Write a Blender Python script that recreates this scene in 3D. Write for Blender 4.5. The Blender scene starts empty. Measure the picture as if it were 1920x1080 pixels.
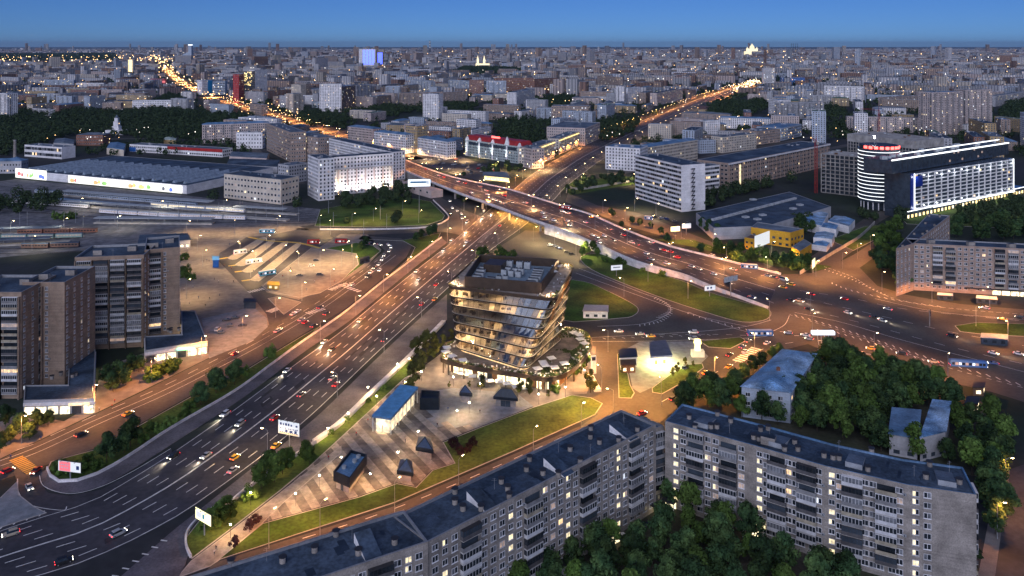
import bpy, math, random
from mathutils import Vector, Matrix, noise
R = random.Random(7)
sc = bpy.context.scene
COL = sc.collection
H, F, CX, YH = 150.0, 1500.0, 960.0, 85.0        # camera height (m), focal length, optical centre and horizon of the 1920 px photograph

# ------------------------------------------------------------------ camera, sky, sun, exposure
cam_d = bpy.data.cameras.new('camera'); cam = bpy.data.objects.new('camera', cam_d); COL.objects.link(cam)
cam.location = (0, 0, H); cam.rotation_euler = (math.radians(90), 0, 0)
cam_d.sensor_width = 36; cam_d.lens = 36 * F / 1920; cam_d.shift_y = -(540 - YH) / 1920
cam_d.clip_start = 1; cam_d.clip_end = 90000
sc.camera = cam
world = bpy.data.worlds.new('World'); sc.world = world; world.use_nodes = True
wn, wl = world.node_tree.nodes, world.node_tree.links
bg = wn['Background']
SUN_EL, SUN_AZ = math.radians(24), math.radians(195)   # afterglow low behind the camera
sky = wn.new('ShaderNodeTexSky'); sky.sky_type = 'NISHITA'; sky.sun_disc = False
sky.sun_elevation = SUN_EL; sky.sun_rotation = SUN_AZ
sky.altitude = 150; sky.air_density = 0.6; sky.dust_density = 0.0; sky.ozone_density = 4.0
tint = wn.new('ShaderNodeMix'); tint.data_type = 'RGBA'; tint.blend_type = 'MULTIPLY'; tint.inputs[0].default_value = 1
tint.inputs[7].default_value = (0.30, 0.52, .94, 1)
wl.new(sky.outputs[0], tint.inputs[6]); wl.new(tint.outputs[2], bg.inputs[0])
bg.inputs[1].default_value = 0.046
sun_d = bpy.data.lights.new('sun', 'SUN'); sun_o = bpy.data.objects.new('sun', sun_d); COL.objects.link(sun_o)
sun_d.energy = 1.85; sun_d.angle = math.radians(80); sun_d.color = (.84, .85, 1.0)
sun_o.rotation_euler = (math.radians(66), 0, math.radians(-15)); sun_o.location = (0, -50, 400)
sc.view_settings.view_transform = 'Standard'; sc.view_settings.look = 'None'
sc.view_settings.gamma = 1; sc.view_settings.use_curve_mapping = False
sc.view_settings.exposure = 0.5
LP = 5.6            # common power factor of the street lamps
sc.render.engine = 'CYCLES'
sc.cycles.max_bounces = 5; sc.cycles.diffuse_bounces = 2; sc.cycles.glossy_bounces = 2
sc.cycles.transmission_bounces = 3; sc.cycles.transparent_max_bounces = 8
sc.cycles.sample_clamp_indirect = 3; sc.cycles.caustics_reflective = False; sc.cycles.caustics_refractive = False
sc.cycles.use_denoising = True

# ------------------------------------------------------------------ materials
MAT = {}
def mat(name, col, rough=0.8, var=0.15, scale=0.25, metal=0.0, emit=None, es=0.0, spec=0.3, col2=None, stripe=None, sample=False, rnd=0.0, fine=True):
 """procedural material: base colour broken up by two sizes of noise, optional second colour, optional course lines"""
 if name in MAT: return MAT[name]
 m = bpy.data.materials.new(name); m.use_nodes = True; MAT[name] = m
 n, l = m.node_tree.nodes, m.node_tree.links
 b = n['Principled BSDF']; b.inputs['Roughness'].default_value = rough; b.inputs['Metallic'].default_value = metal
 b.inputs['Specular IOR Level'].default_value = spec
 geo = n.new('ShaderNodeNewGeometry')
 n1 = n.new('ShaderNodeTexNoise'); n1.inputs['Scale'].default_value = scale; n1.inputs['Detail'].default_value = 5
 l.new(geo.outputs['Position'], n1.inputs['Vector'])
 rp = n.new('ShaderNodeMapRange'); rp.inputs[1].default_value = .3; rp.inputs[2].default_value = .7
 rp.inputs[3].default_value = 1 - var * 1.6; rp.inputs[4].default_value = 1 + var * 1.2
 l.new(n1.outputs[0], rp.inputs[0])
 src = rp.outputs[0]
 if fine:
  n2 = n.new('ShaderNodeTexNoise'); n2.inputs['Scale'].default_value = scale * 11; n2.inputs['Detail'].default_value = 3
  l.new(geo.outputs['Position'], n2.inputs['Vector'])
  r2 = n.new('ShaderNodeMapRange'); r2.inputs[1].default_value = .3; r2.inputs[2].default_value = .7
  r2.inputs[3].default_value = 1 - var; r2.inputs[4].default_value = 1 + var
  l.new(n2.outputs[0], r2.inputs[0])
  mu = n.new('ShaderNodeMath'); mu.operation = 'MULTIPLY'; l.new(src, mu.inputs[0]); l.new(r2.outputs[0], mu.inputs[1]); src = mu.outputs[0]
 if stripe:                                     # (height of a course in metres, strength)
  sx = n.new('ShaderNodeSeparateXYZ'); l.new(geo.outputs['Position'], sx.inputs[0])
  d = n.new('ShaderNodeMath'); d.operation = 'DIVIDE'; d.inputs[1].default_value = stripe[0]; l.new(sx.outputs[2], d.inputs[0])
  fl = n.new('ShaderNodeMath'); fl.operation = 'FLOOR'; l.new(d.outputs[0], fl.inputs[0])
  w = n.new('ShaderNodeTexWhiteNoise'); w.noise_dimensions = '1D'; l.new(fl.outputs[0], w.inputs['W'])
  r3 = n.new('ShaderNodeMapRange'); r3.inputs[3].default_value = 1 - stripe[1]; r3.inputs[4].default_value = 1 + stripe[1]
  l.new(w.outputs[0], r3.inputs[0])
  mu = n.new('ShaderNodeMath'); mu.operation = 'MULTIPLY'; l.new(src, mu.inputs[0]); l.new(r3.outputs[0], mu.inputs[1]); src = mu.outputs[0]
 if rnd:
  oi = n.new('ShaderNodeObjectInfo'); r4 = n.new('ShaderNodeMapRange'); r4.inputs[3].default_value = 1 - rnd; r4.inputs[4].default_value = 1 + rnd
  l.new(oi.outputs['Random'], r4.inputs[0])
  mu = n.new('ShaderNodeMath'); mu.operation = 'MULTIPLY'; l.new(src, mu.inputs[0]); l.new(r4.outputs[0], mu.inputs[1]); src = mu.outputs[0]
 base = None
 if col2:
  n3 = n.new('ShaderNodeTexNoise'); n3.inputs['Scale'].default_value = scale * .35; n3.inputs['Detail'].default_value = 6
  l.new(geo.outputs['Position'], n3.inputs['Vector'])
  r5 = n.new('ShaderNodeMapRange'); r5.inputs[1].default_value = .42; r5.inputs[2].default_value = .6; l.new(n3.outputs[0], r5.inputs[0])
  mx = n.new('ShaderNodeMix'); mx.data_type = 'RGBA'; l.new(r5.outputs[0], mx.inputs[0])
  mx.inputs[6].default_value = (*col, 1); mx.inputs[7].default_value = (*col2, 1); base = mx.outputs[2]
 v = n.new('ShaderNodeMix'); v.data_type = 'RGBA'; v.blend_type = 'MULTIPLY'; v.inputs[0].default_value = 1
 if base: l.new(base, v.inputs[6])
 else: v.inputs[6].default_value = (*col, 1)
 l.new(src, v.inputs[7]); l.new(v.outputs[2], b.inputs['Base Color'])
 if emit:
  b.inputs['Emission Color'].default_value = (*emit, 1); b.inputs['Emission Strength'].default_value = es
  m.cycles.emission_sampling = 'AUTO' if sample else 'NONE'
 return m

def glow(name, col, s, sample=False, var=0.0, scale=1.0):
 """a surface that glows (lamp, lit window, sign, or floodlight put into a wall)"""
 if name in MAT: return MAT[name]
 m = bpy.data.materials.new(name); m.use_nodes = True; MAT[name] = m
 n, l = m.node_tree.nodes, m.node_tree.links
 b = n['Principled BSDF']; b.inputs['Base Color'].default_value = (.3, .3, .3, 1); b.inputs['Roughness'].default_value = .4
 b.inputs['Emission Color'].default_value = (*col, 1); b.inputs['Emission Strength'].default_value = s
 if var:                                        # furniture, curtains and people seen through a lit window
  geo = n.new('ShaderNodeNewGeometry'); t = n.new('ShaderNodeTexNoise'); t.inputs['Scale'].default_value = scale; t.inputs['Detail'].default_value = 4
  l.new(geo.outputs['Position'], t.inputs['Vector'])
  r = n.new('ShaderNodeMapRange'); r.inputs[1].default_value = .35; r.inputs[2].default_value = .65
  r.inputs[3].default_value = s * (1 - var); r.inputs[4].default_value = s * (1 + var)
  l.new(t.outputs[0], r.inputs[0]); l.new(r.outputs[0], b.inputs['Emission Strength'])
 m.cycles.emission_sampling = 'AUTO' if sample else 'NONE'
 return m

ES = 1.0
# walls
def wallm(name, c, var=.12, st=.06): return mat(name, c, .85, var, .12, stripe=(.6, st))
M_brick_tan = mat('tan brick', (.30, .22, .165), .9, .14, .3, stripe=(.5, .10))
M_brick_pale = mat('pale silicate brick', (.285, .255, .23), .9, .22, .25, stripe=(.5, .10))
M_brick_buff = mat('buff brick', (.36, .27, .22), .9, .15, .25, stripe=(.5, .09))
M_brick_red = mat('red brick', (.26, .12, .08), .9, .15, .2, stripe=(.5, .1))
M_white = wallm('white render', (.80, .78, .78)); M_cream = wallm('cream render', (.62, .54, .44)); M_greyw = wallm('grey render', (.42, .42, .44))
M_bluew = wallm('blue grey panels', (.40, .46, .54)); M_pinkw = wallm('pinkish render', (.55, .45, .41)); M_ochre = wallm('ochre render', (.44, .31, .15))
M_dkbrown = wallm('brown brick', (.15, .09, .07)); M_concrete = mat('concrete', (.43, .41, .38), .9, .18, .2, col2=(.33, .31, .29))
M_yellow = wallm('yellow cladding', (.62, .33, .03)); M_redw = wallm('red cladding', (.42, .03, .03)); M_mint = wallm('pale green render', (.42, .50, .47))
M_dkglass = mat('dark curtain glass', (.05, .065, .085), .15, .2, .3, spec=.6)
# roofs
M_roof_felt = mat('bitumen roof felt', (.040, .066, .108), .8, .35, .09, col2=(.066, .094, .135))
M_roof_blue = mat('painted metal roof', (.10, .20, .34), .55, .25, .12, col2=(.16, .26, .40))
M_roof_old = mat('weathered blue metal roof', (.13, .28, .50), .6, .4, .16, col2=(.30, .42, .56))
M_roof_red = mat('red metal roof', (.36, .03, .03), .5, .2, .2); M_roof_grey = mat('grey roof', (.10, .135, .185), .7, .25, .1, col2=(.15, .185, .23))
M_roof_green = mat('green roof', (.1, .17, .13), .7, .25, .1); M_roof_brown = mat('rust roof', (.16, .09, .07), .7, .25, .1)
# ground
M_asph = mat('asphalt', (.046, .045, .056), .72, .24, .05, spec=.4, col2=(.068, .064, .074))
M_asph2 = mat('worn asphalt', (.075, .068, .066), .78, .16, .06, col2=(.092, .084, .080))
M_pave = mat('paving slabs', (.20, .175, .165), .85, .14, .3, col2=(.24, .21, .195))
M_pave_l = mat('light paving', (.34, .305, .28), .8, .2, .5, col2=(.27, .24, .22)); M_pave_d = mat('dark paving', (.115, .10, .097), .8, .18, .5, col2=(.19, .165, .155))
M_pave_b = mat('blue grey paving', (.20, .22, .25), .75, .15, .4, col2=(.26, .27, .30)); M_pave_y = mat('yellow tactile paving', (.55, .40, .10), .8, .12, .4)
M_kerb = mat('kerb stone', (.42, .39, .37), .85, .12, .5); M_wallw = mat('whitewashed retaining wall', (.72, .69, .70), .85, .16, .3, stripe=(.7, .06))
M_paint = mat('road paint', (.72, .71, .70), .7, .16, .6); M_paint_y = mat('yellow road paint', (.62, .36, .06), .7, .16, .6)
M_grass = mat('grass', (.042, .092, .012), .95, .35, .07, col2=(.085, .120, .022)); M_earth = mat('bare ground', (.075, .066, .052), .95, .25, .06, col2=(.045, .052, .03))
M_city = mat('city ground', (.034, .036, .042), .95, .2, .02, col2=(.018, .030, .018))
M_ballast = mat('railway ballast', (.17, .17, .19), .95, .25, .2, col2=(.12, .125, .14)); M_rail = mat('rail steel', (.32, .34, .37), .35, .1, .3, metal=.8)
# small stuff
M_steel = mat('galvanised steel', (.34, .35, .37), .5, .1, 1, metal=.4); M_dark = mat('dark metal', (.035, .035, .04), .5, .1, 1); M_black = mat('rubber', (.015, .015, .016), .9, .1, 1)
M_frame = mat('white window frame', (.66, .66, .68), .6, .1, 1, rnd=.25); M_glass = mat('window glass', (.022, .028, .036), .12, .3, .3, spec=.6)
M_curt = mat('curtained window', (.16, .17, .19), .5, .35, .4); M_wood = mat('brown timber', (.16, .09, .05), .7, .2, 1)
M_bronze = mat('bronze cladding', (.075, .052, .038), .45, .15, .4, metal=.3); M_leafy = mat('planter shrubs', (.05, .075, .02), .9, .3, .8)
M_red = mat('red paint', (.45, .02, .02), .4, .1, 1); M_signw = mat('white sign', (.7, .7, .7), .5, .05, 1); M_bluep = mat('blue paint', (.03, .14, .45), .4, .12, .5)
G_warm = glow('lit window warm', (1, .62, .25), .85 * ES, var=.5, scale=.9); G_yel = glow('lit window yellow', (1, .80, .42), .9 * ES, var=.45, scale=.9)
G_cool = glow('lit window cool', (.85, .92, 1), .9 * ES, var=.4, scale=.9); G_dim = glow('dim window', (1, .6, .35), .2 * ES, var=.6, scale=.9)
G_lamp = glow('lamp lens', (1, .66, .28), 40 * ES); G_lampw = glow('white lamp lens', (1, .85, .6), 40 * ES)
G_head = glow('headlight', (1, .9, .72), 11 * ES); G_tail = glow('tail light', (1, .02, .02), 5 * ES)
G_white = glow('white light strip', (.92, .96, 1), 1.7 * ES); G_gold = glow('golden floodlight', (1, .72, .25), 1.6 * ES, var=.3, scale=.2)  # the gold also gives floodlit walls and cornices a glow of their own
G_shop = glow('lit shop window', (1, .84, .50), 1.5 * ES, var=.7, scale=.7); G_blue = glow('blue light', (.05, .1, 1), 2.4 * ES)
G_redl = glow('red sign light', (1, .06, .04), 5 * ES); G_green = glow('green light', (.1, 1, .4), 4 * ES); G_bill = glow('lit billboard', (.95, .97, 1), 1.6 * ES)

# ------------------------------------------------------------------ geometry helpers
def g(px, py, z=0.0):
 t = (H - z) / (py - YH)
 return Vector(((px - CX) * t, F * t, z))
def pix(p):
 return (CX + F * p[0] / p[1], YH + F * (H - p[2]) / p[1])
def gs(pts, z=0.0): return [g(p[0], p[1], z if len(p) < 3 else p[2]) for p in pts]
def spline(pts, n=8, closed=False):
 P = [Vector(p) for p in pts]; out = []; k = len(P)
 for i in range(k if closed else k - 1):
  if closed: a, b, c, d = P[i - 1], P[i], P[(i + 1) % k], P[(i + 2) % k]
  else: a, b, c, d = P[max(i - 1, 0)], P[i], P[i + 1], P[min(i + 2, k - 1)]
  for j in range(n):
   t = j / n
   out.append(.5 * ((2 * b) + (c - a) * t + (2 * a - 5 * b + 4 * c - d) * t * t + (3 * b - 3 * c + d - a) * t ** 3))
 if not closed: out.append(P[-1])
 return out
def resample(P, n):
 L = [0]
 for a, b in zip(P, P[1:]): L.append(L[-1] + (b - a).length)
 out = []; j = 0
 for i in range(n + 1):
  s = L[-1] * i / n
  while j < len(P) - 2 and L[j + 1] < s: j += 1
  t = (s - L[j]) / max(L[j + 1] - L[j], 1e-6)
  out.append(P[j].lerp(P[j + 1], min(max(t, 0), 1)))
 return out
def plen(P): return sum((b - a).length for a, b in zip(P, P[1:]))
def along(P, step, start=0.0):
 """points and directions every step metres along a polyline"""
 out = []; s = start; acc = 0
 for a, b in zip(P, P[1:]):
  d = (b - a).length
  while d > 0 and s <= acc + d:
   out.append((a.lerp(b, (s - acc) / d), (b - a).normalized())); s += step
  acc += d
 return out
def side(P, off):
 """polyline shifted sideways (positive = right of travel)"""
 out = []
 for i, p in enumerate(P):
  d = (P[min(i + 1, len(P) - 1)] - P[max(i - 1, 0)]); d.z = 0; d.normalize()
  out.append(p + Vector((d.y, -d.x, 0)) * off)
 return out
def area2(poly): return sum(a[0] * b[1] - b[0] * a[1] for a, b in zip(poly, poly[1:] + poly[:1]))
def ccw(poly): return poly if area2(poly) > 0 else poly[::-1]
def inside(p, poly):
 c = False; j = len(poly) - 1
 for i in range(len(poly)):
  a, b = poly[i], poly[j]
  if (a[1] > p[1]) != (b[1] > p[1]) and p[0] < (b[0] - a[0]) * (p[1] - a[1]) / (b[1] - a[1]) + a[0]: c = not c
  j = i
 return c

class MB:
 def __init__(s): s.v = []; s.f = []; s.m = []
 def face(s, pts, m=0):
  k = len(s.v); s.v += [tuple(p) for p in pts]; s.f.append(tuple(range(k, k + len(pts)))); s.m.append(m)
 def hexa(s, b, t, m=0, mt=None, bottom=True):
  """solid between a bottom and a top ring of equal length (counter-clockwise seen from above)"""
  k = len(s.v); n = len(b); s.v += [tuple(p) for p in b] + [tuple(p) for p in t]
  for i in range(n):
   j = (i + 1) % n; s.f.append((k + i, k + j, k + n + j, k + n + i)); s.m.append(m)
  s.f.append(tuple(range(k + n, k + 2 * n))); s.m.append(m if mt is None else mt)
  if bottom: s.f.append(tuple(range(k + n - 1, k - 1, -1))); s.m.append(m)
 def prism(s, poly, z0, z1, m=0, mt=None, bottom=False):
  poly = ccw([Vector((p[0], p[1], 0)) for p in poly])
  s.hexa([(p.x, p.y, z0) for p in poly], [(p.x, p.y, z1) for p in poly], m, mt, bottom)
 def box(s, c, d, rot=0.0, m=0, mt=None):
  """c = centre of the bottom face, d = full sizes"""
  ca, sa = math.cos(rot), math.sin(rot); x, y = d[0] / 2, d[1] / 2
  ring = [(c[0] + ca * u - sa * w, c[1] + sa * u + ca * w) for u, w in ((-x, -y), (x, -y), (x, y), (-x, y))]
  s.hexa([(p[0], p[1], c[2]) for p in ring], [(p[0], p[1], c[2] + d[2]) for p in ring], m, mt)
 def obox(s, o, u, v, w, m=0):
  """box from corner o along three right-handed vectors"""
  s.hexa([o, o + u, o + u + v, o + v], [o + w, o + u + w, o + u + v + w, o + v + w], m)
 def tube(s, p0, p1, r0, r1=None, n=6, m=0):
  p0, p1 = Vector(p0), Vector(p1); r1 = r0 if r1 is None else r1
  d = (p1 - p0).normalized(); a = d.orthogonal().normalized(); b = d.cross(a)
  q = [(math.cos(2 * math.pi * i / n), math.sin(2 * math.pi * i / n)) for i in range(n)]
  s.hexa([p0 + (a * x + b * y) * r0 for x, y in q], [p1 + (a * x + b * y) * r1 for x, y in q], m)
 def strip(s, A, B, m=0):
  for i in range(len(A) - 1): s.face([A[i], B[i], B[i + 1], A[i + 1]] if True else 0, m)
 def build(s, name, mats, parent=None, off=None, smooth=False, kind=None):
  me = bpy.data.meshes.new(name)
  v = s.v if off is None else [(a[0] - off[0], a[1] - off[1], a[2] - off[2]) for a in s.v]
  me.from_pydata(v, [], s.f)
  for m in (mats if isinstance(mats, (list, tuple)) else [mats]): me.materials.append(m)
  me.polygons.foreach_set('material_index', s.m)
  if smooth: me.polygons.foreach_set('use_smooth', [True] * len(s.f))
  me.update()
  o = bpy.data.objects.new(name, me); COL.objects.link(o)
  if parent: o.parent = parent
  if kind: o['kind'] = kind
  return o
def link(name, me, parent=None, loc=(0, 0, 0), rz=0.0):
 o = bpy.data.objects.new(name, me); COL.objects.link(o); o.location = loc; o.rotation_euler = (0, 0, rz)
 if parent: o.parent = parent
 return o
def tag(o, label, cat, group=None):
 o['label'] = label; o['category'] = cat
 if group: o['group'] = group
 return o
def thing(name, loc, label=None, cat=None, group=None, rz=0.0):
 o = bpy.data.objects.new(name, None); COL.objects.link(o); o.location = loc; o.rotation_euler = (0, 0, rz)
 o.empty_display_size = 1
 if label: o['label'] = label
 if cat: o['category'] = cat
 if group: o['group'] = group
 return o
def copy_thing(r, loc, rz, label=None, swap=None):
 c = r.copy(); COL.objects.link(c); c.location = loc; c.rotation_euler = (0, 0, rz)
 if label: c['label'] = label
 for ch in KIDS[r.name]:
  d = ch.copy(); COL.objects.link(d); d.parent = c
 return c
KIDS = {}
ORD = ['', 'first', 'second', 'third', 'fourth', 'fifth', 'sixth', 'seventh', 'eighth', 'ninth', 'tenth', 'eleventh', 'twelfth', 'thirteenth', 'fourteenth',
       'fifteenth', 'sixteenth', 'seventeenth', 'eighteenth', 'nineteenth', 'twentieth']
def nth(i):
 if i <= 20: return ORD[i]
 t = {2: 'twenty', 3: 'thirty', 4: 'forty', 5: 'fifty', 6: 'sixty'}[i // 10]
 return t + '-' + ORD[i % 10] if i % 10 else {2: 'twentieth', 3: 'thirtieth', 4: 'fortieth', 5: 'fiftieth', 6: 'sixtieth'}[i // 10]
def label_rows(objs, what, where, row=9):
 """labels by look, place, depth row and order from the left within the row"""
 objs = sorted(objs, key=lambda o: o.location.y); n = len(objs)
 if not n: return
 k = max(1, round(n / row)); per = math.ceil(n / k)
 for r in range(k):
  part = sorted(objs[r * per:(r + 1) * per], key=lambda o: o.location.x / o.location.y)
  rw = '' if k == 1 else ', %s row' % nth(r + 1)
  for i, o in enumerate(part):
   w = what(o) if callable(what) else what
   o['label'] = '%s %s%s%s' % (w, where, rw, '' if len(part) == 1 else ', %s from left' % nth(i + 1))
OCC = set(); CELL = 8.0
def occ_poly(poly, grow=0):
 xs = [p[0] for p in poly]; ys = [p[1] for p in poly]
 for i in range(int(min(xs) // CELL) - grow, int(max(xs) // CELL) + 1 + grow):
  for j in range(int(min(ys) // CELL) - grow, int(max(ys) // CELL) + 1 + grow):
   c = ((i + .5) * CELL, (j + .5) * CELL)
   if inside(c, poly) or (grow and any(inside((c[0] + a * CELL * grow, c[1] + b * CELL * grow), poly) for a in (-1, 0, 1) for b in (-1, 0, 1))): OCC.add((i, j))
 for p in poly: OCC.add((int(p[0] // CELL), int(p[1] // CELL)))
def occ_line(P, w):
 for p, d in along(P, CELL * .6):
  n = Vector((d.y, -d.x, 0)); k = int(w / CELL) + 1
  for a in range(-k, k + 1):
   q = p + n * (a * w / k); OCC.add((int(q.x // CELL), int(q.y // CELL)))
def is_free(poly):
 xs = [p[0] for p in poly]; ys = [p[1] for p in poly]
 for i in range(int(min(xs) // CELL), int(max(xs) // CELL) + 1):
  for j in range(int(min(ys) // CELL), int(max(ys) // CELL) + 1):
   if (i, j) in OCC and inside(((i + .5) * CELL, (j + .5) * CELL), poly): return False
 return all((int(p[0] // CELL), int(p[1] // CELL)) not in OCC for p in poly)
# ------------------------------------------------------------------ ground, roads, pavements, islands
mb = MB()
xs = [-60000, -20000, -8000, -4000, -2000, -1000, -500, -250, 0, 250, 500, 1000, 2000, 4000, 8000, 20000, 60000]
ys = [-2000, -500, 0, 200, 400, 600, 800, 1000, 1300, 1700, 2500, 4000, 7000, 12000, 25000, 70000]
for i in range(len(xs) - 1):
 for j in range(len(ys) - 1): mb.face([(xs[i], ys[j], 0), (xs[i + 1], ys[j], 0), (xs[i + 1], ys[j + 1], 0), (xs[i], ys[j + 1], 0)])
mb.build('ground', M_city, kind='structure')

def poly_face(mb, P, m=0): mb.face(ccw([Vector(p) for p in P]), m)
def sheet(name, px, z, m, sm=0, occ=True, closed=True):
 P = gs(px)
 if sm: P = spline(P, sm, True)
 P = ccw(P); mb = MB(); mb.face([(p.x, p.y, z) for p in P])
 o = mb.build(name, m, kind='structure')
 if occ: occ_poly(P)
 return P
def inset(P, d):
 P = ccw([Vector(p) for p in P]); out = []; n = len(P)
 for i in range(n):
  a = (P[i] - P[i - 1]); b = (P[(i + 1) % n] - P[i]); a.z = b.z = 0
  if a.length < 1e-4: a = b
  if b.length < 1e-4: b = a
  na = Vector((-a.y, a.x, 0)).normalized(); nb = Vector((-b.y, b.x, 0)).normalized(); m = na + nb
  m = m / max(m.dot(m) / 2, .5); out.append(P[i] + m * d)
 return out
def island(name, px, m, h=.14, sm=0, kerb=.35, occ=True, base=0.0):
 P = ccw(spline(gs(px), sm, True) if sm else gs(px))
 mb = MB(); Q = inset(P, kerb)
 n = len(P)
 for i in range(n):
  j = (i + 1) % n
  mb.face([(P[i].x, P[i].y, base), (P[j].x, P[j].y, base), (P[j].x, P[j].y, base + h), (P[i].x, P[i].y, base + h)], 1)
  mb.face([(P[i].x, P[i].y, base + h), (P[j].x, P[j].y, base + h), (Q[j].x, Q[j].y, base + h + .01), (Q[i].x, Q[i].y, base + h + .01)], 1)
 mb.face([(p.x, p.y, base + h + .01) for p in Q], 0)
 mb.build(name, [m, M_kerb], kind='structure')
 if occ: occ_poly(P)
 return P
Z1, Z2, Z3, Z4 = .02, .035, .05, .065
# edges of the wide highway, centre line, walls beside it (photograph pixels on the ground)
LE = [(-90, 1028), (0, 994), (117, 956), (167, 941), (240, 900), (320, 850), (400, 795), (480, 737), (560, 677), (640, 620), (720, 554), (790, 498), (845, 455), (880, 425), (905, 403), (935, 378), (965, 353), (995, 328), (1040, 300), (1087, 275), (1160, 243), (1240, 212), (1330, 178), (1420, 150)]
RE = [(-90, 1128), (75, 1080), (147, 1058), (236, 1020), (320, 976), (361, 951), (455, 884), (503, 847), (578, 785), (640, 727), (700, 669), (767, 607), (833, 547), (880, 503), (930, 462), (975, 430), (1005, 405), (1040, 374), (1060, 352), (1098, 322), (1132, 298), (1200, 262), (1262, 230), (1345, 189), (1430, 157)]
HL = resample(spline(gs(LE), 6), 420); HR = resample(spline(gs(RE), 6), 420)
def hw(t, z=0):
 """point of the highway: t across (0 = left edge, 1 = right edge)"""
 return [Vector((a.x + (b.x - a.x) * t, a.y + (b.y - a.y) * t, z)) for a, b in zip(HL, HR)]
mb = MB(); mb.strip(hw(0, Z1), hw(1, Z1)); mb.build('highway', M_asph, kind='structure'); occ_line(hw(.5), 24); occ_line(hw(.1), 6); occ_line(hw(.9), 6)
# carriageways around the junction
sheet('junction_road', [(925, 470), (985, 432), (1030, 434), (1130, 470), (1320, 533), (1400, 505), (1464, 515), (1520, 512), (1548, 504), (1600, 478), (1640, 452), (1668, 462), (1612, 502), (1645, 536), (1700, 553), (1800, 570), (1940, 582), (1940, 760), (1860, 735), (1760, 712), (1700, 702), (1640, 690), (1540, 655), (1515, 645), (1440, 663), (1370, 708), (1275, 758), (1235, 795), (1130, 800), (1118, 770), (1060, 760), (1040, 700), (1000, 600), (930, 560)], .008, M_asph2)
sheet('side_street', [(-60, 885), (0, 862), (120, 805), (260, 738), (400, 668), (500, 612), (560, 572), (640, 530), (690, 497), (722, 470), (705, 455), (672, 448), (680, 442), (752, 447), (772, 462), (762, 482), (715, 524), (650, 577), (567, 627), (460, 692), (353, 744), (267, 792), (180, 840), (92, 870), (0, 901), (-60, 922)], Z1, M_asph2)
sheet('slip_road', [(28, 890), (62, 873), (84, 875), (74, 905), (90, 924), (130, 930), (190, 918), (250, 886), (322, 842), (322, 862), (166, 946), (110, 962), (0, 998), (-40, 1010), (-40, 1000), (60, 962), (38, 930)], Z2, M_asph)
sheet('block_street', [(370, 1088), (400, 1056), (740, 949), (830, 909), (960, 853), (1090, 798), (1135, 768), (1182, 786), (1160, 830), (740, 1020), (430, 1120)], Z1, M_asph2)
sheet('east_street', [(1893, 880), (1935, 866), (1960, 1100), (1862, 1100)], Z1, M_asph)
sheet('east_pavement', [(1872, 880), (1894, 880), (1863, 1100), (1830, 1100)], .03, M_pave)
sheet('west_ramp_road', [(556, 428), (700, 429), (800, 425), (838, 414), (848, 402), (812, 374), (822, 368), (866, 392), (902, 406), (866, 441), (830, 434), (700, 440), (556, 437)], Z1, M_asph2)
sheet('underpass_road', [(1340, 470), (1180, 425), (1060, 378), (1065, 362), (1120, 385), (1200, 400), (1300, 440), (1400, 480), (1460, 505), (1450, 516)], Z1, M_asph2)
sheet('parking_lot', [(752, 296), (838, 284), (900, 306), (960, 325), (915, 343), (860, 330)], Z1, M_asph)
# avenue running to the upper left, in line with the overpass
AV = [(770, 300), (720, 281), (660, 262), (605, 244), (545, 226), (490, 210), (440, 196), (395, 181), (355, 163), (325, 143), (310, 127), (300, 115), (292, 106)]
AVP = spline(gs(AV), 6)
mb = MB(); mb.strip([p + Vector((0, 0, Z1)) for p in side(AVP, 19)], [p + Vector((0, 0, Z1)) for p in side(AVP, -19)]); mb.build('avenue', M_asph2, kind='structure'); occ_line(AVP, 30)
# cross streets in the quarter behind
for k, px in enumerate([[(560, 330), (640, 250), (760, 222), (900, 200), (1000, 185)], [(1135, 330), (1290, 300), (1500, 262), (1640, 232), (1800, 205), (1930, 190)], [(0, 272), (150, 262), (420, 262), (500, 300), (560, 345)],
      [(1545, 500), (1600, 440), (1660, 400), (1720, 395), (1930, 350)], [(1060, 345), (1200, 330), (1320, 318), (1600, 270), (1700, 240)]]):
 P = spline(gs(px), 8); mb = MB(); up = Vector((0, 0, .012)); mb.strip([p + up for p in side(P, 7)], [p + up for p in side(P, -7)]); mb.build('back_street', M_asph2, kind='structure'); occ_line(P, 10)
# paved areas
sheet('station_square', [(325, 640), (338, 452), (345, 428), (560, 424), (600, 436), (690, 440), (715, 468), (690, 497), (640, 531), (560, 572), (500, 612), (395, 664), (370, 640)], Z1, M_pave)
sheet('tower_pavement', [(-60, 760), (120, 790), (176, 756), (190, 690), (270, 662), (390, 660), (500, 610), (400, 667), (260, 736), (120, 803), (0, 860), (-60, 884)], .03, M_pave)
sheet('bus_bay_road', [(408, 488), (412, 474), (462, 445), (505, 441), (560, 430), (640, 438), (600, 463), (490, 535), (500, 548), (560, 562), (640, 530), (650, 536), (575, 575), (528, 600), (530, 612), (505, 640), (400, 690), (386, 690), (480, 646), (506, 615), (500, 590), (470, 552)], Z3, M_asph)
sheet('parking_pavement', [(378, 598), (475, 575), (500, 597), (502, 613), (472, 640), (392, 672)], .04, M_pave_b)
for a, b in (((432, 484), (491, 449)), ((446, 496), (508, 454)), ((459, 508), (532, 458)), ((474, 524), (556, 461))):
 d = Vector((b[0] - a[0], b[1] - a[1], 0)).normalized()
 island('bus_platform', [(a[0] - 4, a[1] + 1), (a[0] + 2, a[1] - 5), (b[0] - 4, b[1] - 2), (b[0] + 6, b[1] + 1), (a[0] + 22, a[1] - 4), (a[0] + 8, a[1] + 3)], mat('bright platform slabs', (.38, .33, .27), .8, .15, .5), .16, 4, occ=False, base=Z3)
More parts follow.
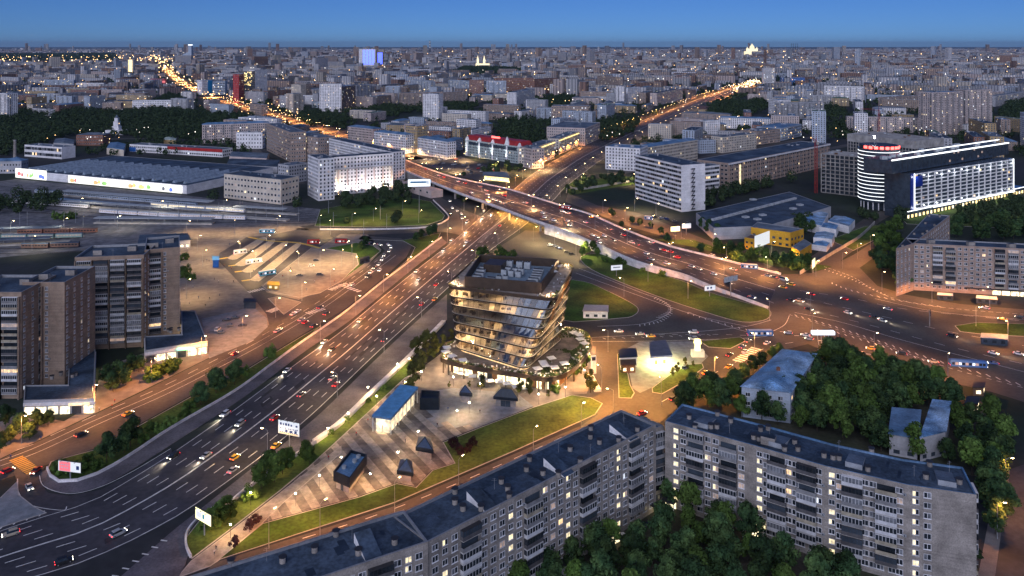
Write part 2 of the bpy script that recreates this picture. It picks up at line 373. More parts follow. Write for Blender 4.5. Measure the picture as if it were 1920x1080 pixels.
island('taxi_square', [(492, 537), (585, 464), (612, 468), (668, 476), (672, 496), (640, 527), (600, 550), (560, 558), (505, 547)], M_pave, .14, 0, base=Z3)
island('traffic_island', [(502, 560), (522, 556), (565, 567), (532, 590)], M_pave, .14, 0, base=Z3)
# green areas
island('grass_strip', [(95, 866), (180, 843), (267, 795), (353, 747), (460, 695), (567, 630), (600, 612), (560, 648), (510, 684), (440, 735), (320, 805), (260, 845), (200, 882), (160, 899), (130, 906), (110, 905), (96, 896), (88, 880)], M_grass)
island('grass_bank', [(690, 449), (752, 451), (826, 437), (822, 447), (770, 490), (713, 533), (690, 550), (718, 527), (768, 484), (778, 464), (756, 452)], M_grass)
island('loop_green', [(610, 466), (668, 455), (700, 461), (714, 471), (690, 490), (640, 526), (672, 496), (668, 476)], M_grass)
island('embankment', [(590, 424), (600, 393), (740, 366), (808, 378), (834, 404), (830, 412), (800, 422), (700, 426)], M_grass)
island('grass_triangle', [(1088, 482), (1130, 477), (1200, 504), (1280, 527), (1330, 548), (1400, 568), (1438, 579), (1446, 590), (1432, 601), (1392, 604), (1340, 591), (1250, 562), (1170, 532), (1108, 505)], M_grass, sm=3)
island('hut_lawn', [(1040, 530), (1095, 528), (1140, 546), (1180, 566), (1197, 579), (1190, 591), (1160, 597), (1040, 598)], M_grass, sm=3)
island('highway_verge', [(352, 1042), (347, 1010), (372, 978), (430, 948), (480, 906), (592, 832), (640, 796), (700, 738), (765, 676), (800, 690), (760, 709), (696, 769), (580, 876), (567, 886), (530, 917), (430, 995), (360, 1048)], M_grass)
island('plaza_lawn', [(410, 1050), (492, 982), (674, 932), (744, 907), (780, 914), (811, 882), (852, 869), (830, 830), (900, 802), (1000, 764), (1072, 741), (1108, 746), (1130, 757), (1116, 778), (960, 848), (830, 904), (740, 943)], M_grass)
island('station_verge', [(1157, 664), (1170, 660), (1176, 692), (1182, 722), (1190, 737), (1184, 747), (1160, 746)], M_grass)
island('station_lawn', [(1223, 736), (1222, 728), (1258, 701), (1290, 684), (1317, 682), (1320, 690), (1290, 712), (1242, 739)], M_grass)
island('corner_lawn', [(1312, 640), (1388, 632), (1400, 639), (1370, 654), (1328, 651)], M_grass)
island('median_lawn', [(1790, 611), (1830, 605), (1940, 608), (1940, 632), (1850, 628), (1800, 622)], M_grass)
island('yard_lawn', [(1555, 450), (1620, 425), (1668, 420), (1660, 440), (1600, 470)], M_grass)
sheet('garages_yard', [(1515, 485), (1560, 455), (1600, 470), (1560, 500)], .03, M_asph2)
sheet('planting_bed', [(1055, 352), (1080, 338), (1190, 330), (1190, 345), (1070, 366)], .03, M_grass)
sheet('roadside_bed', [(1225, 448), (1330, 470), (1460, 500), (1530, 508), (1560, 500), (1500, 490), (1390, 478), (1300, 450)], .03, M_grass)
sheet('courtyard', [(1090, 960), (1250, 880), (1300, 900), (1500, 985), (1700, 1040), (1860, 1070), (1900, 1110), (800, 1110)], .012, M_earth)
sheet('garden', [(1245, 790), (1420, 690), (1540, 660), (1700, 702), (1860, 760), (1900, 870), (1870, 900), (1700, 870)], .012, M_earth)
sheet('gas_station_apron', [(1172, 655), (1200, 641), (1300, 640), (1328, 668), (1312, 684), (1258, 700), (1222, 727), (1200, 737), (1186, 728), (1178, 690)], .03, M_pave_b)
sheet('office_forecourt', [(758, 709), (790, 690), (815, 672), (830, 660), (1060, 640), (1118, 650), (1112, 700), (1100, 738), (1072, 741), (1000, 764), (970, 738), (850, 728), (780, 740)], Z2, M_pave)
island('hotel_lawn', [(1680, 398), (1780, 392), (1900, 366), (1940, 375), (1940, 430), (1700, 420)], M_grass, occ=False)
# footpaths beside the highway
def ribbon(name, A, B, z, m):
 A = resample(spline(gs(A), 5), 60); B = resample(spline(gs(B), 5), 60); mb = MB()
 mb.strip([Vector((p.x, p.y, z)) for p in A], [Vector((p.x, p.y, z)) for p in B])
 for q0, q1 in zip(B, B[1:]): mb.face([(q0.x, q0.y, 0), (q1.x, q1.y, 0), (q1.x, q1.y, z), (q0.x, q0.y, z)])
 for q0, q1 in zip(A, A[1:]): mb.face([(q0.x, q0.y, 0), (q1.x, q1.y, 0), (q1.x, q1.y, z), (q0.x, q0.y, z)])
 mb.build(name, m, kind='structure')
M_foot = mat('worn footpath', (.115, .105, .125), .8, .22, .12, col2=(.15, .135, .145))
WL = [(88, 880), (95, 896), (110, 905), (130, 906), (160, 899), (200, 882), (260, 845), (320, 805), (440, 735), (510, 684), (560, 647), (645, 588), (713, 533), (770, 490), (828, 446)]
ribbon('footpath', WL, [(76, 888), (80, 908), (100, 921), (130, 925), (165, 920), (205, 905), (265, 870), (330, 828), (440, 757), (515, 702), (570, 660), (655, 602), (722, 547), (778, 501), (838, 455)], .15, M_foot)
WR = [(430, 946), (480, 905), (590, 831), (640, 794), (700, 736), (765, 674), (832, 605)]
ribbon('footpath', [(215, 1092), (318, 1001), (352, 974), (372, 958), (458, 890), (582, 792), (645, 733), (705, 674), (772, 611), (838, 552)], [(330, 1092), (352, 1046), (346, 1010), (380, 970), (484, 903), (592, 829), (645, 788), (702, 733), (768, 671), (838, 600)], .15, M_foot)
island('paved_corner', [(-60, 950), (0, 934), (32, 903), (36, 928), (64, 950), (88, 962), (0, 990), (-60, 1008)], M_pave_b)
island('footway', [(358, 1052), (430, 998), (530, 920), (640, 836), (640, 850), (530, 945), (492, 982), (412, 1050), (395, 1062), (330, 1085)], M_pave_l, .12)

# plaza of light and dark bands: every band is a piece of its own
PZ = gs([(567, 889), (580, 877), (696, 769), (758, 709), (782, 738), (850, 728), (970, 738), (1000, 762), (900, 800), (829, 828), (851, 868), (810, 881), (780, 912), (744, 905), (674, 930), (492, 980), (530, 920)])
occ_poly(PZ)
mb = MB(); mb.face([(p.x, p.y, .03) for p in ccw(PZ)]); plaza = mb.build('plaza', M_pave, kind='structure')
a, b = g(660, 800), g(770, 925); ud = (b - a); ud.z = 0; ud.normalize(); wd = Vector((ud.y, -ud.x, 0))
def clip(poly, n, d):
 out = []
 for i in range(len(poly)):
  p, q = poly[i], poly[(i + 1) % len(poly)]; dp, dq = p.dot(n) - d, q.dot(n) - d
  if dp >= 0: out.append(p)
  if dp * dq < 0: out.append(p.lerp(q, dp / (dp - dq)))
 return out
lo = min(p.dot(wd) for p in PZ); hi = max(p.dot(wd) for p in PZ); BW = 3.1; k = 0; s = lo
far_b = g(905, 760)
while s < hi:
 c = clip(clip([Vector(p) for p in PZ], wd, s), -wd, -(s + BW))
 if len(c) > 2 and abs(area2([(p.x, p.y) for p in c])) > 4:
  mid = sum(c, Vector()) / len(c); c = ccw(c)
  # split each band lengthwise into long slabs with open joints
  a0 = min(p.dot(ud) for p in c); a1 = max(p.dot(ud) for p in c); L = a0
  while L < a1:
   q = clip(clip(c, ud, L + .06), -ud, -(L + 9.0 - .06)); L += 9.0
   if len(q) < 3 or abs(area2([(p.x, p.y) for p in q])) < .6: continue
   q = ccw(q); mb = MB(); z = .10 + (.012 if k % 2 else 0)
   mb.hexa([(p.x, p.y, .03) for p in q], [(p.x, p.y, z) for p in q], 0, bottom=False)
   cx = sum(p.x for p in q) / len(q); cyy = sum(p.y for p in q) / len(q)
   bluish = pix((cx, cyy, 0))[0] > 800 and pix((cx, cyy, 0))[1] < 800
   mb.build('paving_band', M_pave_b if bluish else (M_pave_d if k % 2 else M_pave_l), plaza)
 s += BW; k += 1

# ------------------------------------------------------------------ painted markings
def lines(name, P, w, z, m, dash=None, start=0):
 mb = MB(); L = plen(P)
 if not dash:
  A, B = side(P, -w / 2), side(P, w / 2); mb.strip([Vector((p.x, p.y, p.z + z)) for p in A], [Vector((p.x, p.y, p.z + z)) for p in B])
 else:
  for p, d in along(P, dash[0] + dash[1], start):
   n = Vector((d.y, -d.x, 0)) * (w / 2); q = p + d * dash[0]; u = Vector((0, 0, z)); mb.face([p - n + u, p + n + u, q + n + u, q - n + u])
 if mb.f: mb.build(name, m, kind='structure')
NEAR = 300
def part(P, n=NEAR): return P[:n]
for t in (.125, .25, .375, .625, .75, .875): lines('lane_marking', part(hw(t)), .32, Z3, M_paint, (5, 8), start=t * 20)
for t in (.495, .505): lines('centre_line', hw(t), .28, Z3, M_paint)
lines('edge_line', part(hw(.02), 400), .25, Z3, M_paint); lines('edge_line', part(hw(.985), 400), .3, Z3, M_paint)
P = spline(gs([(-40, 880), (60, 845), (180, 790), (300, 738), (400, 688), (500, 635), (600, 575), (680, 518), (735, 478)]), 6)
lines('lane_marking', side(P, -5), .25, Z3, M_paint, (6, 7)); lines('edge_line', side(P, 3.0), .22, Z3, M_paint); lines('edge_line', side(P, -1.2), .22, Z3, M_paint)
lines('edge_line', spline(gs([(33, 898), (36, 926), (60, 948), (116, 957), (125, 950)]), 6), .25, Z4, M_paint)
lines('edge_line', spline(gs([(74, 892), (80, 910), (104, 922), (140, 926), (190, 913), (250, 884), (320, 842)]), 6), .25, .17, M_paint)
# oblique teeth along the tip of the paved corner and the bollard pavement
def teeth(A, B, step, ln, w, z=Z4, ang=40, m=None):
 P = [g(*A), g(*B)] if not isinstance(A, list) else spline(gs(A), 6)
 mb = MB()
 for p, d in along(P, step):
  r = Matrix.Rotation(math.radians(ang), 3, 'Z') @ d; n = Vector((r.y, -r.x, 0)) * (w / 2); q = p + r * ln; u = Vector((0, 0, z)); mb.face([p - n + u, p + n + u, q + n + u, q - n + u])
 mb.build('hatch_marking', m or M_paint, kind='structure')
teeth((0, 992), (92, 962), 3.5, 3, .4, ang=50); teeth([(210, 1080), (316, 1003)], None, 3.5, 2.2, .5, .17, ang=-80)
def crossing(a, b, w, n, m=M_paint, z=Z4):
 a, b = g(*a), g(*b); d = (b - a); L = d.length; d.normalize(); nn = Vector((d.y, -d.x, 0)); mb = MB()
 for i in range(n):
  p = a + d * (L * (i + .2) / n); q = a + d * (L * (i + .8) / n); u = Vector((0, 0, z)); mb.face([p + u, q + u, q + nn * w + u, p + nn * w + u])
 mb.build('zebra_crossing', m, kind='structure')
crossing((76, 880), (42, 854), -4.5, 11, M_paint_y); crossing((497, 584), (520, 575), 5, 7); crossing((622, 545), (655, 532), -4, 7); crossing((580, 590), (612, 580), -4.5, 7, z=Z4)
crossing((462, 547), (492, 540), 4, 7); crossing((1372, 676), (1410, 650), 5, 9); crossing((640, 532), (680, 546), 3.5, 7)
for a, b in (((410, 486), (428, 483)), ((428, 499), (444, 497)), ((440, 510), (458, 508)), ((453, 527), (473, 524))): lines('tactile_strip', [g(*a), g(*b)], 2.2, .08, M_pave_y)
lines('tactile_strip', spline(gs([(466, 445), (505, 452), (560, 456), (600, 466)]), 5), 2.6, .235, M_pave_y)
pt = random.Random(8); mb = MB()
for _ in range(60):
 i = pt.randrange(4, 230); a = pt.choice((.13, .25, .38, .5, .63, .75)) + pt.uniform(-.02, .06); k = pt.randrange(1, 4); q0, q1 = hw(a, .026), hw(a + pt.uniform(.03, .11), .026); mb.face([q0[i], q1[i], q1[i + k], q0[i + k]])
mb.build('asphalt_patch', mat('patched asphalt', (.036, .035, .042), .8, .2, .3), kind='structure')
# junction on the right
for px, dash in (([(1446, 600), (1400, 612), (1330, 620), (1240, 626), (1090, 634)], None), ([(1120, 612), (1200, 608), (1240, 596), (1258, 580), (1240, 563), (1200, 548), (1150, 528), (1085, 503)], None),
                 ([(1290, 585), (1330, 600), (1400, 622), (1450, 626)], None), ([(1075, 640), (1200, 640), (1400, 634), (1450, 628)], None), ([(1480, 590), (1560, 615), (1660, 648), (1780, 690), (1930, 730)], (2, 2)),
                 ([(1490, 586), (1580, 605), (1700, 640), (1930, 700)], None), ([(1520, 582), (1640, 612), (1780, 650), (1930, 685)], (5, 6)), ([(1510, 560), (1640, 590), (1780, 622), (1930, 650)], (5, 6)),
                 ([(1545, 500), (1600, 520), (1640, 545), (1700, 566), (1800, 580), (1930, 590)], (2.5, 1.5)), ([(1500, 545), (1600, 560), (1700, 580), (1930, 603)], (5, 6)), ([(1640, 560), (1760, 585), (1930, 600)], None),
                 ([(1240, 754), (1330, 705), (1430, 655), (1500, 640)], (5, 5)), ([(1480, 592), (1470, 610), (1440, 625)], None), ([(1120, 790), (960, 862), (830, 918), (700, 968), (560, 1012)], (4, 6)),
                 ([(1080, 512), (1180, 548), (1300, 590), (1400, 612)], None), ([(1210, 628), (1330, 627), (1400, 629)], (3, 4)), ([(1350, 470), (1200, 420), (1100, 388)], (4, 6))):
 lines('lane_marking', spline(gs(px), 6), .3, Z4, M_paint, dash)
teeth([(1230, 595), (1252, 582), (1245, 570), (1222, 558)], None, 2.6, 3.2, .45, ang=-60); teeth([(1490, 590), (1560, 610), (1640, 636), (1760, 676), (1920, 722)], None, 4, 3, .5, ang=-35)
teeth([(1462, 622), (1500, 632), (1580, 650), (1700, 690)], None, 4, 2.5, .5, ang=40); teeth([(1560, 622), (1640, 646), (1760, 686)], None, 4, 2.6, .5, ang=140); teeth([(1290, 586), (1340, 602), (1420, 622)], None, 4, 2.5, .45, ang=-50)
teeth([(1548, 505), (1600, 524), (1660, 552)], None, 3.5, 2, .5, ang=-60); teeth([(1560, 530), (1600, 545), (1680, 562), (1760, 574)], None, 4, 3, .5, ang=-35); teeth([(1200, 612), (1240, 604), (1262, 588)], None, 3, 2.6, .45, ang=60)
teeth([(905, 455), (945, 412), (962, 392)], None, 3.2, 4.5, .5, z=Z4, ang=80); teeth([(1130, 634), (1330, 627)], None, 5, 2, .4, ang=-50)

# ------------------------------------------------------------------ retaining walls, parapets and the overpass
def low_wall(name, px, h, th, m, label, z0=0.0):
 P = resample(spline(gs(px), 5), max(10, len(px) * 4)); mb = MB(); A, B = side(P, -th / 2), side(P, th / 2)
 for i in range(len(P) - 1):
  mb.hexa([(A[i].x, A[i].y, z0), (B[i].x, B[i].y, z0), (B[i + 1].x, B[i + 1].y, z0), (A[i + 1].x, A[i + 1].y, z0)], [(A[i].x, A[i].y, z0 + h), (B[i].x, B[i].y, z0 + h), (B[i + 1].x, B[i + 1].y, z0 + h), (A[i + 1].x, A[i + 1].y, z0 + h)], 0, bottom=False)
 c = P[len(P) // 2]; t = thing(name, (c.x, c.y, 0), label, 'wall')
 mb.build('wall', m, t, off=(c.x, c.y, 0)); return t
low_wall('retaining_wall', WL, 1.1, .5, M_wallw, 'long low white wall between the grass strip and the left side of the highway')
low_wall('retaining_wall', WR[2:], 1.3, 2.2, M_wallw, 'thick white parapet wall between highway footpath and the striped plaza verge')
low_wall('retaining_wall', WR[:3], 1.0, .7, M_wallw, 'short white wall beside the trees at the lower right of the highway')
low_wall('retaining_wall', [(432, 946), (400, 955), (372, 974), (351, 1000), (349, 1025), (358, 1046)], .9, .6, M_wallw, 'curved white wall round the tip of the grass under the yellow billboard')
low_wall('retaining_wall', [(1062, 362), (1066, 352), (1090, 356), (1190, 340)], 2.2, .8, M_concrete, 'concrete wall along the dark hedge in front of the white office slab')
low_wall('retaining_wall', [(1500, 515), (1560, 478), (1610, 448), (1640, 420)], 2.5, .4, M_concrete, 'grey concrete fence between the garages and the green yard')

NE = [(740, 312, 8), (811, 342, 8), (868, 365, 8), (908, 379, 8), (987, 409, 8), (1060, 434, 6.9), (1127, 463, 5.2), (1197, 493, 3.8), (1280, 516, 2.6), (1320, 533, 1.8), (1387, 558, .8), (1440, 578, .1)]
FE = [(747, 294, 8), (783, 310, 8), (850, 333, 8), (943, 353, 8), (997, 369, 8), (1060, 389, 6.8), (1107, 403, 5.2), (1168, 430, 3.7), (1244, 459, 2.4), (1320, 479, 1.4), (1390, 497, .6), (1464, 515, .1)]
DN = resample(spline([g(*p) for p in NE], 6), 90); DF = resample(spline([g(*p) for p in FE], 6), 90)
def dk(t, up=0): return [a.lerp(b, t) + Vector((0, 0, up)) for a, b in zip(DF, DN)]
D0 = dk(.5)[30]; deck = thing('overpass', (D0.x, D0.y, 0), 'long road overpass with white parapets crossing above the wide highway', 'overpass')
o = (D0.x, D0.y, 0)
mb = MB(); A, B = dk(0), dk(1); mb.strip(dk(0, .02), dk(1, .02)); mb.build('carriageway', M_asph, deck, off=o)
def under(i): return 0 if (i < 14 or i > 55) else max(A[i].z - 1.5, 0)       # solid ramps at both ends, open spans in the middle
mb = MB()
for i in range(90):
 z0, z1 = under(i), under(i + 1)
 b = [(A[i].x, A[i].y, z0), (B[i].x, B[i].y, z0), (B[i + 1].x, B[i + 1].y, z1), (A[i + 1].x, A[i + 1].y, z1)]
 mb.hexa(b, [(A[i].x, A[i].y, A[i].z), (B[i].x, B[i].y, B[i].z), (B[i + 1].x, B[i + 1].y, B[i + 1].z), (A[i + 1].x, A[i + 1].y, A[i + 1].z)])
mb.build('girder', M_concrete, deck, off=o)
for t, nm in ((0, 'far'), (1, 'near')):
 P = dk(t); mb = MB(); A2, B2 = side(P, -.4), side(P, .4)
 for i in range(90):
  h = 1.25; lo = -.5 if t else 0
  q = [A2[i], B2[i], B2[i + 1], A2[i + 1]]; mb.hexa([p + Vector((0, 0, lo)) for p in q], [p + Vector((0, 0, h)) for p in q])
 mb.build('parapet', M_wallw, deck, off=o)
for i in (20, 29, 38, 46, 54):
 for t in (.06, .28, .5, .72, .94):
  p = A[i].lerp(B[i], t); mb = MB(); mb.box((p.x, p.y, 0), (1.6, 1.6, p.z - 1.4), .4); mb.build('pier', M_concrete, deck, off=o)
for t in (.17, .33, .67, .83): lines('deck_lane_marking', dk(t), .3, .05, M_paint, (5, 7))
for t in (.495, .505): lines('deck_centre_line', dk(t), .28, .05, M_paint)
occ_line(dk(.5), 26)
# white concrete face under the right-hand ramp
P = dk(1)[55:86]; mb = MB()
for i in range(len(P) - 1):
 n = Vector((.18, -.42, 0)); q0, q1 = P[i] + n, P[i + 1] + n
 mb.face([(q0.x, q0.y, 0), (q1.x, q1.y, 0), (q1.x, q1.y, q1.z), (q0.x, q0.y, q0.z)])
mb.build('facing_slab', M_wallw, deck, off=o)
# abutment building with windows at the left end
p0, p1 = g(738, 352), g(808, 372); d = (p1 - p0).normalized(); n = Vector((-d.y, d.x, 0)); L = (p1 - p0).length
ab = thing('abutment_building', tuple(p0), 'low pinkish service building built into the left end of the overpass', 'building')
mb = MB(); mb.obox(p0, d * L, n * 14, Vector((0, 0, 7.2))); mb.build('wall', M_pinkw, ab, off=p0)
for k in range(6):
 q = p0 + d * (L * (k + .3) / 6) - n * .05 + Vector((0, 0, 4)); mb = MB(); mb.obox(q, d * 3.2, n * .1, Vector((0, 0, 1.8))); mb.build('window', M_dkglass, ab, off=p0)
# parapet of the curved ramp at the upper left
low_wall('ramp_parapet', [(812, 376), (840, 404), (834, 416), (800, 427), (700, 431), (600, 431)], 1.2, .5, M_wallw, 'pale parapet of the curved ramp left of the overpass')
# ------------------------------------------------------------------ buildings: shared pieces
WM = [M_frame, M_glass, M_curt, G_warm, G_yel, G_cool, G_dim]
def window_mesh(nm, w, h, glass, pane2=None, mull=1):
 mb = MB(); f = .11
 mb.obox(Vector((-w / 2, -.08, 0)), Vector((w, 0, 0)), Vector((0, .1, 0)), Vector((0, 0, f)), 0)
 mb.obox(Vector((-w / 2, -.08, h - f)), Vector((w, 0, 0)), Vector((0, .1, 0)), Vector((0, 0, f)), 0)
 for x in [-w / 2, w / 2 - f] + [w * (k / (mull + 1) - .5) - f / 2 for k in range(1, mull + 1)]:
  mb.obox(Vector((x, -.075, f)), Vector((f, 0, 0)), Vector((0, .1, 0)), Vector((0, 0, h - 2 * f)), 0)
 xs = [-w / 2 + w * k / (mull + 1) for k in range(mull + 2)]
 for k in range(mull + 1):
  mb.face([(xs[k], -.03, 0), (xs[k + 1], -.03, 0), (xs[k + 1], -.03, h), (xs[k], -.03, h)], 1 if (k % 2 == 0 or not pane2) else 2)
 mb.obox(Vector((-w / 2 - .1, -.2, -.1)), Vector((w + .2, 0, 0)), Vector((0, .2, 0)), Vector((0, 0, .08)), 0)
 me = bpy.data.meshes.new(nm); me.from_pydata(mb.v, [], mb.f); me.materials.append(M_frame); me.materials.append(glass)
 if pane2: me.materials.append(pane2)
 me.polygons.foreach_set('material_index', mb.m); me.update(); return me
def window_set(w, h, mull=1):
 return dict(d=[window_mesh('window', w, h, M_glass, None, mull), window_mesh('window', w, h, M_curt, M_glass, mull), window_mesh('window', w, h, M_glass, M_curt, mull)],
    l=[window_mesh('window', w, h, G_warm, None, mull), window_mesh('window', w, h, G_yel, G_dim, mull), window_mesh('window', w, h, G_dim, None, mull)],
    s=[window_mesh('window', w, h, G_yel, None, mull), window_mesh('window', w, h, G_yel, M_glass, mull)], c=[window_mesh('window', w, h, G_cool, M_glass, mull)])
WS_PAIR = window_set(1.9, 1.6, 1); WS_ONE = window_set(1.3, 1.6, 1); WS_STAIR = window_set(1.7, 1.5, 1)
M_bal = [mat('white balcony panel', (.55, .55, .57), .7, .15, .5), mat('grey balcony panel', (.22, .22, .23), .8, .2, .5), mat('dark balcony panel', (.09, .085, .09), .8, .2, .5), mat('buff balcony panel', (.33, .29, .22), .8, .2, .5)]
def balcony_mesh(w, fh, dep, mi, glazed, gl):
 mb = MB(); W = Vector((w, 0, 0)); o = Vector((-w / 2, -dep, 0))
 mb.obox(o, W, Vector((0, dep, 0)), Vector((0, 0, .16)), 0)                                      # slab
 mb.obox(o + Vector((0, 0, .16)), W, Vector((0, .08, 0)), Vector((0, 0, 1.0)), 1)                  # front panel
 for x in (-w / 2, w / 2 - .08): mb.obox(Vector((x, -dep + .08, .16)), Vector((.08, 0, 0)), Vector((0, dep - .08, 0)), Vector((0, 0, 1.0)), 1)
 z0, z1 = 1.16, fh - .12
 if glazed:
  n = max(3, round(w / 1.0))
  mb.obox(Vector((-w / 2, -dep, z1 - .12)), W, Vector((0, dep, 0)), Vector((0, 0, .12)), 2)
  for k in range(n + 1):
   x = -w / 2 + (w - .1) * k / n; mb.obox(Vector((x, -dep, z0)), Vector((.1, 0, 0)), Vector((0, .08, 0)), Vector((0, 0, z1 - .12 - z0)), 2)
  mb.face([(-w / 2, -dep + .05, z0), (w / 2, -dep + .05, z0), (w / 2, -dep + .05, z1 - .12), (-w / 2, -dep + .05, z1 - .12)], 3)
  for x in (-w / 2 + .02, w / 2 - .02): mb.face([(x, -dep + .05, z0), (x, 0, z0), (x, 0, z1 - .12), (x, -dep + .05, z1 - .12)], 3)
 else:
  mb.face([(-w / 2 + .3, -.03, .2), (w / 2 - .3, -.03, .2), (w / 2 - .3, -.03, 2.3), (-w / 2 + .3, -.03, 2.3)], 3)
 me = bpy.data.meshes.new('balcony'); me.from_pydata(mb.v, [], mb.f)
 for m in (M_concrete, M_bal[mi], M_frame if mi != 2 else M_dark, gl): me.materials.append(m)
 me.polygons.foreach_set('material_index', mb.m); me.update(); return me
def balcony_set(w, fh, dep):
 return [balcony_mesh(w, fh, dep, *a) for a in ((0, 1, M_glass), (1, 1, M_glass), (2, 1, M_glass), (0, 1, M_curt), (3, 1, M_glass), (2, 0, M_glass), (1, 0, M_dkglass), (3, 0, M_glass), (0, 1, M_glass), (1, 1, M_curt), (2, 1, M_dkglass), (1, 1, G_dim), (0, 1, G_warm))]
def pickw(r, n): return r.randrange(n)
def seen(a, b): 
 d = b - a; n = Vector((d.y, -d.x, 0)); m = (a + b) / 2; return n.x * -m.x + n.y * -m.y > 0
def near_facade(t, a, b, z0, fh, floors, pat, bset, off, lit=.04, stair_lit=.9, margin=1.0, bays=None, r=None, wpair=WS_PAIR, balc_from=1):
 """windows and balconies, each an object of its own, along the wall from a to b (outside on the right of travel)"""
 r = r or R; d = (b - a); L = d.length; d = d / L; rz = math.atan2(d.y, d.x)
 W = {'w': 3.05, 's': 3.0, 'b': 6.6, 'o': 2.4, ' ': 1.5, 'e': 5.0}; tot = sum(W[c] for c in pat); rep = max(1, round((L - 2 * margin) / tot))
 seq = pat * rep; k = (L - 2 * margin) / (tot * rep); u = margin
 for ci, c in enumerate(seq):
  w = W[c] * k; x = u + w / 2; u += w
  if c in ' e': continue
  for f in range(floors):
   z = z0 + f * fh; p = a + d * x - Vector(off)
   if c == 'b':
    if f < balc_from: 
     for s in (-1.5, 1.5): q = p + d * s; link('window', wpair['d'][pickw(r, 3)], t, (q.x, q.y, z + .9), rz)
     continue
    q = p; i = r.choice((0, 0, 1, 1, 2, 2, 3, 4, 5, 6, 7, 8, 9, 10)) if r.random() > lit else r.choice((11, 12))
    link('balcony', bset[i], t, (q.x, q.y, z), rz)
   elif c == 's':
    me = (r.choice(WS_STAIR['s']) if r.random() < stair_lit else WS_STAIR['d'][0]); link('window', me, t, (p.x, p.y, z + 1.6 if f < floors - 1 else z + .9), rz)
   else:
    S = wpair if c == 'w' else WS_ONE; q = r.random()
    if r.random() < .05: link('air_conditioner', AC(), t, (p.x + d.x * 1.35 + d.y * .28, p.y + d.y * 1.35 - d.x * .28, z + .7), rz)
    me = r.choice(S['l']) if q < lit else (S['c'][0] if q < lit * 1.15 else S['d'][pickw(r, 3)]); link('window', me, t, (p.x, p.y, z + .9), rz)
def AC():
 mb = MB(); mb.box((0, 0, 0), (.85, .4, .6)); mb.tube((0, -.21, .3), (0, -.23, .3), .22, .22, 8, 1); return shared('ac', lambda: mb.build('air_conditioner', [M_unitg, M_dark]))
def roof_patches(t, P, z, off, n, seed):
 r_ = random.Random(seed); m = mat('newer roof felt', (.056, .082, .122), .75, .25, .3); m2 = mat('darker roof felt', (.022, .034, .055), .6, .25, .3)
 d, e = P[1] - P[0], P[-1] - P[0]
 for i in range(n):
  u, v = r_.uniform(.02, .9), r_.uniform(.08, .6); a, b = r_.uniform(.015, .06), r_.uniform(.12, .3); q = P[0] + d * u + e * v - Vector(off); q.z = z + .012 + i * .003; mb = MB(); mb.face([q, q + d * a, q + d * a + e * b, q + e * b]); mb.build('roof_patch', m if r_.random() < .6 else m2, t)
def roof_bits(t, off, items):
 t = next((c for c in t.children if c.name.startswith('roof')), t)
 for kind, p, rz in items:
  q = Vector(p) - Vector(off); mb = MB()
  if kind == 'vent':
   mb.tube((0, 0, 0), (0, 0, 1.3), .75, .75, 10, 0); mb.tube((0, 0, 1.45), (0, 0, 1.6), 1.0, 1.0, 10, 1)
   for s in (0, 1.57, 3.14, 4.71): mb.tube((.6 * math.cos(s), .6 * math.sin(s), 1.3), (.6 * math.cos(s), .6 * math.sin(s), 1.45), .08, .08, 4, 1)
   o = shared('v', lambda: mb.build('roof_vent', [M_brick_pale, M_dark]))
   link('roof_vent', o, t, q, rz)
  elif kind == 'hatch':
   L, w, h = 8.5, 4.2, 2.4
   mb.hexa([(-L / 2, -w / 2, 0), (L / 2, -w / 2, 0), (L / 2, w / 2, 0), (-L / 2, w / 2, 0)], [(-L / 2, -w / 2, h), (L / 2, -w / 2, .12), (L / 2, w / 2, .12), (-L / 2, w / 2, h)], 0, 1)
   o = shared('h', lambda: mb.build('stair_hatch', [M_white, M_roof_felt]))
   link('stair_hatch', o, t, q, rz)
  elif kind == 'ridge':
   L, w, h = 8.5, 4.6, 1.5
   mb.hexa([(-L / 2, -w / 2, 0), (L / 2, -w / 2, 0), (L / 2, w / 2, 0), (-L / 2, w / 2, 0)], [(-L / 2, -w / 2, h), (L / 2, -w / 2, .12), (L / 2, w / 2, .12), (-L / 2, w / 2, h)], 0, 1)
   o = shared('r', lambda: mb.build('stair_hatch', [M_unitg, M_roof_grey])); link('stair_hatch', o, t, q, rz)
  elif kind == 'pole':
   mb.tube((0, 0, 0), (0, 0, 3.2), .06, .04, 5); mb.tube((-.8, 0, 2.6), (.8, 0, 2.6), .03, .03, 4); mb.tube((-.5, 0, 3.0), (.5, 0, 3.0), .03, .03, 4)
   o = shared('p', lambda: mb.build('aerial', M_steel))
   link('aerial', o, t, q, rz)
  elif kind == 'shaft':
   mb.box((0, 0, 0), (4.2, 2.6, 2.4), 0, 0, 1); o = shared('s', lambda: mb.build('lift_housing', [M_brick_pale, M_roof_felt]))
   link('lift_housing', o, t, q, rz)
M_unitg = mat('pale hatch side', (.32, .34, .37), .8, .15, .4)
VENT = {}
def shared(k, fn):
 if k not in VENT: o = fn(); VENT[k] = o.data; bpy.data.objects.remove(o)
 return VENT[k]
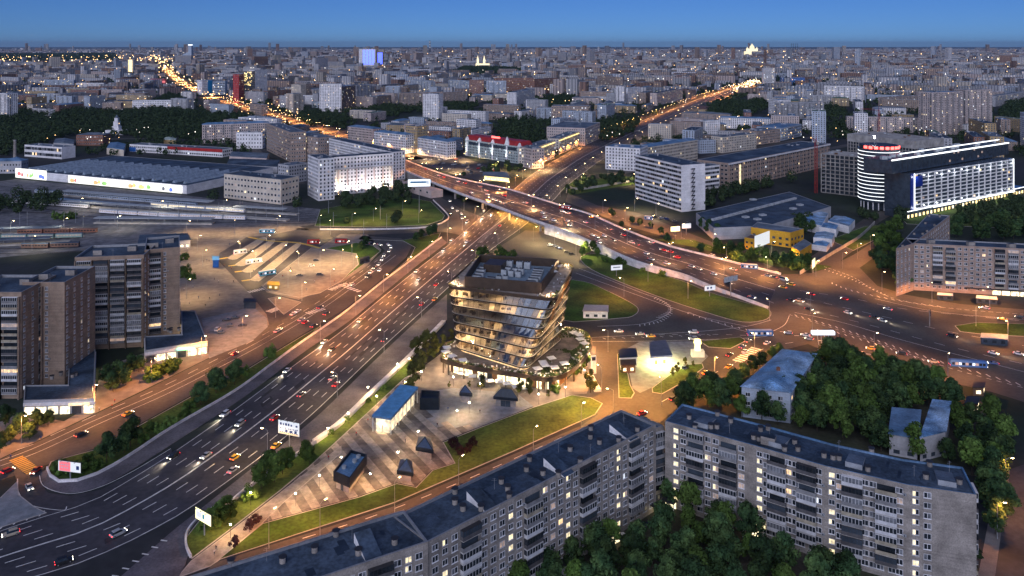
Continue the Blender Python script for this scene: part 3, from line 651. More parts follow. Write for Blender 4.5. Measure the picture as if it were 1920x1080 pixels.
def walls_roof(t, P, h, wall, roof, off, par=.7, z0=0.0, coping=None):
 P = ccw([Vector((p[0], p[1], 0)) for p in P]); mb = MB(); n = len(P)
 for i in range(n):
  a, b = P[i], P[(i + 1) % n]; mb.face([(a.x, a.y, z0), (b.x, b.y, z0), (b.x, b.y, h + par), (a.x, a.y, h + par)], 0)
 Q = inset(P, .45)
 for i in range(n):
  j = (i + 1) % n
  mb.face([(P[i].x, P[i].y, h + par), (P[j].x, P[j].y, h + par), (Q[j].x, Q[j].y, h + par), (Q[i].x, Q[i].y, h + par)], 1)
  mb.face([(Q[i].x, Q[i].y, h + par), (Q[j].x, Q[j].y, h + par), (Q[j].x, Q[j].y, h), (Q[i].x, Q[i].y, h)], 1)
 mb.build('wall', [wall, coping or M_steel], t, off=off)
 mb = MB(); mb.face([(p.x, p.y, h) for p in Q]); mb.build('roof', roof, t, off=off)
 return P
def polyblock(back, front):
 return ccw([Vector((p.x, p.y, 0)) for p in front] + [Vector((p.x, p.y, 0)) for p in back[::-1]])

# ------------------------------------------------------------------ long nine storey block in front (bottom centre), two straight wings
FH = 2.85
BS = balcony_set(6.2, FH, 1.25)
hA = 27.0
fA = [g(1230, 800, hA), g(800, 1022, hA)]; bA = [g(1153, 772, hA), g(812, 936, hA)]
u = (fA[1] - fA[0]).normalized(); nb = Vector((u.y, -u.x, 0))
if nb.dot(bA[0] - fA[0]) < 0: nb = -nb
tA = thing('apartment_block', (fA[0].x, fA[0].y, 0), 'long grey brick apartment block with dark roof running from bottom centre beside the lawn', 'apartment block')
off = (fA[0].x, fA[0].y, 0)
dep = 14.5; PA1 = [fA[1], fA[0], fA[0] + nb * dep, fA[1] + nb * dep]
walls_roof(tA, PA1, hA, M_brick_pale, M_roof_felt, off); occ_poly(PA1)
near_facade(tA, Vector((fA[1].x, fA[1].y, 0)), Vector((fA[0].x, fA[0].y, 0)), .9, FH, 9, 'wswbww', BS, off, lit=.03, stair_lit=.55)
e0 = Vector((PA1[1].x, PA1[1].y, 0)); e1 = Vector((PA1[2].x, PA1[2].y, 0)); near_facade(tA, e0, e1, .9, FH, 9, 'w ', BS, off)
f2 = [g(800, 1022, hA) - u * .1, g(640, 1076, hA)]; u2 = (f2[1] - f2[0]).normalized(); n2 = Vector((u2.y, -u2.x, 0)); n2 = n2 if n2.dot(nb) > 0 else -n2
end2 = f2[0] + u2 * 62 - n2 * .6; st2 = f2[0] - n2 * .6; PA2 = [end2, st2, st2 + n2 * 15.5, end2 + n2 * 15.5]
tA2 = thing('apartment_block', (st2.x, st2.y, 0), 'dark roofed apartment wing cut by the bottom edge, turned beside the long grey block', 'apartment block'); off2 = (st2.x, st2.y, 0)
walls_roof(tA2, PA2, hA + .5, M_brick_pale, M_roof_felt, off2); occ_poly(PA2)
near_facade(tA2, Vector((end2.x, end2.y, 0)), Vector((st2.x, st2.y, 0)), .9, FH, 9, 'wwbwsw', BS, off2, lit=.03, stair_lit=.5)
def rp(px, py, z): q = g(px, py, z); return (q.x, q.y, z)
rzA = math.atan2(nb.y, nb.x) 
items = [('hatch', rp(1170, 815, hA), rzA + math.pi), ('hatch', rp(1048, 880, hA), rzA + math.pi), ('hatch', rp(905, 945, hA), rzA + math.pi)]
for x, y in ((1108, 806), (1107, 822), (1195, 808), (1160, 828), (1069, 845), (993, 864), (987, 883), (1088, 868), (1047, 893), (940, 906), (955, 934), (853, 925), (853, 945), (868, 957), (902, 957), (1124, 832), (952, 920), (1018, 890)): items.append(('vent', rp(x, y, hA), 0))
for x, y in ((1169, 790), (1047, 848), (927, 918), (1107, 852), (1170, 800), (1018, 925)): items.append(('pole', rp(x, y, hA), R.random()))
roof_bits(tA, off, items)
roof_bits(tA2, off2, [('hatch', rp(690, 1030, hA + .5), math.atan2(n2.y, n2.x) + math.pi)] + [('vent', rp(x, y, hA + .5), 0) for x, y in ((740, 1020), (672, 1040), (630, 1005), (530, 1055), (433, 1060), (590, 1035))] + [('pole', rp(x, y, hA + .5), 0) for x, y in ((660, 1010), (500, 1052))])
roof_patches(tA, [Vector((p.x, p.y, 0)) for p in PA1], hA, off, 22, 1); roof_patches(tA2, [Vector((p.x, p.y, 0)) for p in PA2], hA + .5, off2, 12, 2)
# entrance canopies
d1 = (Vector((fA[0].x, fA[0].y, 0)) - Vector((fA[1].x, fA[1].y, 0))).normalized()
for s in (20, 44, 66, 88):
 q = Vector((fA[1].x, fA[1].y, 0)) + d1 * s - Vector(off); mb = MB(); o_ = Vector((q.x, q.y, 0)) - nb * 2.6
 mb.obox(o_ + Vector((0, 0, 2.7)), d1 * 4.2, nb * 2.58, Vector((0, 0, .2)), 0); mb.obox(o_ + d1 * .2, d1 * 3.8, nb * .2, Vector((0, 0, 2.7)), 1)
 mb.build('porch', [M_dark, G_shop if s in (66, 88) else M_concrete], tA)

# short link with loggias between the two blocks
lk = [g(1233, 812, 24), g(1254, 806, 24)]
PL = [lk[0] + nb * 2, lk[1] + nb * 2, lk[1] + nb * 11, lk[0] + nb * 11]
tl = thing('link_building', (lk[0].x, lk[0].y, 0), 'narrow link with stacked loggias in the gap between the two long blocks', 'building'); offl = (lk[0].x, lk[0].y, 0)
walls_roof(tl, PL, 24, M_brick_pale, M_roof_felt, offl)
BSL = balcony_set(4.2, FH, 1.0); a_, b_ = PL[0], PL[1]; near_facade(tl, Vector((a_.x, a_.y, 0)), Vector((b_.x, b_.y, 0)), .6, FH, 8, 'b', BSL, offl, balc_from=0, margin=.3)

# ------------------------------------------------------------------ gently curved nine storey block at lower right
fB = [g(1247, 792, hA), g(1413, 838, hA), g(1547, 877, hA), g(1700, 912, hA), g(1831, 931, hA)]
bB = [g(1297, 753, hA), g(1493, 810, hA), g(1620, 838, hA), g(1740, 860, hA), g(1848, 877, hA)]
def offset_back(fr, dp):
 out = []
 for i, p in enumerate(fr):
  d = (fr[min(i + 1, len(fr) - 1)] - fr[max(i - 1, 0)]).normalized(); out.append(p + Vector((-d.y, d.x, 0)) * dp)
 return out
bB = offset_back(fB, 15.0)
tB = thing('apartment_block', (fB[2].x, fB[2].y, 0), 'curved pale brick apartment block with columns of lit stair windows, lower right', 'apartment block'); offB = (fB[2].x, fB[2].y, 0)
PB = polyblock(bB, fB); walls_roof(tB, PB, hA, M_brick_pale, M_roof_felt, offB, par=.5, coping=M_roof_blue); occ_poly(PB)
rB = random.Random(3); BSB = balcony_set(5.6, FH, 1.2)
for i, (a, b) in enumerate(zip(fB, fB[1:])):
 near_facade(tB, Vector((a.x, a.y, 0)), Vector((b.x, b.y, 0)), .9, FH, 9, ['swbwwbw', 'swbwwbw', 'swbwwbw', 'swee'][i], BSB, offB, lit=.05, stair_lit=.93, margin=.8 if i else 2.5, r=rB)
a, b = fB[-1], bB[-1]; near_facade(tB, Vector((a.x, a.y, 0)), Vector((b.x, b.y, 0)), .9, FH, 9, ' b w', BSB, offB, r=rB)
items = []
for x, y in ((1292, 785), (1345, 779), (1333, 803), (1344, 803), (1370, 792), (1426, 808), (1440, 806), (1413, 823), (1423, 826), (1471, 845), (1496, 845), (1545, 857), (1562, 861), (1573, 862), (1634, 849), (1627, 883), (1743, 874), (1736, 897), (1799, 907), (1303, 804), (1490, 832)): items.append(('vent', rp(x, y, hA), 0))
for x, y, a_ in ((1322, 792, 1.0), (1462, 829, 1.0), (1604, 866, 1.05), (1772, 898, 1.2)): items.append(('ridge', rp(x, y, hA), a_))
for x, y in ((1368, 812), (1573, 845), (1714, 893), (1780, 885), (1443, 820)): items.append(('pole', rp(x, y, hA), .4))
items.append(('shaft', rp(1441, 832, hA), -.5)); roof_bits(tB, offB, items)
for i in range(4): q_ = [Vector((p.x, p.y, 0)) for p in (fB[i], fB[i + 1], bB[i + 1], bB[i])]; roof_patches(tB, q_, hA, offB, 6, 20 + i)
dB = (fB[3] - fB[2]).normalized()
for px, py, lit_ in ((1582, 998, G_green), (1430, 945, G_yel), (1760, 1045, G_shop), (1280, 905, M_dark)):
 q = g(px, py); i = min(range(4), key=lambda k: ((fB[k] + fB[k + 1]) / 2 - q).length); a, b = fB[i], fB[i + 1]; d = (b - a); d.z = 0; d.normalize(); s = (q - a).dot(d); nn = Vector((d.y, -d.x, 0))
 c = Vector((a.x, a.y, 0)) + d * s - Vector(offB); mb = MB(); mb.obox(c + nn * 3 + Vector((0, 0, 2.8)), d * 4.5, -nn * 2.98, Vector((0, 0, .25)), 0); mb.obox(c + nn * .2 + d * .4, d * 3.6, -nn * .18, Vector((0, 0, 2.6)), 1)
 for k in (.1, 4.2): mb.obox(c + nn * 2.9 + d * k, d * .2, -nn * .2, Vector((0, 0, 2.8)), 2)
 mb.build('porch', [M_dark, G_shop, M_signw], tB)
# yellow lit balcony of the block
a, b = fB[0], fB[1]; d = (b - a); d.z = 0; d.normalize(); c = Vector((a.x, a.y, .9 + FH)) + d * 27 - Vector(offB); nn = Vector((d.y, -d.x, 0))
mb = MB(); mb.obox(c + nn * 1.4, d * 5.8, -nn * .1, Vector((0, 0, 1.0)), 0); mb.build('balcony_sign', G_yel, tB)

# ------------------------------------------------------------------ two stepped towers with loggias at the left
FT = 2.75
BT = balcony_set(6.6, FT, 1.3)
def tower(label, secs, annex=None):
 c = secs[0][0]; t = thing('tower_block', (c.x, c.y, 0), label, 'apartment tower'); off = (c.x, c.y, 0)
 for a, b, h, depth, pat in secs:
  a = Vector((a.x, a.y, 0)); b = Vector((b.x, b.y, 0)); d = (b - a); L = d.length; d.normalize(); n = Vector((-d.y, d.x, 0)); P = [a, b, b + n * depth, a + n * depth]
  walls_roof(t, P, h, M_brick_tan, M_roof_felt, off, par=1.2); occ_poly(P)
  nf = int(h / FT) - 1; near_facade(t, a, b, h - nf * FT - .6, FT, nf, pat, BT, off, lit=.07, margin=.5, balc_from=0, r=R)
  if b.x < 0: near_facade(t, b, b + n * depth, h - nf * FT - .6, FT, nf, 'o   o   ', BT, off, lit=.03)
  # brick fins between loggias
  k = pat.count('b')
  if k:
   W = {'w': 3.05, 'b': 6.6, ' ': 1.5, 'o': 2.4, 's': 3, 'e': 5.0}; tot = sum(W[q] for q in pat); u = .5; sc_ = (L - 1) / tot; mb = MB()
   for q in pat:
    if q == 'b':
     for x in (u, u + W[q] * sc_): mb.obox(a + d * (x - .2) - n * 1.5 - Vector(off), d * .4, n * 1.48, Vector((0, 0, h - .6)))
    u += W[q] * sc_
   mb.build('fin', M_brick_tan, t)
  roof_bits(t, off, [('shaft', (a + d * (L * s) + n * (depth * v)) + Vector((0, 0, h)), math.atan2(d.y, d.x)) for s, v in ((.25, .35), (.7, .6))] + [('pole', a + d * (L * .5) + n * 5 + Vector((0, 0, h)), 0)])
 return t
hT = 44.6
a1, b1 = g(140, 487, hT), g(270, 482, hT); a2, b2 = g(271, 473, hT), g(337, 467, hT)
tower('broad tan brick tower of stacked loggias left of the bus station square', [(a1, b1, hT, 24, 'bbbb'), (a2, b2, hT, 28, 'bo   ')])
a1, b1 = g(-70, 553, 44), g(40, 553, 44); a2, b2 = g(42, 534, 44.2), g(121, 534, 44.2)
tower('nearer tan brick tower of stacked loggias cut by the left picture edge', [(a1, b1, 44, 26, 'bbb'), (a2, b2, 44.2, 26, 'bo   ')])
def annex(label, px, z, lit):
 P = [Vector((q.x, q.y, 0)) for q in gs(px, z)]; c = P[0]; t = thing('shop_annex', (c.x, c.y, 0), label, 'shop building'); off = (c.x, c.y, 0)
 P = walls_roof(t, P, z, M_greyw, M_roof_felt, off, par=.5); occ_poly(P)
 for a, b in zip(P, P[1:] + P[:1]):
  if seen(a, b) and (b - a).length > 8:
   d = (b - a); L = d.length; d.normalize(); nn = Vector((d.y, -d.x, 0)); k = int(L / 4)
   for i in range(k):
    q = a + d * (L * (i + .1) / k) + nn * .1 - Vector(off); mb = MB(); mb.obox(q, d * (L / k * .8), -nn * .08, Vector((0, 0, z - 2.4)))
    mb.build('shop_window', G_shop if R.random() < lit else M_dkglass, t)
   q = a + nn * .25 - Vector(off); mb = MB(); mb.obox(q + Vector((0, 0, z - 1.9)), d * L, -nn * .24, Vector((0, 0, 1.3))); mb.build('fascia', M_white if lit > .5 else M_greyw, t)
 roof_bits(t, off, [('vent', sum(P, Vector()) / len(P) + Vector((R.uniform(-5, 5), R.uniform(-4, 4), z)), 0) for _ in range(4)]); return t
an1 = annex('low dark roofed shop annex with lit windows at the foot of the nearer left tower', [(44, 753), (177, 749), (179, 657), (130, 660), (127, 723), (46, 724)], 5.5, .9)
an2 = annex('low dark roofed shop annex wrapped round the foot of the broad tower', [(272, 659), (389, 641), (366, 584), (340, 584), (341, 628), (271, 632)], 5.5, .55)
for o, px, m in ((an1, (150, 750), G_yel), (an2, (350, 647), G_green)):
 q = g(px[0], px[1] + 4, 5); mb = MB(); mb.obox(q + Vector((-4, -1.2, -1)), Vector((8, .8, 0)), Vector((0, .3, 0)), Vector((0, 0, .9))); mb.build('lit_sign', m, o, off=tuple(o.location))
# ------------------------------------------------------------------ glass office building that narrows towards the ground
tC = thing('office_building', (-10, 385, 0), 'glass office building with warm lit floors, narrowing downwards, in the middle of the junction', 'office building'); offC = (-10, 385, 0)
topc = [g(838, 541, 36), g(1040, 566, 36), g(1076, 501, 36)]; topc.append(topc[0] + topc[2] - topc[1])
botc = [g(851, 650, 8), g(986, 692, 8), g(1055, 634, 8)]; botc.append(botc[0] + botc[2] - botc[1])
NF = 7; ZB = 7.5; FHC = (36 - ZB) / NF
def ring(k, z, grow=0.0, seg=6, rad=5.0):
 """rounded outline of the floor plate at level k (0 = lowest, NF = roof terrace)"""
 s = k / NF; c = [Vector((botc[i].x, botc[i].y, z)).lerp(Vector((topc[i].x, topc[i].y, z)), s) for i in range(4)]
 cen = sum(c, Vector()) / 4; c = [p + (p - cen).normalized() * grow * 1.3 for p in c]; out = []
 for i in range(4):
  p, a, b = c[i], (c[i - 1] - c[i]).normalized(), (c[(i + 1) % 4] - c[i]).normalized()
  A, B = p + a * rad, p + b * rad
  for j in range(seg + 1):
   t = j / seg; out.append(A * (1 - t) ** 2 + p * 2 * t * (1 - t) + B * t * t)
 return out
def glassmat(name, col, mixf, rough=.05):
 m = bpy.data.materials.new(name); m.use_nodes = True; n, l = m.node_tree.nodes, m.node_tree.links; n.remove(n['Principled BSDF'])
 tr = n.new('ShaderNodeBsdfTransparent'); tr.inputs[0].default_value = (*col, 1); gl = n.new('ShaderNodeBsdfGlossy'); gl.inputs['Roughness'].default_value = rough; gl.inputs[0].default_value = (.8, .85, .9, 1)
 fr = n.new('ShaderNodeLayerWeight'); fr.inputs[0].default_value = .3; ad = n.new('ShaderNodeMath'); ad.operation = 'MULTIPLY_ADD'; ad.inputs[1].default_value = .45; ad.inputs[2].default_value = mixf; ad.use_clamp = True
 l.new(fr.outputs['Facing'], ad.inputs[0]); mx = n.new('ShaderNodeMixShader'); l.new(ad.outputs[0], mx.inputs[0]); l.new(tr.outputs[0], mx.inputs[1]); l.new(gl.outputs[0], mx.inputs[2]); l.new(mx.outputs[0], n['Material Output'].inputs[0]); return m
M_edge = mat('dark slab edge', (.022, .017, .015), .5, .15, .4)
GL = [glassmat('clear glass', (.92, .86, .78), .03), glassmat('smoked glass', (.55, .52, .5), .06), glassmat('blue glass', (.45, .5, .56), .10)]
M_inner = mat('interior wall', (.62, .52, .38), .8, .3, .35, col2=(.30, .22, .15)); M_ceil = mat('interior ceiling', (.6, .55, .48), .8, .1, .3); G_ceil = glow('ceiling light', (1, .72, .40), 36 * ES, sample=True)
M_furn = mat('office furniture', (.14, .11, .09), .7, .3, .8)
rc = random.Random(11)
for k in range(NF + 1):
 z = ZB + k * FHC; mb = MB(); o_ = ring(k, z + .1, .3); q = ring(k, z + .75, .3)
 mb.hexa([p for p in o_], [Vector((p.x, p.y, z + .7)) for p in q], 0, 1); mb.build('floor_slab', [M_bronze if k == NF else M_edge, M_ceil if k < NF else M_pave_l], tC, off=offC)
 if k == NF: break
 # ceiling lights, core, partitions and desks behind the glass
 R0 = ring(k, z + .75, -1.0); R1 = ring(k + 1, z + FHC, -1.0); mb = MB(); mf = MB(); mp = MB(); cen = sum(R0, Vector()) / len(R0)
 core = [cen.lerp(p, .62) for p in ring(k, z, 0, 1, 1)]
 mp.prism(core, z + .75, z + FHC, 0)
 for i in range(len(R1)):
  a, b = R1[i], R1[(i + 1) % len(R1)]; L = (b - a).length
  if L < 1: continue
  nseg = max(1, int(L / 3.2))
  for j in range(nseg):
   p = a.lerp(b, (j + .5) / nseg); inn = (cen - p); inn.z = 0; inn.normalize(); tt = Vector((-inn.y, inn.x, 0))
   if noise.noise(Vector((p.x * .09, p.y * .09, k * 2.3))) > -.13:
    for dd in (1.6, 4.4):
     c = p + inn * dd; c.z = z + FHC - .06; mb.face([c - tt * .6 - inn * .3, c + tt * .6 - inn * .3, c + tt * .6 + inn * .3, c - tt * .6 + inn * .3])
   if rc.random() < .55:
    c = p + inn * rc.uniform(1.2, 4); mf.box((c.x, c.y, z + .75), (rc.uniform(.8, 2.2), rc.uniform(.6, 1.2), rc.uniform(.7, 1.6)), rc.random() * 3)
   if rc.random() < .22:
    c = p + inn * 3.6; mp.box((c.x, c.y, z + .75), (.15, 5.6, FHC - .8), math.atan2(inn.y, inn.x) - math.pi / 2, 0)
 mb.build('ceiling_lights', G_ceil, tC, off=offC, kind='stuff'); mf.build('furniture', M_furn, tC, off=offC, kind='stuff'); mp.build('core_wall', M_inner, tC, off=offC)
 # glass panes between the slabs: one object each
 Ra, Rb = ring(k, z + .75, 0), ring(k + 1, z + FHC, 0)
 n = len(Ra)
 for i in range(n):
  j = (i + 1) % n; a, b = Ra[i], Ra[j]; L = (b - a).length
  m_ = (a + b) / 2; vis = seen(Vector((a.x, a.y, 0)), Vector((b.x, b.y, 0)))
  ns = max(1, round(L / 2.7)) if L > 1.2 else 1
  for s in range(ns):
   q = [Ra[i].lerp(Ra[j], s / ns), Ra[i].lerp(Ra[j], (s + 1) / ns), Rb[i].lerp(Rb[j], (s + 1) / ns), Rb[i].lerp(Rb[j], s / ns)]
   c = sum(q, Vector()) / 4; ql = [c + (p - c) * .97 for p in q]; d_ = (q[1] - q[0]).normalized(); nn = Vector((d_.y, -d_.x, 0))
   mb = MB(); mb.hexa([ql[0], ql[1], ql[1] - nn * .06, ql[0] - nn * .06], [ql[3], ql[2], ql[2] - nn * .06, ql[3] - nn * .06])
   r_ = noise.noise(Vector((c.x * .12, c.y * .12, k * 3.1))) + rc.uniform(-.25, .25)
   mb.build('glass_pane', GL[0] if r_ > -.12 else (GL[1] if r_ > -.35 else GL[2]), tC, off=offC)
   if L > 1.2 or s == 0:
    mbx = MB(); mbx.hexa([q[0] + nn * .08, q[0] + nn * .08 + d_ * .1, q[0] + d_ * .1, q[0]], [q[3] + nn * .08, q[3] + nn * .08 + d_ * .1, q[3] + d_ * .1, q[3]])
    MULL = globals().setdefault('MULL', MB()); base = len(MULL.v); MULL.v += mbx.v; MULL.f += [tuple(x + base for x in f) for f in mbx.f]; MULL.m += mbx.m
MULL.build('mullions', M_bronze, tC, off=offC, kind='stuff')
# timber slats of the stair cut into the upper right facade
mb = MB()
for k in range(3, NF + 1):
 z = ZB + k * FHC; a0, a1 = ring(k, z, .7)[13], ring(k, z, .7)[14]
for k in range(4, NF):
 for s in range(6):
  z = ZB + k * FHC + .8 + s * .55; rg = ring(k + s / 7, z, .62); a, b = rg[13], rg[14]; t0 = .06; t1 = .06 + .24 * (k - 3)
  p, q = a.lerp(b, t0), a.lerp(b, min(t1, .95)); d_ = (q - p).normalized(); nn = Vector((d_.y, -d_.x, 0)); mbs = MB(); mbs.hexa([p, p + nn * .2, q + nn * .2, q][::-1], [x + Vector((0, 0, .22)) for x in [p, p + nn * .2, q + nn * .2, q][::-1]])
  mbs.build('slat', mat('orange timber', (.34, .15, .05), .6, .2, .6), tC, off=offC)
# roof terrace: parapet, plant room with open top, machines, parasols and diners
zt = 36.75; rg = ring(NF, zt, .5); mb = MB(); n = len(rg); inn = [p + (sum(rg, Vector()) / n - p).normalized() * .3 for p in rg]
for i in range(n):
 j = (i + 1) % n; up = Vector((0, 0, .9)); mb.face([rg[i], rg[j], rg[j] + up, rg[i] + up]); mb.face([inn[j], inn[i], inn[i] + up, inn[j] + up]); mb.face([rg[i] + up, rg[j] + up, inn[j] + up, inn[i] + up])
mb.build('parapet', M_bronze, tC, off=offC)
pc = [g(871, 518, 42), g(1015, 530, 42), g(1048, 486, 42), g(899.5, 477, 42)]; pc = [Vector((p.x, p.y, 0)) for p in pc]; pi = inset(pc, .5); mb = MB()
for i in range(4):
 j = (i + 1) % 4; a, b, c, d = pc[i], pc[j], pi[j], pi[i]
 def zz(p, z): return (p.x, p.y, z)
 mb.face([zz(a, zt), zz(b, zt), zz(b, 42), zz(a, 42)]); mb.face([zz(c, 38), zz(d, 38), zz(d, 42), zz(c, 42)]); mb.face([zz(a, 42), zz(b, 42), zz(c, 42), zz(d, 42)])
mb.build('plant_screen', M_bronze, tC, off=offC)
mb = MB(); mb.face([(p.x, p.y, 38) for p in pi]); mb.build('plant_deck', mat('blue grey roof deck', (.20, .27, .34), .7, .2, .2), tC, off=offC)
U, V = (pc[1] - pc[0]), (pc[3] - pc[0]); ang = math.atan2(U.y, U.x); M_unit = mat('light grey plant', (.40, .43, .45), .6, .15, .6)
def plant(u, v, sx, sy, h, kind):
 p = pc[0] + U * u + V * v; mb = MB(); mb.box((0, 0, .3), (sx, sy, h), ang, 0)
 for a in (-1, 1):
  for b in (-1, 1): mb.box((a * sx * .35, b * sy * .35, 0), (.25, .25, .3), ang, 1)
 if kind == 'fan':
  for a in (-.22, .22): c = Matrix.Rotation(ang, 3, 'Z') @ Vector((a * sx, 0, 0)); mb.tube((c.x, c.y, .3 + h), (c.x, c.y, .3 + h + .35), min(sx, sy) * .2, None, 10, 1)
 elif kind == 'slat':
  for a in range(4): c = Matrix.Rotation(ang, 3, 'Z') @ Vector((-sx * .5, -sy * .35 + a * sy * .23, 0)); mb.box((0, c.y, .3 + h), (sx * .95, .2, .12), ang, 1)
 o = mb.build('air_handler', [M_unit, M_dark], tC); o.location = (p.x - offC[0], p.y - offC[1], 38)
for u, v in ((.46, .86), (.60, .86), (.71, .86)): plant(u, v, 3, 2.6, 3.2, 'fan')
for u, v in ((.44, .5), (.54, .48), (.64, .47), (.48, .62), (.58, .6), (.66, .6), (.42, .22), (.5, .25)): plant(u, v, 2.6, 2.4, 2.6, 'fan')
for u, v in ((.88, .72), (.88, .62), (.88, .52), (.88, .42), (.86, .32), (.84, .2), (.74, .14)): plant(u, v, 5, 1.8, 1.6, 'slat')
for u, v in ((.12, .5), (.13, .36), (.12, .24), (.2, .14), (.32, .2), (.3, .12), (.14, .62)): plant(u, v, 4.2, 2.2, 1.8, 'slat')
mb = MB(); p = pc[0] + U * .28 + V * .72; mb.box((p.x, p.y, 38), (9, 11, 3.8), ang); mb.build('stair_house', M_bronze, tC, off=offC)
# two storey podium with planted terrace and recessed glazing
pod = gs([(826, 668), (838, 679), (905, 694), (985, 706), (1026, 712), (1064, 702), (1094, 676), (1110, 648), (1102, 626), (1062, 616), (985, 636), (850, 640)], 6.2)
pod = ccw([Vector((p.x, p.y, 0)) for p in spline(pod, 4, True)]); occ_poly(pod)
mb = MB(); mb.hexa([(p.x, p.y, 5.2) for p in pod], [(p.x, p.y, 6.4) for p in pod], 0, 1)
pin = inset(pod, .5); npd = len(pod)
for i in range(npd):
 j = (i + 1) % npd; mb.face([(pod[i].x, pod[i].y, 6.4), (pod[j].x, pod[j].y, 6.4), (pod[j].x, pod[j].y, 7.2), (pod[i].x, pod[i].y, 7.2)]); mb.face([(pin[j].x, pin[j].y, 6.4), (pin[i].x, pin[i].y, 6.4), (pin[i].x, pin[i].y, 7.2), (pin[j].x, pin[j].y, 7.2)]); mb.face([(pod[i].x, pod[i].y, 7.2), (pod[j].x, pod[j].y, 7.2), (pin[j].x, pin[j].y, 7.2), (pin[i].x, pin[i].y, 7.2)])
mb.build('podium_terrace', [M_bronze, M_pave_d], tC, off=offC)
gin = inset(pod, 4.5)
for i in range(npd):
 j = (i + 1) % npd; a, b = gin[i], gin[j]; L = (b - a).length
 if L < .8: continue
 ns = max(1, round(L / 3))
 for s in range(ns):
  p, q = a.lerp(b, (s + .04) / ns), a.lerp(b, (s + .96) / ns); d_ = (q - p).normalized(); nn = Vector((d_.y, -d_.x, 0)); mb = MB(); mb.hexa([p, q, q - nn * .1, p - nn * .1], [x + Vector((0, 0, 5.1)) for x in (p, q, q - nn * .1, p - nn * .1)])
  mb.build('shopfront', G_shop if rc.random() < .3 else (M_wood if rc.random() < .5 else M_dkglass), tC, off=offC)
mb = MB()
for i in range(0, npd, 2):
 p = inset(pod, 1.2)[i]; mb.box((p.x, p.y, 0), (.5, .5, 5.2), .3)
mb.build('columns', M_bronze, tC, off=offC, kind='stuff')
# glass base storey between podium and lowest slab is lit
R0 = ring(0, 7.0, -1.2); mb = MB(); mb.prism(R0, 6.4, ZB); mb.build('base_wall', G_warm, tC, off=offC)
# ramp and white pylon beside the entrance road
mb = MB(); p = g(1113, 700); mb.box((0, 0, 0), (2.2, .9, 8), .2, 0); mb.box((0, -.5, 6.0), (1.7, .12, 1.6), .2, 1); t = thing('sign_pylon', tuple(p), 'tall white slab sign with dark top beside the entrance road of the office building', 'sign'); mb.build('slab', [M_signw, M_dark], t)
p = g(1113, 720); mb = MB(); mb.box((0, 0, 0), (3, 16, 1.1), .12, 0); t = thing('planter_wall', tuple(p), 'low white wall running along the entrance road in front of the office podium', 'wall'); mb.build('wall', M_wallw, t)

L_ = bpy.data.lights.new('terrace_and_fill_light', 'POINT'); L_.energy = 170 * LP; L_.color = (1, .66, .34); L_.shadow_soft_size = .3
for i in range(0, npd, 3):
 for q, z in ((inset(pod, 1.6)[i], 8.6), (inset(pod, -.6)[i], 3.6)): lo = bpy.data.objects.new('terrace_and_fill_light', L_); COL.objects.link(lo); lo.parent = tC; lo.location = Vector((q.x, q.y, z)) - Vector(offC)
for z, s in ((21, .35), (26, .5), (31, .6), (35, .45), (24, .75)):
 rz_ = ring((z - ZB) / FHC, z, 0); q = rz_[13].lerp(rz_[14], s) + Vector((3.0, -.8, 0)); lo = bpy.data.objects.new('terrace_and_fill_light', L_); COL.objects.link(lo); lo.parent = tC; lo.location = q - Vector(offC)  # point lights added in mid-air off the right facade, to brighten the slats
for i in range(0, len(rg), 3): q = rg[i].lerp(sum(rg, Vector()) / len(rg), .07); lo = bpy.data.objects.new('terrace_and_fill_light', L_); COL.objects.link(lo); lo.parent = tC; lo.location = Vector((q.x, q.y, zt + 2.2)) - Vector(offC)
# parasols, tables and planters of the terraces
def parasol_proto():
 r = thing('parasol', (0, 0, -50), 'x', 'parasol'); mb = MB(); mb.tube((0, 0, 0), (0, 0, 2.4), .05, .05, 6); mb.box((0, 0, 0), (.7, .7, .08)); a = mb.build('pole', M_steel, r)
 mb = MB(); s = 1.75; c = [(-s, -s), (s, -s), (s, s), (-s, s)]
 for i in range(4): mb.face([(*c[i], 2.35), (*c[(i + 1) % 4], 2.35), (0, 0, 2.95)]); mb.face([(*c[(i + 1) % 4], 2.35), (*c[i], 2.35), (*c[i], 2.15), (*c[(i + 1) % 4], 2.15)])
 b = mb.build('canopy', M_signw, r); KIDS[r.name] = [a, b]; return r
PAR = parasol_proto(); par_first = [True]
def put(proto, loc, rz, lst):
 if not lst: o = proto; o.location = loc; o.rotation_euler = (0, 0, rz)
 else: o = copy_thing(proto, loc, rz)
 lst.append(o); return o
groups = {}
pr = []
for nm, z, pts in (('roof terrace of the glass office building', zt, [(892, 531), (917, 533), (1043, 507), (1038, 517), (900, 536)]),
                   ('left terrace of the office podium', 6.4, [(838, 660), (836, 668), (848, 676), (868, 684)]),
                   ('front and right terrace of the office podium', 6.4, [(1008, 700), (1022, 694), (1018, 688), (1034, 680), (1058, 690), (1086, 636), (1088, 644), (1076, 632), (1096, 652), (1040, 698)])):
 ls = []
 for x, y in pts:
  o = put(PAR, g(x, y, z), rc.random() * .4 + .2, pr); ls.append(o); o['group'] = 'white parasols of the office terraces'
 label_rows(ls, 'square white parasol', 'on the ' + nm)
fl = []
for x, y in ((866, 702), (886, 708), (905, 712), (918, 717), (936, 718), (950, 722), (968, 728), (985, 730)):
 o = put(PAR, g(x, y + 6), rc.random() * .3, pr); fl.append(o); o['group'] = 'white parasols of the office terraces'
label_rows(fl, 'square white parasol', 'on the ground in front of the office podium')
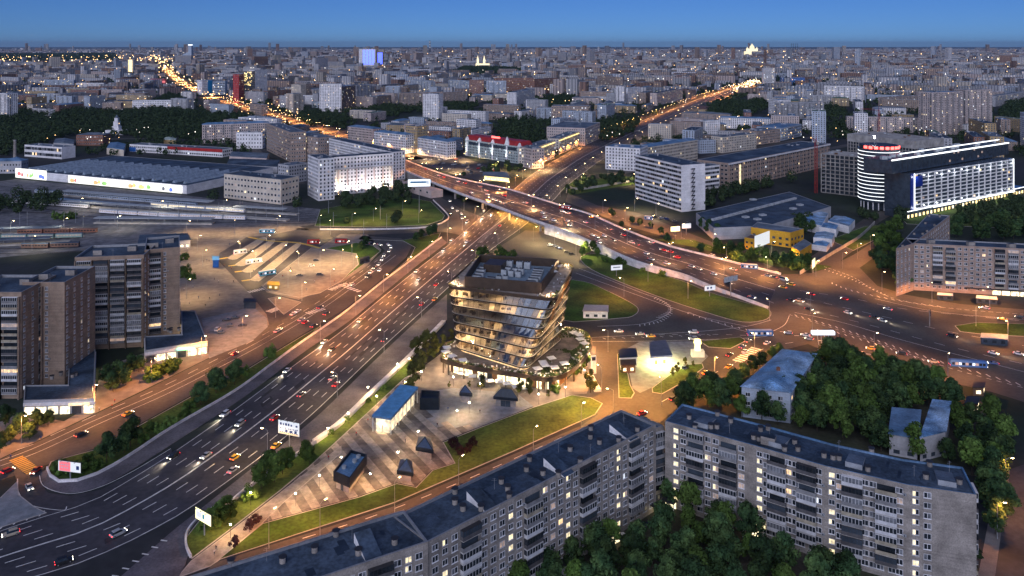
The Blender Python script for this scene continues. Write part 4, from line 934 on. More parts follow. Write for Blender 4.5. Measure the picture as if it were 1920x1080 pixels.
def planters(name, label, z, ringpts, n, spread, seed):
 r = random.Random(seed); mb = MB()
 for _ in range(n):
  i = r.randrange(len(ringpts)); a, b = ringpts[i], ringpts[(i + 1) % len(ringpts)]; p = a.lerp(b, r.random()); c = sum(ringpts, Vector()) / len(ringpts); p = p + (c - p).normalized() * r.uniform(.6, spread)
  for _k in range(9):
   q = p + Vector((r.uniform(-.5, .5), r.uniform(-.5, .5), r.uniform(0, .8))); a1, a2 = Vector((r.uniform(-1, 1), r.uniform(-1, 1), r.uniform(-.6, .6))).normalized() * .35, Vector((r.uniform(-1, 1), r.uniform(-1, 1), r.uniform(-.6, .6))).normalized() * .35
   mb.face([(q.x - a1.x, q.y - a1.y, z + q.z - a1.z), (q.x + a2.x, q.y + a2.y, z + q.z + a2.z), (q.x + a1.x, q.y + a1.y, z + q.z + a1.z), (q.x - a2.x, q.y - a2.y, z + q.z - a2.z)])
 o = mb.build(name, M_leafy, kind='stuff'); o['label'] = label; return o
planters('terrace_planting', 'low planting along the podium terrace edge of the office building', 6.5, [Vector((p.x, p.y, 0)) for p in pod], 420, 3.0, 5)
pr_ = [Vector((p.x, p.y, 0)) for p in pod if p.x > 8]
planters('terrace_planting', 'planting beds spread over the right part of the podium terrace of the office building', 6.5, pr_, 620, 13, 15)
planters('roof_planting', 'low planting along the roof terrace edge of the office building', zt + .1, [Vector((p.x, p.y, 0)) for p in rg], 160, 2.0, 6)
# chairs, tables and guests too small to tell apart
def clutter(name, z, ringpts, n, sp, seed, mats):
 r = random.Random(seed); mb = MB(); c = sum(ringpts, Vector()) / len(ringpts)
 for _ in range(n):
  i = r.randrange(len(ringpts)); p = ringpts[i].lerp(ringpts[(i + 1) % len(ringpts)], r.random()); p = p + (c - p).normalized() * r.uniform(1.2, sp)
  k = r.random()
  if k < .4: mb.tube((p.x, p.y, z), (p.x, p.y, z + .7), .08, .08, 5, 0); mb.tube((p.x, p.y, z + .7), (p.x, p.y, z + .76), .5, .5, 8, 0)
  else: mb.box((p.x, p.y, z), (.5, .5, .45), r.random() * 3, r.randrange(3)); mb.box((p.x, p.y, z + .45), (.42, .25, .75), r.random() * 3, r.randrange(3))
 mb.build(name, mats, kind='stuff')
clutter('terrace_tables', 6.42, [Vector((p.x, p.y, 0)) for p in pod], 260, 5.5, 8, [M_signw, M_wood, M_furn]); clutter('roof_tables', zt, [Vector((p.x, p.y, 0)) for p in rg], 190, 5.5, 9, [M_signw, M_wood, M_furn])

# ------------------------------------------------------------------ pavilions on the striped plaza
def pav_box(label, px, h, wallm_, roofm, base_h, tray=True):
 """dark box on a pale plinth, open roof tray with machines; px = roof corner pixels at height h"""
 P = ccw([Vector((q.x, q.y, 0)) for q in gs(px, h)]); c = sum(P, Vector()) / len(P); t = thing('pavilion', (c.x, c.y, 0), label, 'pavilion'); off = (c.x, c.y, 0); occ_poly(P)
 I = inset(P, .8); mb = MB(); mb.prism(I, 0, base_h); mb.build('plinth', M_pave_l, t, off=off)
 mb = MB(); n = len(P); Q = inset(P, .3)
 for i in range(n):
  j = (i + 1) % n; z = lambda p, q: (p.x, p.y, q)
  mb.face([z(P[i], base_h), z(P[j], base_h), z(P[j], h), z(P[i], h)]); mb.face([z(Q[j], h - 1), z(Q[i], h - 1), z(Q[i], h), z(Q[j], h)]); mb.face([z(P[i], h), z(P[j], h), z(Q[j], h), z(Q[i], h)])
 mb.face([(p.x, p.y, base_h) for p in P[::-1]]); mb.build('shell', wallm_, t, off=off)
 mb = MB(); mb.face([(p.x, p.y, h - 1) for p in Q]); mb.build('roof', roofm, t, off=off)
 d = (P[1] - P[0]).normalized(); n_ = Vector((d.y, -d.x, 0)); m = P[0].lerp(P[1], .35); m = m - Vector(off); mb = MB(); mb.obox(m - n_ * .7, d * 1.2, n_ * -.1, Vector((0, 0, 2.2))); mb.build('door', M_dkglass, t)
 return t
M_navy = mat('dark blue metal cladding', (.022, .03, .042), .35, .15, .6, metal=.3)
t = pav_box('long dark metal pavilion with open roof tray on the striped plaza', [(625, 883), (656, 896), (688, 852), (658, 843)], 6.0, M_navy, M_roof_blue, 2.6)
for px in ((645, 878), (665, 866), (672, 858)):
 q = g(*px, 5.0) - t.location; mb = MB(); mb.tube((q.x, q.y, 5), (q.x, q.y, 5.9), .8, .8, 10); mb.build('air_unit', M_unit, t)
def pyramid(label, px, apex, h, bh):
 P = ccw([Vector((q.x, q.y, 0)) for q in gs(px, bh)]); c = sum(P, Vector()) / len(P); t = thing('pavilion', (c.x, c.y, 0), label, 'pavilion'); off = (c.x, c.y, 0); I = inset(P, .7); occ_poly(P)
 mb = MB(); mb.prism(I, 0, bh); mb.build('plinth', M_pave_l, t, off=off); a = g(*apex, h); mb = MB()
 for i in range(len(P)):
  p, q = P[i], P[(i + 1) % len(P)]; mb.face([(p.x, p.y, bh), (q.x, q.y, bh), (q.x, q.y, bh + 1.3), (p.x, p.y, bh + 1.3)], 0); mb.face([(p.x, p.y, bh + 1.3), (q.x, q.y, bh + 1.3), (a.x, a.y, h)], 0)
  c3 = (Vector((p.x, p.y, bh + 1.3)) + Vector((q.x, q.y, bh + 1.3)) + Vector((a.x, a.y, h))) / 3; d = (q - p).normalized(); nn = Vector((d.y, -d.x, .5)) * .05
  mb.face([c3 + (Vector((x[0], x[1], x[2])) - c3) * .78 + nn for x in ((p.x, p.y, bh + 1.3), (q.x, q.y, bh + 1.3), (a.x, a.y, h))], 1)
 mb.face([(p.x, p.y, bh) for p in P[::-1]], 0); mb.build('roof', [M_navy, mat('slate blue glass', (.03, .06, .13), .4, .2, .5, spec=.3)], t, off=off); return t
pyramid('nearest dark pyramid roofed kiosk, right of the long dark pavilion', [(744, 889), (775, 894), (772, 872), (750, 868)], (763, 859), 7.0, 2.4)
pyramid('dark pyramid roofed kiosk at the corner of the lawn with two shrubs', [(779, 845), (813, 851), (808, 828), (785, 824)], (797, 818), 7.6, 2.4)
pyramid('small far pyramid kiosk in front of the office podium', [(861, 742), (886, 744), (882, 732), (864, 731)], (872, 721), 7.5, 3)
t = pav_box('dark cube pavilion with a lit doorway beside the blue metro hall', [(787, 746), (823, 746), (825, 733), (790, 731)], 5.2, M_navy, M_navy, .3)
q = g(806, 757); mb = MB(); mb.box((q.x, q.y + .3, 0), (3.4, .2, 2.8)); mb.build('lit_door', G_shop, t, off=tuple(t.location))
P = gs([(925, 744), (971, 748), (972, 738), (930, 735)], 4); c = sum(P, Vector()) / 4; t = thing('pavilion', (c.x, c.y, 0), 'dark hipped roof pavilion with twin arches nearest the round planter tree', 'pavilion'); off = (c.x, c.y, 0)
P = ccw([Vector((p.x, p.y, 0)) for p in P]); mb = MB(); mb.prism(inset(P, .8), 0, 3); mb.build('wall', M_pave_l, t, off=off); d = (P[1] - P[0]); cen = Vector(off)
mb = MB(); r0, r1 = cen - d * .22, cen + d * .2
mb.hexa([(p.x, p.y, 3) for p in P], [(p.x, p.y, 4.2) for p in P]); mb.hexa([(p.x, p.y, 4.2) for p in P], [(q.x, q.y, 7.0) for q in (r0 - Vector((.2, .8, 0)), r1 - Vector((-.2, .8, 0)), r1 + Vector((.2, .8, 0)), r0 + Vector((-.2, .8, 0)))]); mb.build('roof', M_navy, t, off=off)
for s in (.3, .5): q = P[0].lerp(P[1], s) - cen; mb = MB(); mb.obox(q + Vector((0, .5, 0)), d.normalized() * 2, Vector((0, .2, 0)), Vector((0, 0, 2.5))); mb.build('door', M_dkglass, t)
# metro entrance hall with ribbed blue roof
hz = 6.5; P = [Vector((q.x, q.y, 0)) for q in gs([(697, 779), (733, 785), (784, 727), (751, 721)], hz)]; c = sum(P, Vector()) / 4; t = thing('metro_hall', (c.x, c.y, 0), 'glazed metro entrance hall with ribbed blue roof and glowing walls on the plaza', 'metro entrance'); off = (c.x, c.y, 0); occ_poly(P)
mb = MB(); mb.hexa([(p.x, p.y, hz - .7) for p in P], [(p.x, p.y, hz) for p in P], 0); mb.build('roof', M_roof_blue, t, off=off)
U, V = (P[1] - P[0]), (P[3] - P[0])
for k in range(34):
 p, q = P[0] + V * ((k + .5) / 34), P[1] + V * ((k + .5) / 34); n_ = V.normalized() * .16; mb = MB(); mb.hexa([p - n_ + Vector((0, 0, hz)), q - n_ + Vector((0, 0, hz)), q + n_ + Vector((0, 0, hz)), p + n_ + Vector((0, 0, hz))], [x + Vector((0, 0, hz + .22)) for x in (p - n_, q - n_, q + n_, p + n_)]); mb.build('roof_rib', mat('bright blue sheet', (.10, .28, .52), .45, .15, .4), t, off=off)
I = inset(P, 1.2)
for i in range(4):
 a, b = I[i], I[(i + 1) % 4]; L = (b - a).length; ns = round(L / 2.4); d = (b - a).normalized(); nn = Vector((d.y, -d.x, 0))
 for s in range(ns):
  p, q = a.lerp(b, (s + .05) / ns), a.lerp(b, (s + .95) / ns); mb = MB(); mb.hexa([p, q, q - nn * .08, p - nn * .08], [x + Vector((0, 0, hz - .75)) for x in (p, q, q - nn * .08, p - nn * .08)]); mb.build('glass_panel', G_hall if 'G_hall' in globals() else globals().setdefault('G_hall', glow('glowing hall glass', (1, .80, .48), .85, sample=True, var=.6, scale=.5)), t, off=off)
for s in range(8):
 for w in (0, 1):
  p = P[0 if not w else 1] + V * (s / 7 * .96 + .02); p = p + (U * .03 if not w else U * -.03); mb = MB(); mb.tube((p.x, p.y, 0), (p.x, p.y, hz - .7), .18, .18, 6); mb.build('column', M_signw, t, off=off)

# ------------------------------------------------------------------ petrol station and small buildings by the junction
p = g(1240, 690); t = thing('petrol_station', tuple(p), 'petrol station canopy glowing yellow underneath beside the grass corner', 'petrol station'); off = tuple(p)
P = ccw([Vector((q.x, q.y, 0)) for q in gs([(1219, 669), (1261, 666), (1249, 637), (1217, 640)], 6)]); mb = MB(); mb.hexa([(q.x, q.y, 5.2) for q in P], [(q.x, q.y, 6) for q in P], 0, 1); mb.build('canopy', [M_signw, mat('slate roof', (.12, .13, .17), .6, .15, .3)], t, off=off)
mb = MB(); I = inset(P, 1.2); mb.face([(q.x, q.y, 5.15) for q in I[::-1]]); mb.build('canopy_light', glow('canopy light', (1, .86, .40), 20, sample=True), t, off=off)
cc = sum(P, Vector()) / 4; L_ = bpy.data.lights.new('canopy_lamp', 'POINT'); L_.energy = 1700 * LP; L_.color = (1, .74, .16); L_.shadow_soft_size = .8
for s in (-4, 0, 4): lo = bpy.data.objects.new('canopy_lamp', L_); COL.objects.link(lo); lo.parent = t; lo.location = (cc.x - off[0] + s, cc.y - off[1] - 6.5, 4.9)
for s in (.2, .8):
 q = P[0].lerp(P[1], s).lerp(P[3].lerp(P[2], s), .5); mb = MB(); mb.box((q.x, q.y, 0), (.5, .5, 5.2)); mb.build('pillar', M_signw, t, off=off)
for u_, v_ in ((.3, .3), (.3, .7), (.7, .3), (.7, .7)):
 q = P[0].lerp(P[1], u_).lerp(P[3].lerp(P[2], u_), v_); mb = MB(); mb.box((q.x, q.y, 0), (2.4, 1, .2), 0, 2); mb.box((q.x, q.y, .2), (1.1, .6, 1.7), 0, 0); mb.box((q.x, q.y - .32, 1.1), (.8, .04, .5), 0, 1); mb.build('fuel_pump', [M_paint_y, M_dkglass, M_kerb], t, off=off)
def hut(name, label, px, h, wall, roof, cat='kiosk', win=None, over=.4, parts=True):
 P = ccw([Vector((q.x, q.y, 0)) for q in gs(px, h)]); c = sum(P, Vector()) / len(P); t = thing(name, (c.x, c.y, 0), label, cat); off = (c.x, c.y, 0); occ_poly(P)
 mb = MB(); I = inset(P, over); mb.prism(I, 0, h - .3); mb.build('wall', wall, t, off=off); mb = MB(); mb.hexa([(p.x, p.y, h - .3) for p in P], [(p.x, p.y, h) for p in P]); mb.build('roof', roof, t, off=off)
 for a, b in zip(I, I[1:] + I[:1]):
  if seen(a, b):
   L = (b - a).length; n = max(1, round(L / 4)); d = (b - a).normalized(); nn = Vector((d.y, -d.x, 0))
   for i in range(n): q = a + d * (L * (i + .3) / n) + nn * .06 - Vector(off); mb = MB(); mb.obox(q + Vector((0, 0, .9)), d * (L / n * .45), -nn * .05, Vector((0, 0, min(1.4, h - 1.6)))); mb.build('window', win or M_dkglass, t)
 return t
hut('shop', 'petrol station shop with navy roof standing left of the canopy', [(1161, 670), (1196, 668), (1193, 652), (1160, 654)], 5, M_signw, M_navy, 'shop', G_shop)
hut('shop', 'small brown roofed cafe between the petrol shop and the red tiled terrace', [(1163, 684), (1193, 683), (1192, 673), (1162, 674)], 4, M_wood, M_bronze, 'cafe', G_shop)
hut('pump_house', 'small white hut with two dark doors on the lawn behind the office building', [(1092, 583), (1141, 584), (1141, 572), (1096, 571)], 4.2, M_white, M_pinkw, 'hut')
hut('kiosk', 'black glass shelter at the edge of the blue grey parking pavement', [(456, 566), (481, 566), (480, 559), (457, 559)], 4, M_dkglass, M_dark, 'shelter')
hut('kiosk', 'dark bus shelter at the corner of the taxi square', [(674, 487), (694, 482), (692, 479), (674, 483)], 3.5, M_dkglass, M_dark, 'shelter', M_glass)
hut('shelter', 'long dark bus shelter beside the bus stop below the brick apartments', [(1757, 552), (1787, 554), (1787, 550), (1758, 548)], 3.2, M_dkglass, M_signw, 'shelter', M_glass, .1)
hut('shelter', 'long pale roofed bus shelter with brown sides near the right picture edge', [(1830, 558), (1870, 561), (1869, 556), (1831, 553)], 3.2, M_dkglass, M_signw, 'shelter', M_glass, .1)
hut('shelter', 'pale curved roof subway entrance on the right median lawn', [(1838, 632), (1890, 636), (1890, 627), (1840, 624)], 3.5, M_dkglass, M_unit, 'subway entrance', M_glass, .2)
hut('kiosk', 'yellow roofed kiosk at the tip of the bus platform', [(500, 533), (524, 535), (524, 528), (503, 527)], 3.2, M_paint_y, M_paint_y, 'kiosk', G_yel)
hut('kiosk', 'blue kiosk standing at the edge of the bus bays', [(398, 488), (411, 488), (411, 480), (398, 480)], 5, M_bluep, M_bluep, 'kiosk', M_bluep)
hut('station_hall', 'low station entrance with dark roof and lit doors behind the broad tower', [(258, 456), (358, 449), (352, 437), (262, 440)], 6, M_greyw, M_roof_felt, 'station building', G_shop)
hut('kiosk', 'dark flat roofed cafe kiosk with lit counter by the right picture edge, nearer one', [(1808, 755), (1834, 757), (1838, 744), (1814, 742)], 4, M_wood, M_dark, 'kiosk', G_shop)
hut('kiosk', 'dark flat roofed cafe kiosk with lit counter by the right picture edge, farther one', [(1822, 725), (1846, 726), (1848, 716), (1826, 715)], 4, M_wood, M_dark, 'kiosk', G_shop)
hut('garden_house', 'blue flat roofed house almost buried in the trees behind the curved block', [(1665, 812), (1722, 822), (1728, 768), (1672, 763)], 8, M_greyw, M_roof_blue, 'house')
hut('garden_house', 'narrow house with rippled blue metal roof among the trees at right', [(1724, 820), (1775, 808), (1784, 752), (1748, 748)], 9, M_greyw, M_roof_old, 'house')
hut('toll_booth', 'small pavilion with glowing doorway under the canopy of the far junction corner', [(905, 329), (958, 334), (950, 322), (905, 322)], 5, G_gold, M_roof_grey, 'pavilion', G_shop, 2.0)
# three storey house with worn blue metal roof
h = 12.5; P = ccw([Vector((q.x, q.y, 0)) for q in gs([(1387, 724), (1484, 736), (1533, 662), (1467, 653)], h)]); c = sum(P, Vector()) / 4; off = (c.x, c.y, 0); occ_poly(P)
t = thing('old_house', off, 'old three storey house with worn light blue metal roof among trees', 'house'); I = inset(P, .5); mb = MB(); mb.prism(I, 0, h - .2); mb.build('wall', M_bluew, t, off=off)
L2 = [P[i].lerp(P[(i + 1) % 4], .5) for i in range(4)]; long_first = (P[1] - P[0]).length > (P[2] - P[1]).length
r0, r1 = (L2[1], L2[3]) if long_first else (L2[0], L2[2]); r0, r1 = r0.lerp(r1, .12), r1.lerp(r0, .12); mb = MB()
order = P if not long_first else P[1:] + P[:1]
A, B, C, D = order; z0, z1 = h - .2, h + 1.9
def v3(p, z): return (p.x, p.y, z)
mb.face([v3(A, z0), v3(B, z0), v3(r0, z1)]); mb.face([v3(B, z0), v3(C, z0), v3(r1, z1), v3(r0, z1)]); mb.face([v3(C, z0), v3(D, z0), v3(r1, z1)]); mb.face([v3(D, z0), v3(A, z0), v3(r0, z1), v3(r1, z1)]); mb.build('roof', M_roof_old, t, off=off)
for s in range(26):                                    # standing seams
 for e0, e1 in (((B, C), (r0, r1)), ((D, A), (r1, r0))):
  k = (s + .5) / 26; p = e0[0].lerp(e0[1], k); q = e1[0].lerp(e1[1], min(max(k, .02), .98)); mb = MB(); mb.tube((p.x, p.y, z0 + .05), (q.x, q.y, z1 + .05), .07, .07, 4); mb.build('seam', M_roof_blue, t, off=off)
for a, b in zip(I, I[1:] + I[:1]):
 if seen(a, b): near_facade(t, a, b, .5, 3.6, 3, 'w ', BS, off, lit=.02)
mb = MB(); q = r0.lerp(r1, .3); mb.box((q.x, q.y, z1 - .5), (1.2, 1, 1.8), .4); mb.build('chimney', M_brick_red, t, off=off)

# ------------------------------------------------------------------ yellow building, garages and sheds
def gable_block(name, label, px, h, wall, roof, cat, rise=2.0):
 P = ccw([Vector((q.x, q.y, 0)) for q in gs(px, h)]); c = sum(P, Vector()) / 4; t = thing(name, (c.x, c.y, 0), label, cat); off = (c.x, c.y, 0); occ_poly(P)
 mb = MB(); mb.prism(P, 0, h); mb.build('wall', wall, t, off=off); A, B, C, D = P if (P[1] - P[0]).length > (P[2] - P[1]).length else P[1:] + P[:1]
 m0, m1 = D.lerp(A, .5), B.lerp(C, .5); mb = MB(); e = .02
 mb.face([v3(A, h + e), v3(B, h + e), v3(m1, h + rise), v3(m0, h + rise)]); mb.face([v3(C, h + e), v3(D, h + e), v3(m0, h + rise), v3(m1, h + rise)]); mb.face([v3(B, h), v3(C, h), v3(m1, h + rise)]); mb.face([v3(D, h), v3(A, h), v3(m0, h + rise)])
 mb.build('roof', roof, t, off=off); return t
def wins(t, a, b, zs, n, w, h, m, off):
 d = (b - a); L = d.length; d.normalize(); nn = Vector((d.y, -d.x, 0))
 for z in zs:
  for i in range(n): q = a + d * (L * (i + .5) / n - w / 2) + nn * .06 - Vector(off); mb = MB(); mb.obox(q + Vector((0, 0, z)), d * w, -nn * .05, Vector((0, 0, h))); mb.build('window', m if not isinstance(m, list) else R.choice(m), t)
def pblock(name, label, px, h, wall, roof, cat, zs=(), n=4, w=1.6, wh=1.5, wm=None, par=.5):
 P = ccw([Vector((q.x, q.y, 0)) for q in gs(px, h)]); c = sum(P, Vector()) / len(P); t = thing(name, (c.x, c.y, 0), label, cat); off = (c.x, c.y, 0); P = walls_roof(t, P, h, wall, roof, off, par); occ_poly(P)
 for a, b in zip(P, P[1:] + P[:1]):
  if seen(a, b) and zs: wins(t, a, b, zs, max(1, round((b - a).length / (w * 2.2))) if n is None else n, w, wh, wm or M_dkglass, off)
 return t
pblock('yellow_building', 'bright yellow two storey building with grey roof beside the roadside trees', [(1408, 427), (1482, 437), (1507, 430), (1420, 417)], 11, M_yellow, M_roof_grey, 'building', (1, 5.2), None, 2.2, 1.8)
pblock('yellow_building', 'small yellow gatehouse left of the white billboard wall', [(1396, 446), (1414, 449), (1425, 443), (1408, 440)], 8, M_yellow, M_roof_brown, 'building', (1, 4.4), 2)
pblock('yellow_building', 'low yellow lean-to with grey sloping roof at the right end of the yellow building', [(1484, 464), (1500, 472), (1522, 458), (1508, 449)], 6, M_yellow, M_roof_grey, 'building', (1,), 2)
p0, p1 = g(1416, 470), g(1446, 458); d = (p1 - p0).normalized(); t = thing('advert_wall', tuple(p0), 'large blank white advertising wall in front of the yellow building', 'billboard'); mb = MB(); mb.obox(Vector((0, 0, 1.5)), d * (p1 - p0).length, Vector((-d.y, d.x, 0)) * .5, Vector((0, 0, 9))); mb.build('panel', glow('white lit wall', (.9, .95, 1), .55), t); mb = MB()
for k in (.1, .5, .9): q = d * ((p1 - p0).length * k); mb.box((q.x, q.y + .5, 0), (.4, .4, 2))
mb.build('legs', M_steel, t, kind='stuff')
for i, (px, h, lb) in enumerate(([[(1493, 412), (1540, 423), (1553, 400), (1510, 393)], 7, 'flat white warehouse unit behind the dark tree beside the yellow building'], [[(1536, 425), (1568, 430), (1572, 422), (1540, 418)], 6, 'white garage with ribbed roof in the middle of the yard'],
                                 [[(1552, 414), (1592, 424), (1603, 412), (1565, 404)], 6, 'larger white ribbed tent hall nearest the glass tower'], [[(1525, 445), (1560, 448), (1565, 438), (1530, 435)], 6, 'low pale garage nearest the road end of the yard'], [[(1522, 458), (1550, 462), (1556, 455), (1530, 452)], 4, 'small white shed beside the concrete yard fence'])):
 gable_block('garage', lb, px, h, M_white, M_roof_old, 'garage', 1.2)
P = ccw([Vector((q.x, q.y, 0)) for q in gs([(1338, 428), (1440, 424), (1558, 388), (1480, 360), (1305, 400)], 9)]); c = sum(P, Vector()) / 5; off = (c.x, c.y, 0); t = thing('warehouse', off, 'huge low warehouse with dark felt roof and a white rooflight strip', 'warehouse'); P = walls_roof(t, P, 9, M_greyw, M_roof_felt, off, .4); occ_poly(P)
a, b = g(1338, 412, 10), g(1495, 371, 10); d = (b - a).normalized(); n_ = Vector((-d.y, d.x, 0)); L = (b - a).length; m_sky = mat('rooflight glazing', (.45, .47, .48), .5, .2, .3)
for k in range(30):
 q = a + d * (L * k / 30) - Vector(off); mb = MB(); mb.obox(Vector((q.x, q.y, 9)), d * (L / 30 * .8), n_ * 2.4, Vector((0, 0, 1.5))); mb.build('rooflight', m_sky, t)
for x, y in ((1398, 408), (1420, 412), (1430, 404), (1412, 375), (1487, 392), (1500, 385)): q = g(x, y, 9); mb = MB(); mb.box((q.x, q.y, 9), (5, 4, 1.2), .4); mb.build('roof_unit', M_unit, t, off=off)
# ------------------------------------------------------------------ blocks of the quarter behind: walls, roof, windows and rooftop boxes
def far_windows(t, P, h, fl, off, bay=3.1, z0=.4, lit=.05, w=1.5, style='grid', wallm2=None, frame=True, skip_gf=False, rr=None):
 rr = rr or R; mb = MB(); fh = (h - z0 - .4) / fl
 P = ccw([Vector((p[0], p[1], 0)) for p in P])
 for a, b in zip(P, P[1:] + P[:1]):
  if not seen(a, b): continue
  d = (b - a); L = d.length
  if L < 4: continue
  d.normalize(); nn = Vector((d.y, -d.x, 0)); n = max(1, int((L - 1) / bay)); wh = min(fh * .58, 1.9)
  if style == 'band':
   if (a - P[0]).length > .1: continue
   for f in range(fl):
    z = z0 + f * fh + fh * .3; q = a + d * .5 + nn * .06; k = int(L / 3)
    for i in range(k):
     p = q + d * ((L - 1) * i / k); e = q + d * ((L - 1) * (i + .94) / k); x = rr.random(); m = 3 + int(rr.random() * 3) if x < lit else (1 if x < .75 else 2)
     mb.face([p + Vector((0, 0, z)), e + Vector((0, 0, z)), e + Vector((0, 0, z + fh * .52)), p + Vector((0, 0, z + fh * .52))], m)
   continue
  for i in range(n):
   c = a + d * (.5 + (L - 1) * (i + .5) / n)
   for f in range(fl):
    if skip_gf and f == 0: continue
    z = z0 + f * fh + fh * .28; x = rr.random(); m = rr.choice((3, 4, 4, 5, 6, 6)) if x < lit else (1 if x < .8 else 2)
    u = d * (w / 2); p = c + nn * .05 + Vector((0, 0, z))
    if frame: e = d * (w / 2 + .16); mb.face([p - e - Vector((0, 0, .16)), p + e - Vector((0, 0, .16)), p + e + Vector((0, 0, wh + .14)), p - e + Vector((0, 0, wh + .14))], 0)
    p = p + nn * .05; mb.face([p - u, p + u, p + u + Vector((0, 0, wh)), p - u + Vector((0, 0, wh))], m)
    if style == 'balc' and i % 4 == 1:
     q = c + nn * .02 - d * (bay * .48) + Vector((0, 0, z0 + f * fh)); mb.obox(q + nn * 1.0, d * (bay * .96), -nn * 1.0, Vector((0, 0, 1.1)), 7)
 if mb.f:
  o = mb.build('windows', WM + [wallm2 or M_bal[1]], t, off=off, kind='stuff')
def roof_clutter(t, P, h, off, n, rr):
 mb = MB(); 
 if len(P) < 4: return
 for _ in range(n):
  u, v = rr.uniform(.1, .9), rr.uniform(.25, .75); q = P[0].lerp(P[1], u).lerp(P[3].lerp(P[2], u), v); s = rr.choice((1.2, 1.6, 2.5, 4)); mb.box((q.x, q.y, h), (s, s * rr.uniform(.5, 1.2), rr.uniform(.8, 2.2)), math.atan2(P[1].y - P[0].y, P[1].x - P[0].x), rr.randrange(2))
 mb.build('rooftop_boxes', [M_greyw, M_roof_grey], t, off=off, kind='stuff')
def fpoly(x1, y1, x2, y2, h, depth):
 a, b = g(x1, y1, h), g(x2, y2, h); a.z = b.z = 0; d = (b - a).normalized(); n = Vector((-d.y, d.x, 0)) * depth; return [a, b, b + n, a + n]
def hipped(t, P, h, rise, roof, off):
 A, B, C, D = P; e = .7; cen = sum(P, Vector()) / 4
 Q = [p + (p - cen).normalized() * e for p in P]; lo = (Q[1] - Q[0]).length > (Q[2] - Q[1]).length
 A, B, C, D = Q if lo else Q[1:] + Q[:1]; m0, m1 = D.lerp(A, .5), B.lerp(C, .5); w = (B - C).length / 2; L = (m1 - m0).length; k = min(w / L, .45); r0, r1 = m0.lerp(m1, k), m1.lerp(m0, k); mb = MB()
 mb.face([v3(A, h), v3(B, h), v3(r1, h + rise), v3(r0, h + rise)]); mb.face([v3(B, h), v3(C, h), v3(r1, h + rise)]); mb.face([v3(C, h), v3(D, h), v3(r0, h + rise), v3(r1, h + rise)]); mb.face([v3(D, h), v3(A, h), v3(r0, h + rise)])
 mb.build('roof', roof, t, off=off)
def block(label, P, h, fl, wall, roof, style='grid', lit=.05, hip=False, name='apartment_block', cat='building', bay=3.1, clutter=6, group=None, rr=None, w=1.5, frame=True):
 c = P[0]; t = thing(name, (c.x, c.y, 0), label, cat, group); off = (c.x, c.y, 0)
 if hip:
  mb = MB(); mb.prism(P, 0, h); mb.build('wall', wall, t, off=off); hipped(t, P, h, 2.6, roof, off)
 else: walls_roof(t, P, h, wall, roof, off, .6)
 far_windows(t, P, h, fl, off, bay, lit=lit, style=style, rr=rr, w=w, frame=frame)
 if clutter and not hip: roof_clutter(t, P, h, off, clutter, rr or R)
 occ_poly(P, 0); return t
def NB(label, x1, y1, x2, y2, yb, depth, fl, wall, roof, style='grid', h=None, **k):
 h = h or H * (yb - y1) / (yb - YH); return block(label, fpoly(x1, y1, x2, y2, h, depth), h, fl, wall, roof, style, **k)
NB('white courtyard block with floodlit corners, front wing beside the overpass', 598, 298, 737, 288, 369, 16, 10, M_white, M_roof_felt, lit=.03, cat='apartment block', bay=3.4)
t_lit = NB('tall floodlit corner of the white courtyard block, facing the rail yard', 577, 291, 597, 299, 366, 16, 11, M_white, M_roof_felt, lit=.05, cat='apartment block', bay=3.4)
NB('rear diagonal wing of the white courtyard block along the avenue', 617, 260, 736, 286, 0, 16, 9, M_white, M_roof_felt, h=31, lit=.06, cat='apartment block')
tP = [o for o in COL.objects if o.get('label', '').startswith('white courtyard block')][0]
a, b = fpoly(598, 298, 737, 288, H * 71 / 284, 16)[:2]; d = (b - a).normalized(); nn = Vector((d.y, -d.x, 0)); L = (b - a).length; hh = H * 71 / 284
for k in range(9): mb = MB(); mb.obox(d * (L * (k + .02) / 8.3) + nn * .7, d * 1.5, -nn * .66, Vector((0, 0, hh * .66))); mb.build('pilaster', M_pinkw, tP)
mb = MB(); mb.obox(nn * 1.1 + Vector((0, 0, hh * .665)), d * L, -nn * 1.05, Vector((0, 0, 1.3))); mb.build('cornice', M_greyw, tP)
a, b = fpoly(598, 298, 737, 288, H * 71 / 284, 16)[:2]; d = (b - a); Lw = d.length; d.normalize(); nn = Vector((d.y, -d.x, 0))
for s_, wh_ in ((-.06, 'the far left corner'), (.03, 'the front left corner'), (.25, 'the inner left edge'), (.86, 'the inner right edge'), (.98, 'the right corner')):
 q = a + d * (Lw * s_) + nn * (2.2 if s_ > 0 else -1); o = thing('floodlight', (q.x, q.y, 0), 'golden floodlight at the foot of the white courtyard block, at ' + wh_, 'floodlight', 'floodlights at the foot of the white courtyard block'); mb = MB(); mb.box((0, 0, 0), (1.2, .6, .6)); mb.build('housing', [M_dark], o); mb = MB(); mb.face([(-.5, -.2, .62), (.5, -.2, .62), (.5, .25, .62), (-.5, .25, .62)]); mb.build('lens', G_lamp, o)
 L = bpy.data.lights.new('floodlight', 'SPOT'); L.energy = 5000 * LP; L.color = (1, .70, .22); L.spot_size = .75; L.spot_blend = .8; lo = bpy.data.objects.new('beam', L); COL.objects.link(lo); lo.parent = o; lo.location = (0, 0, .8); lo.rotation_euler = (math.radians(174), 0, 0)
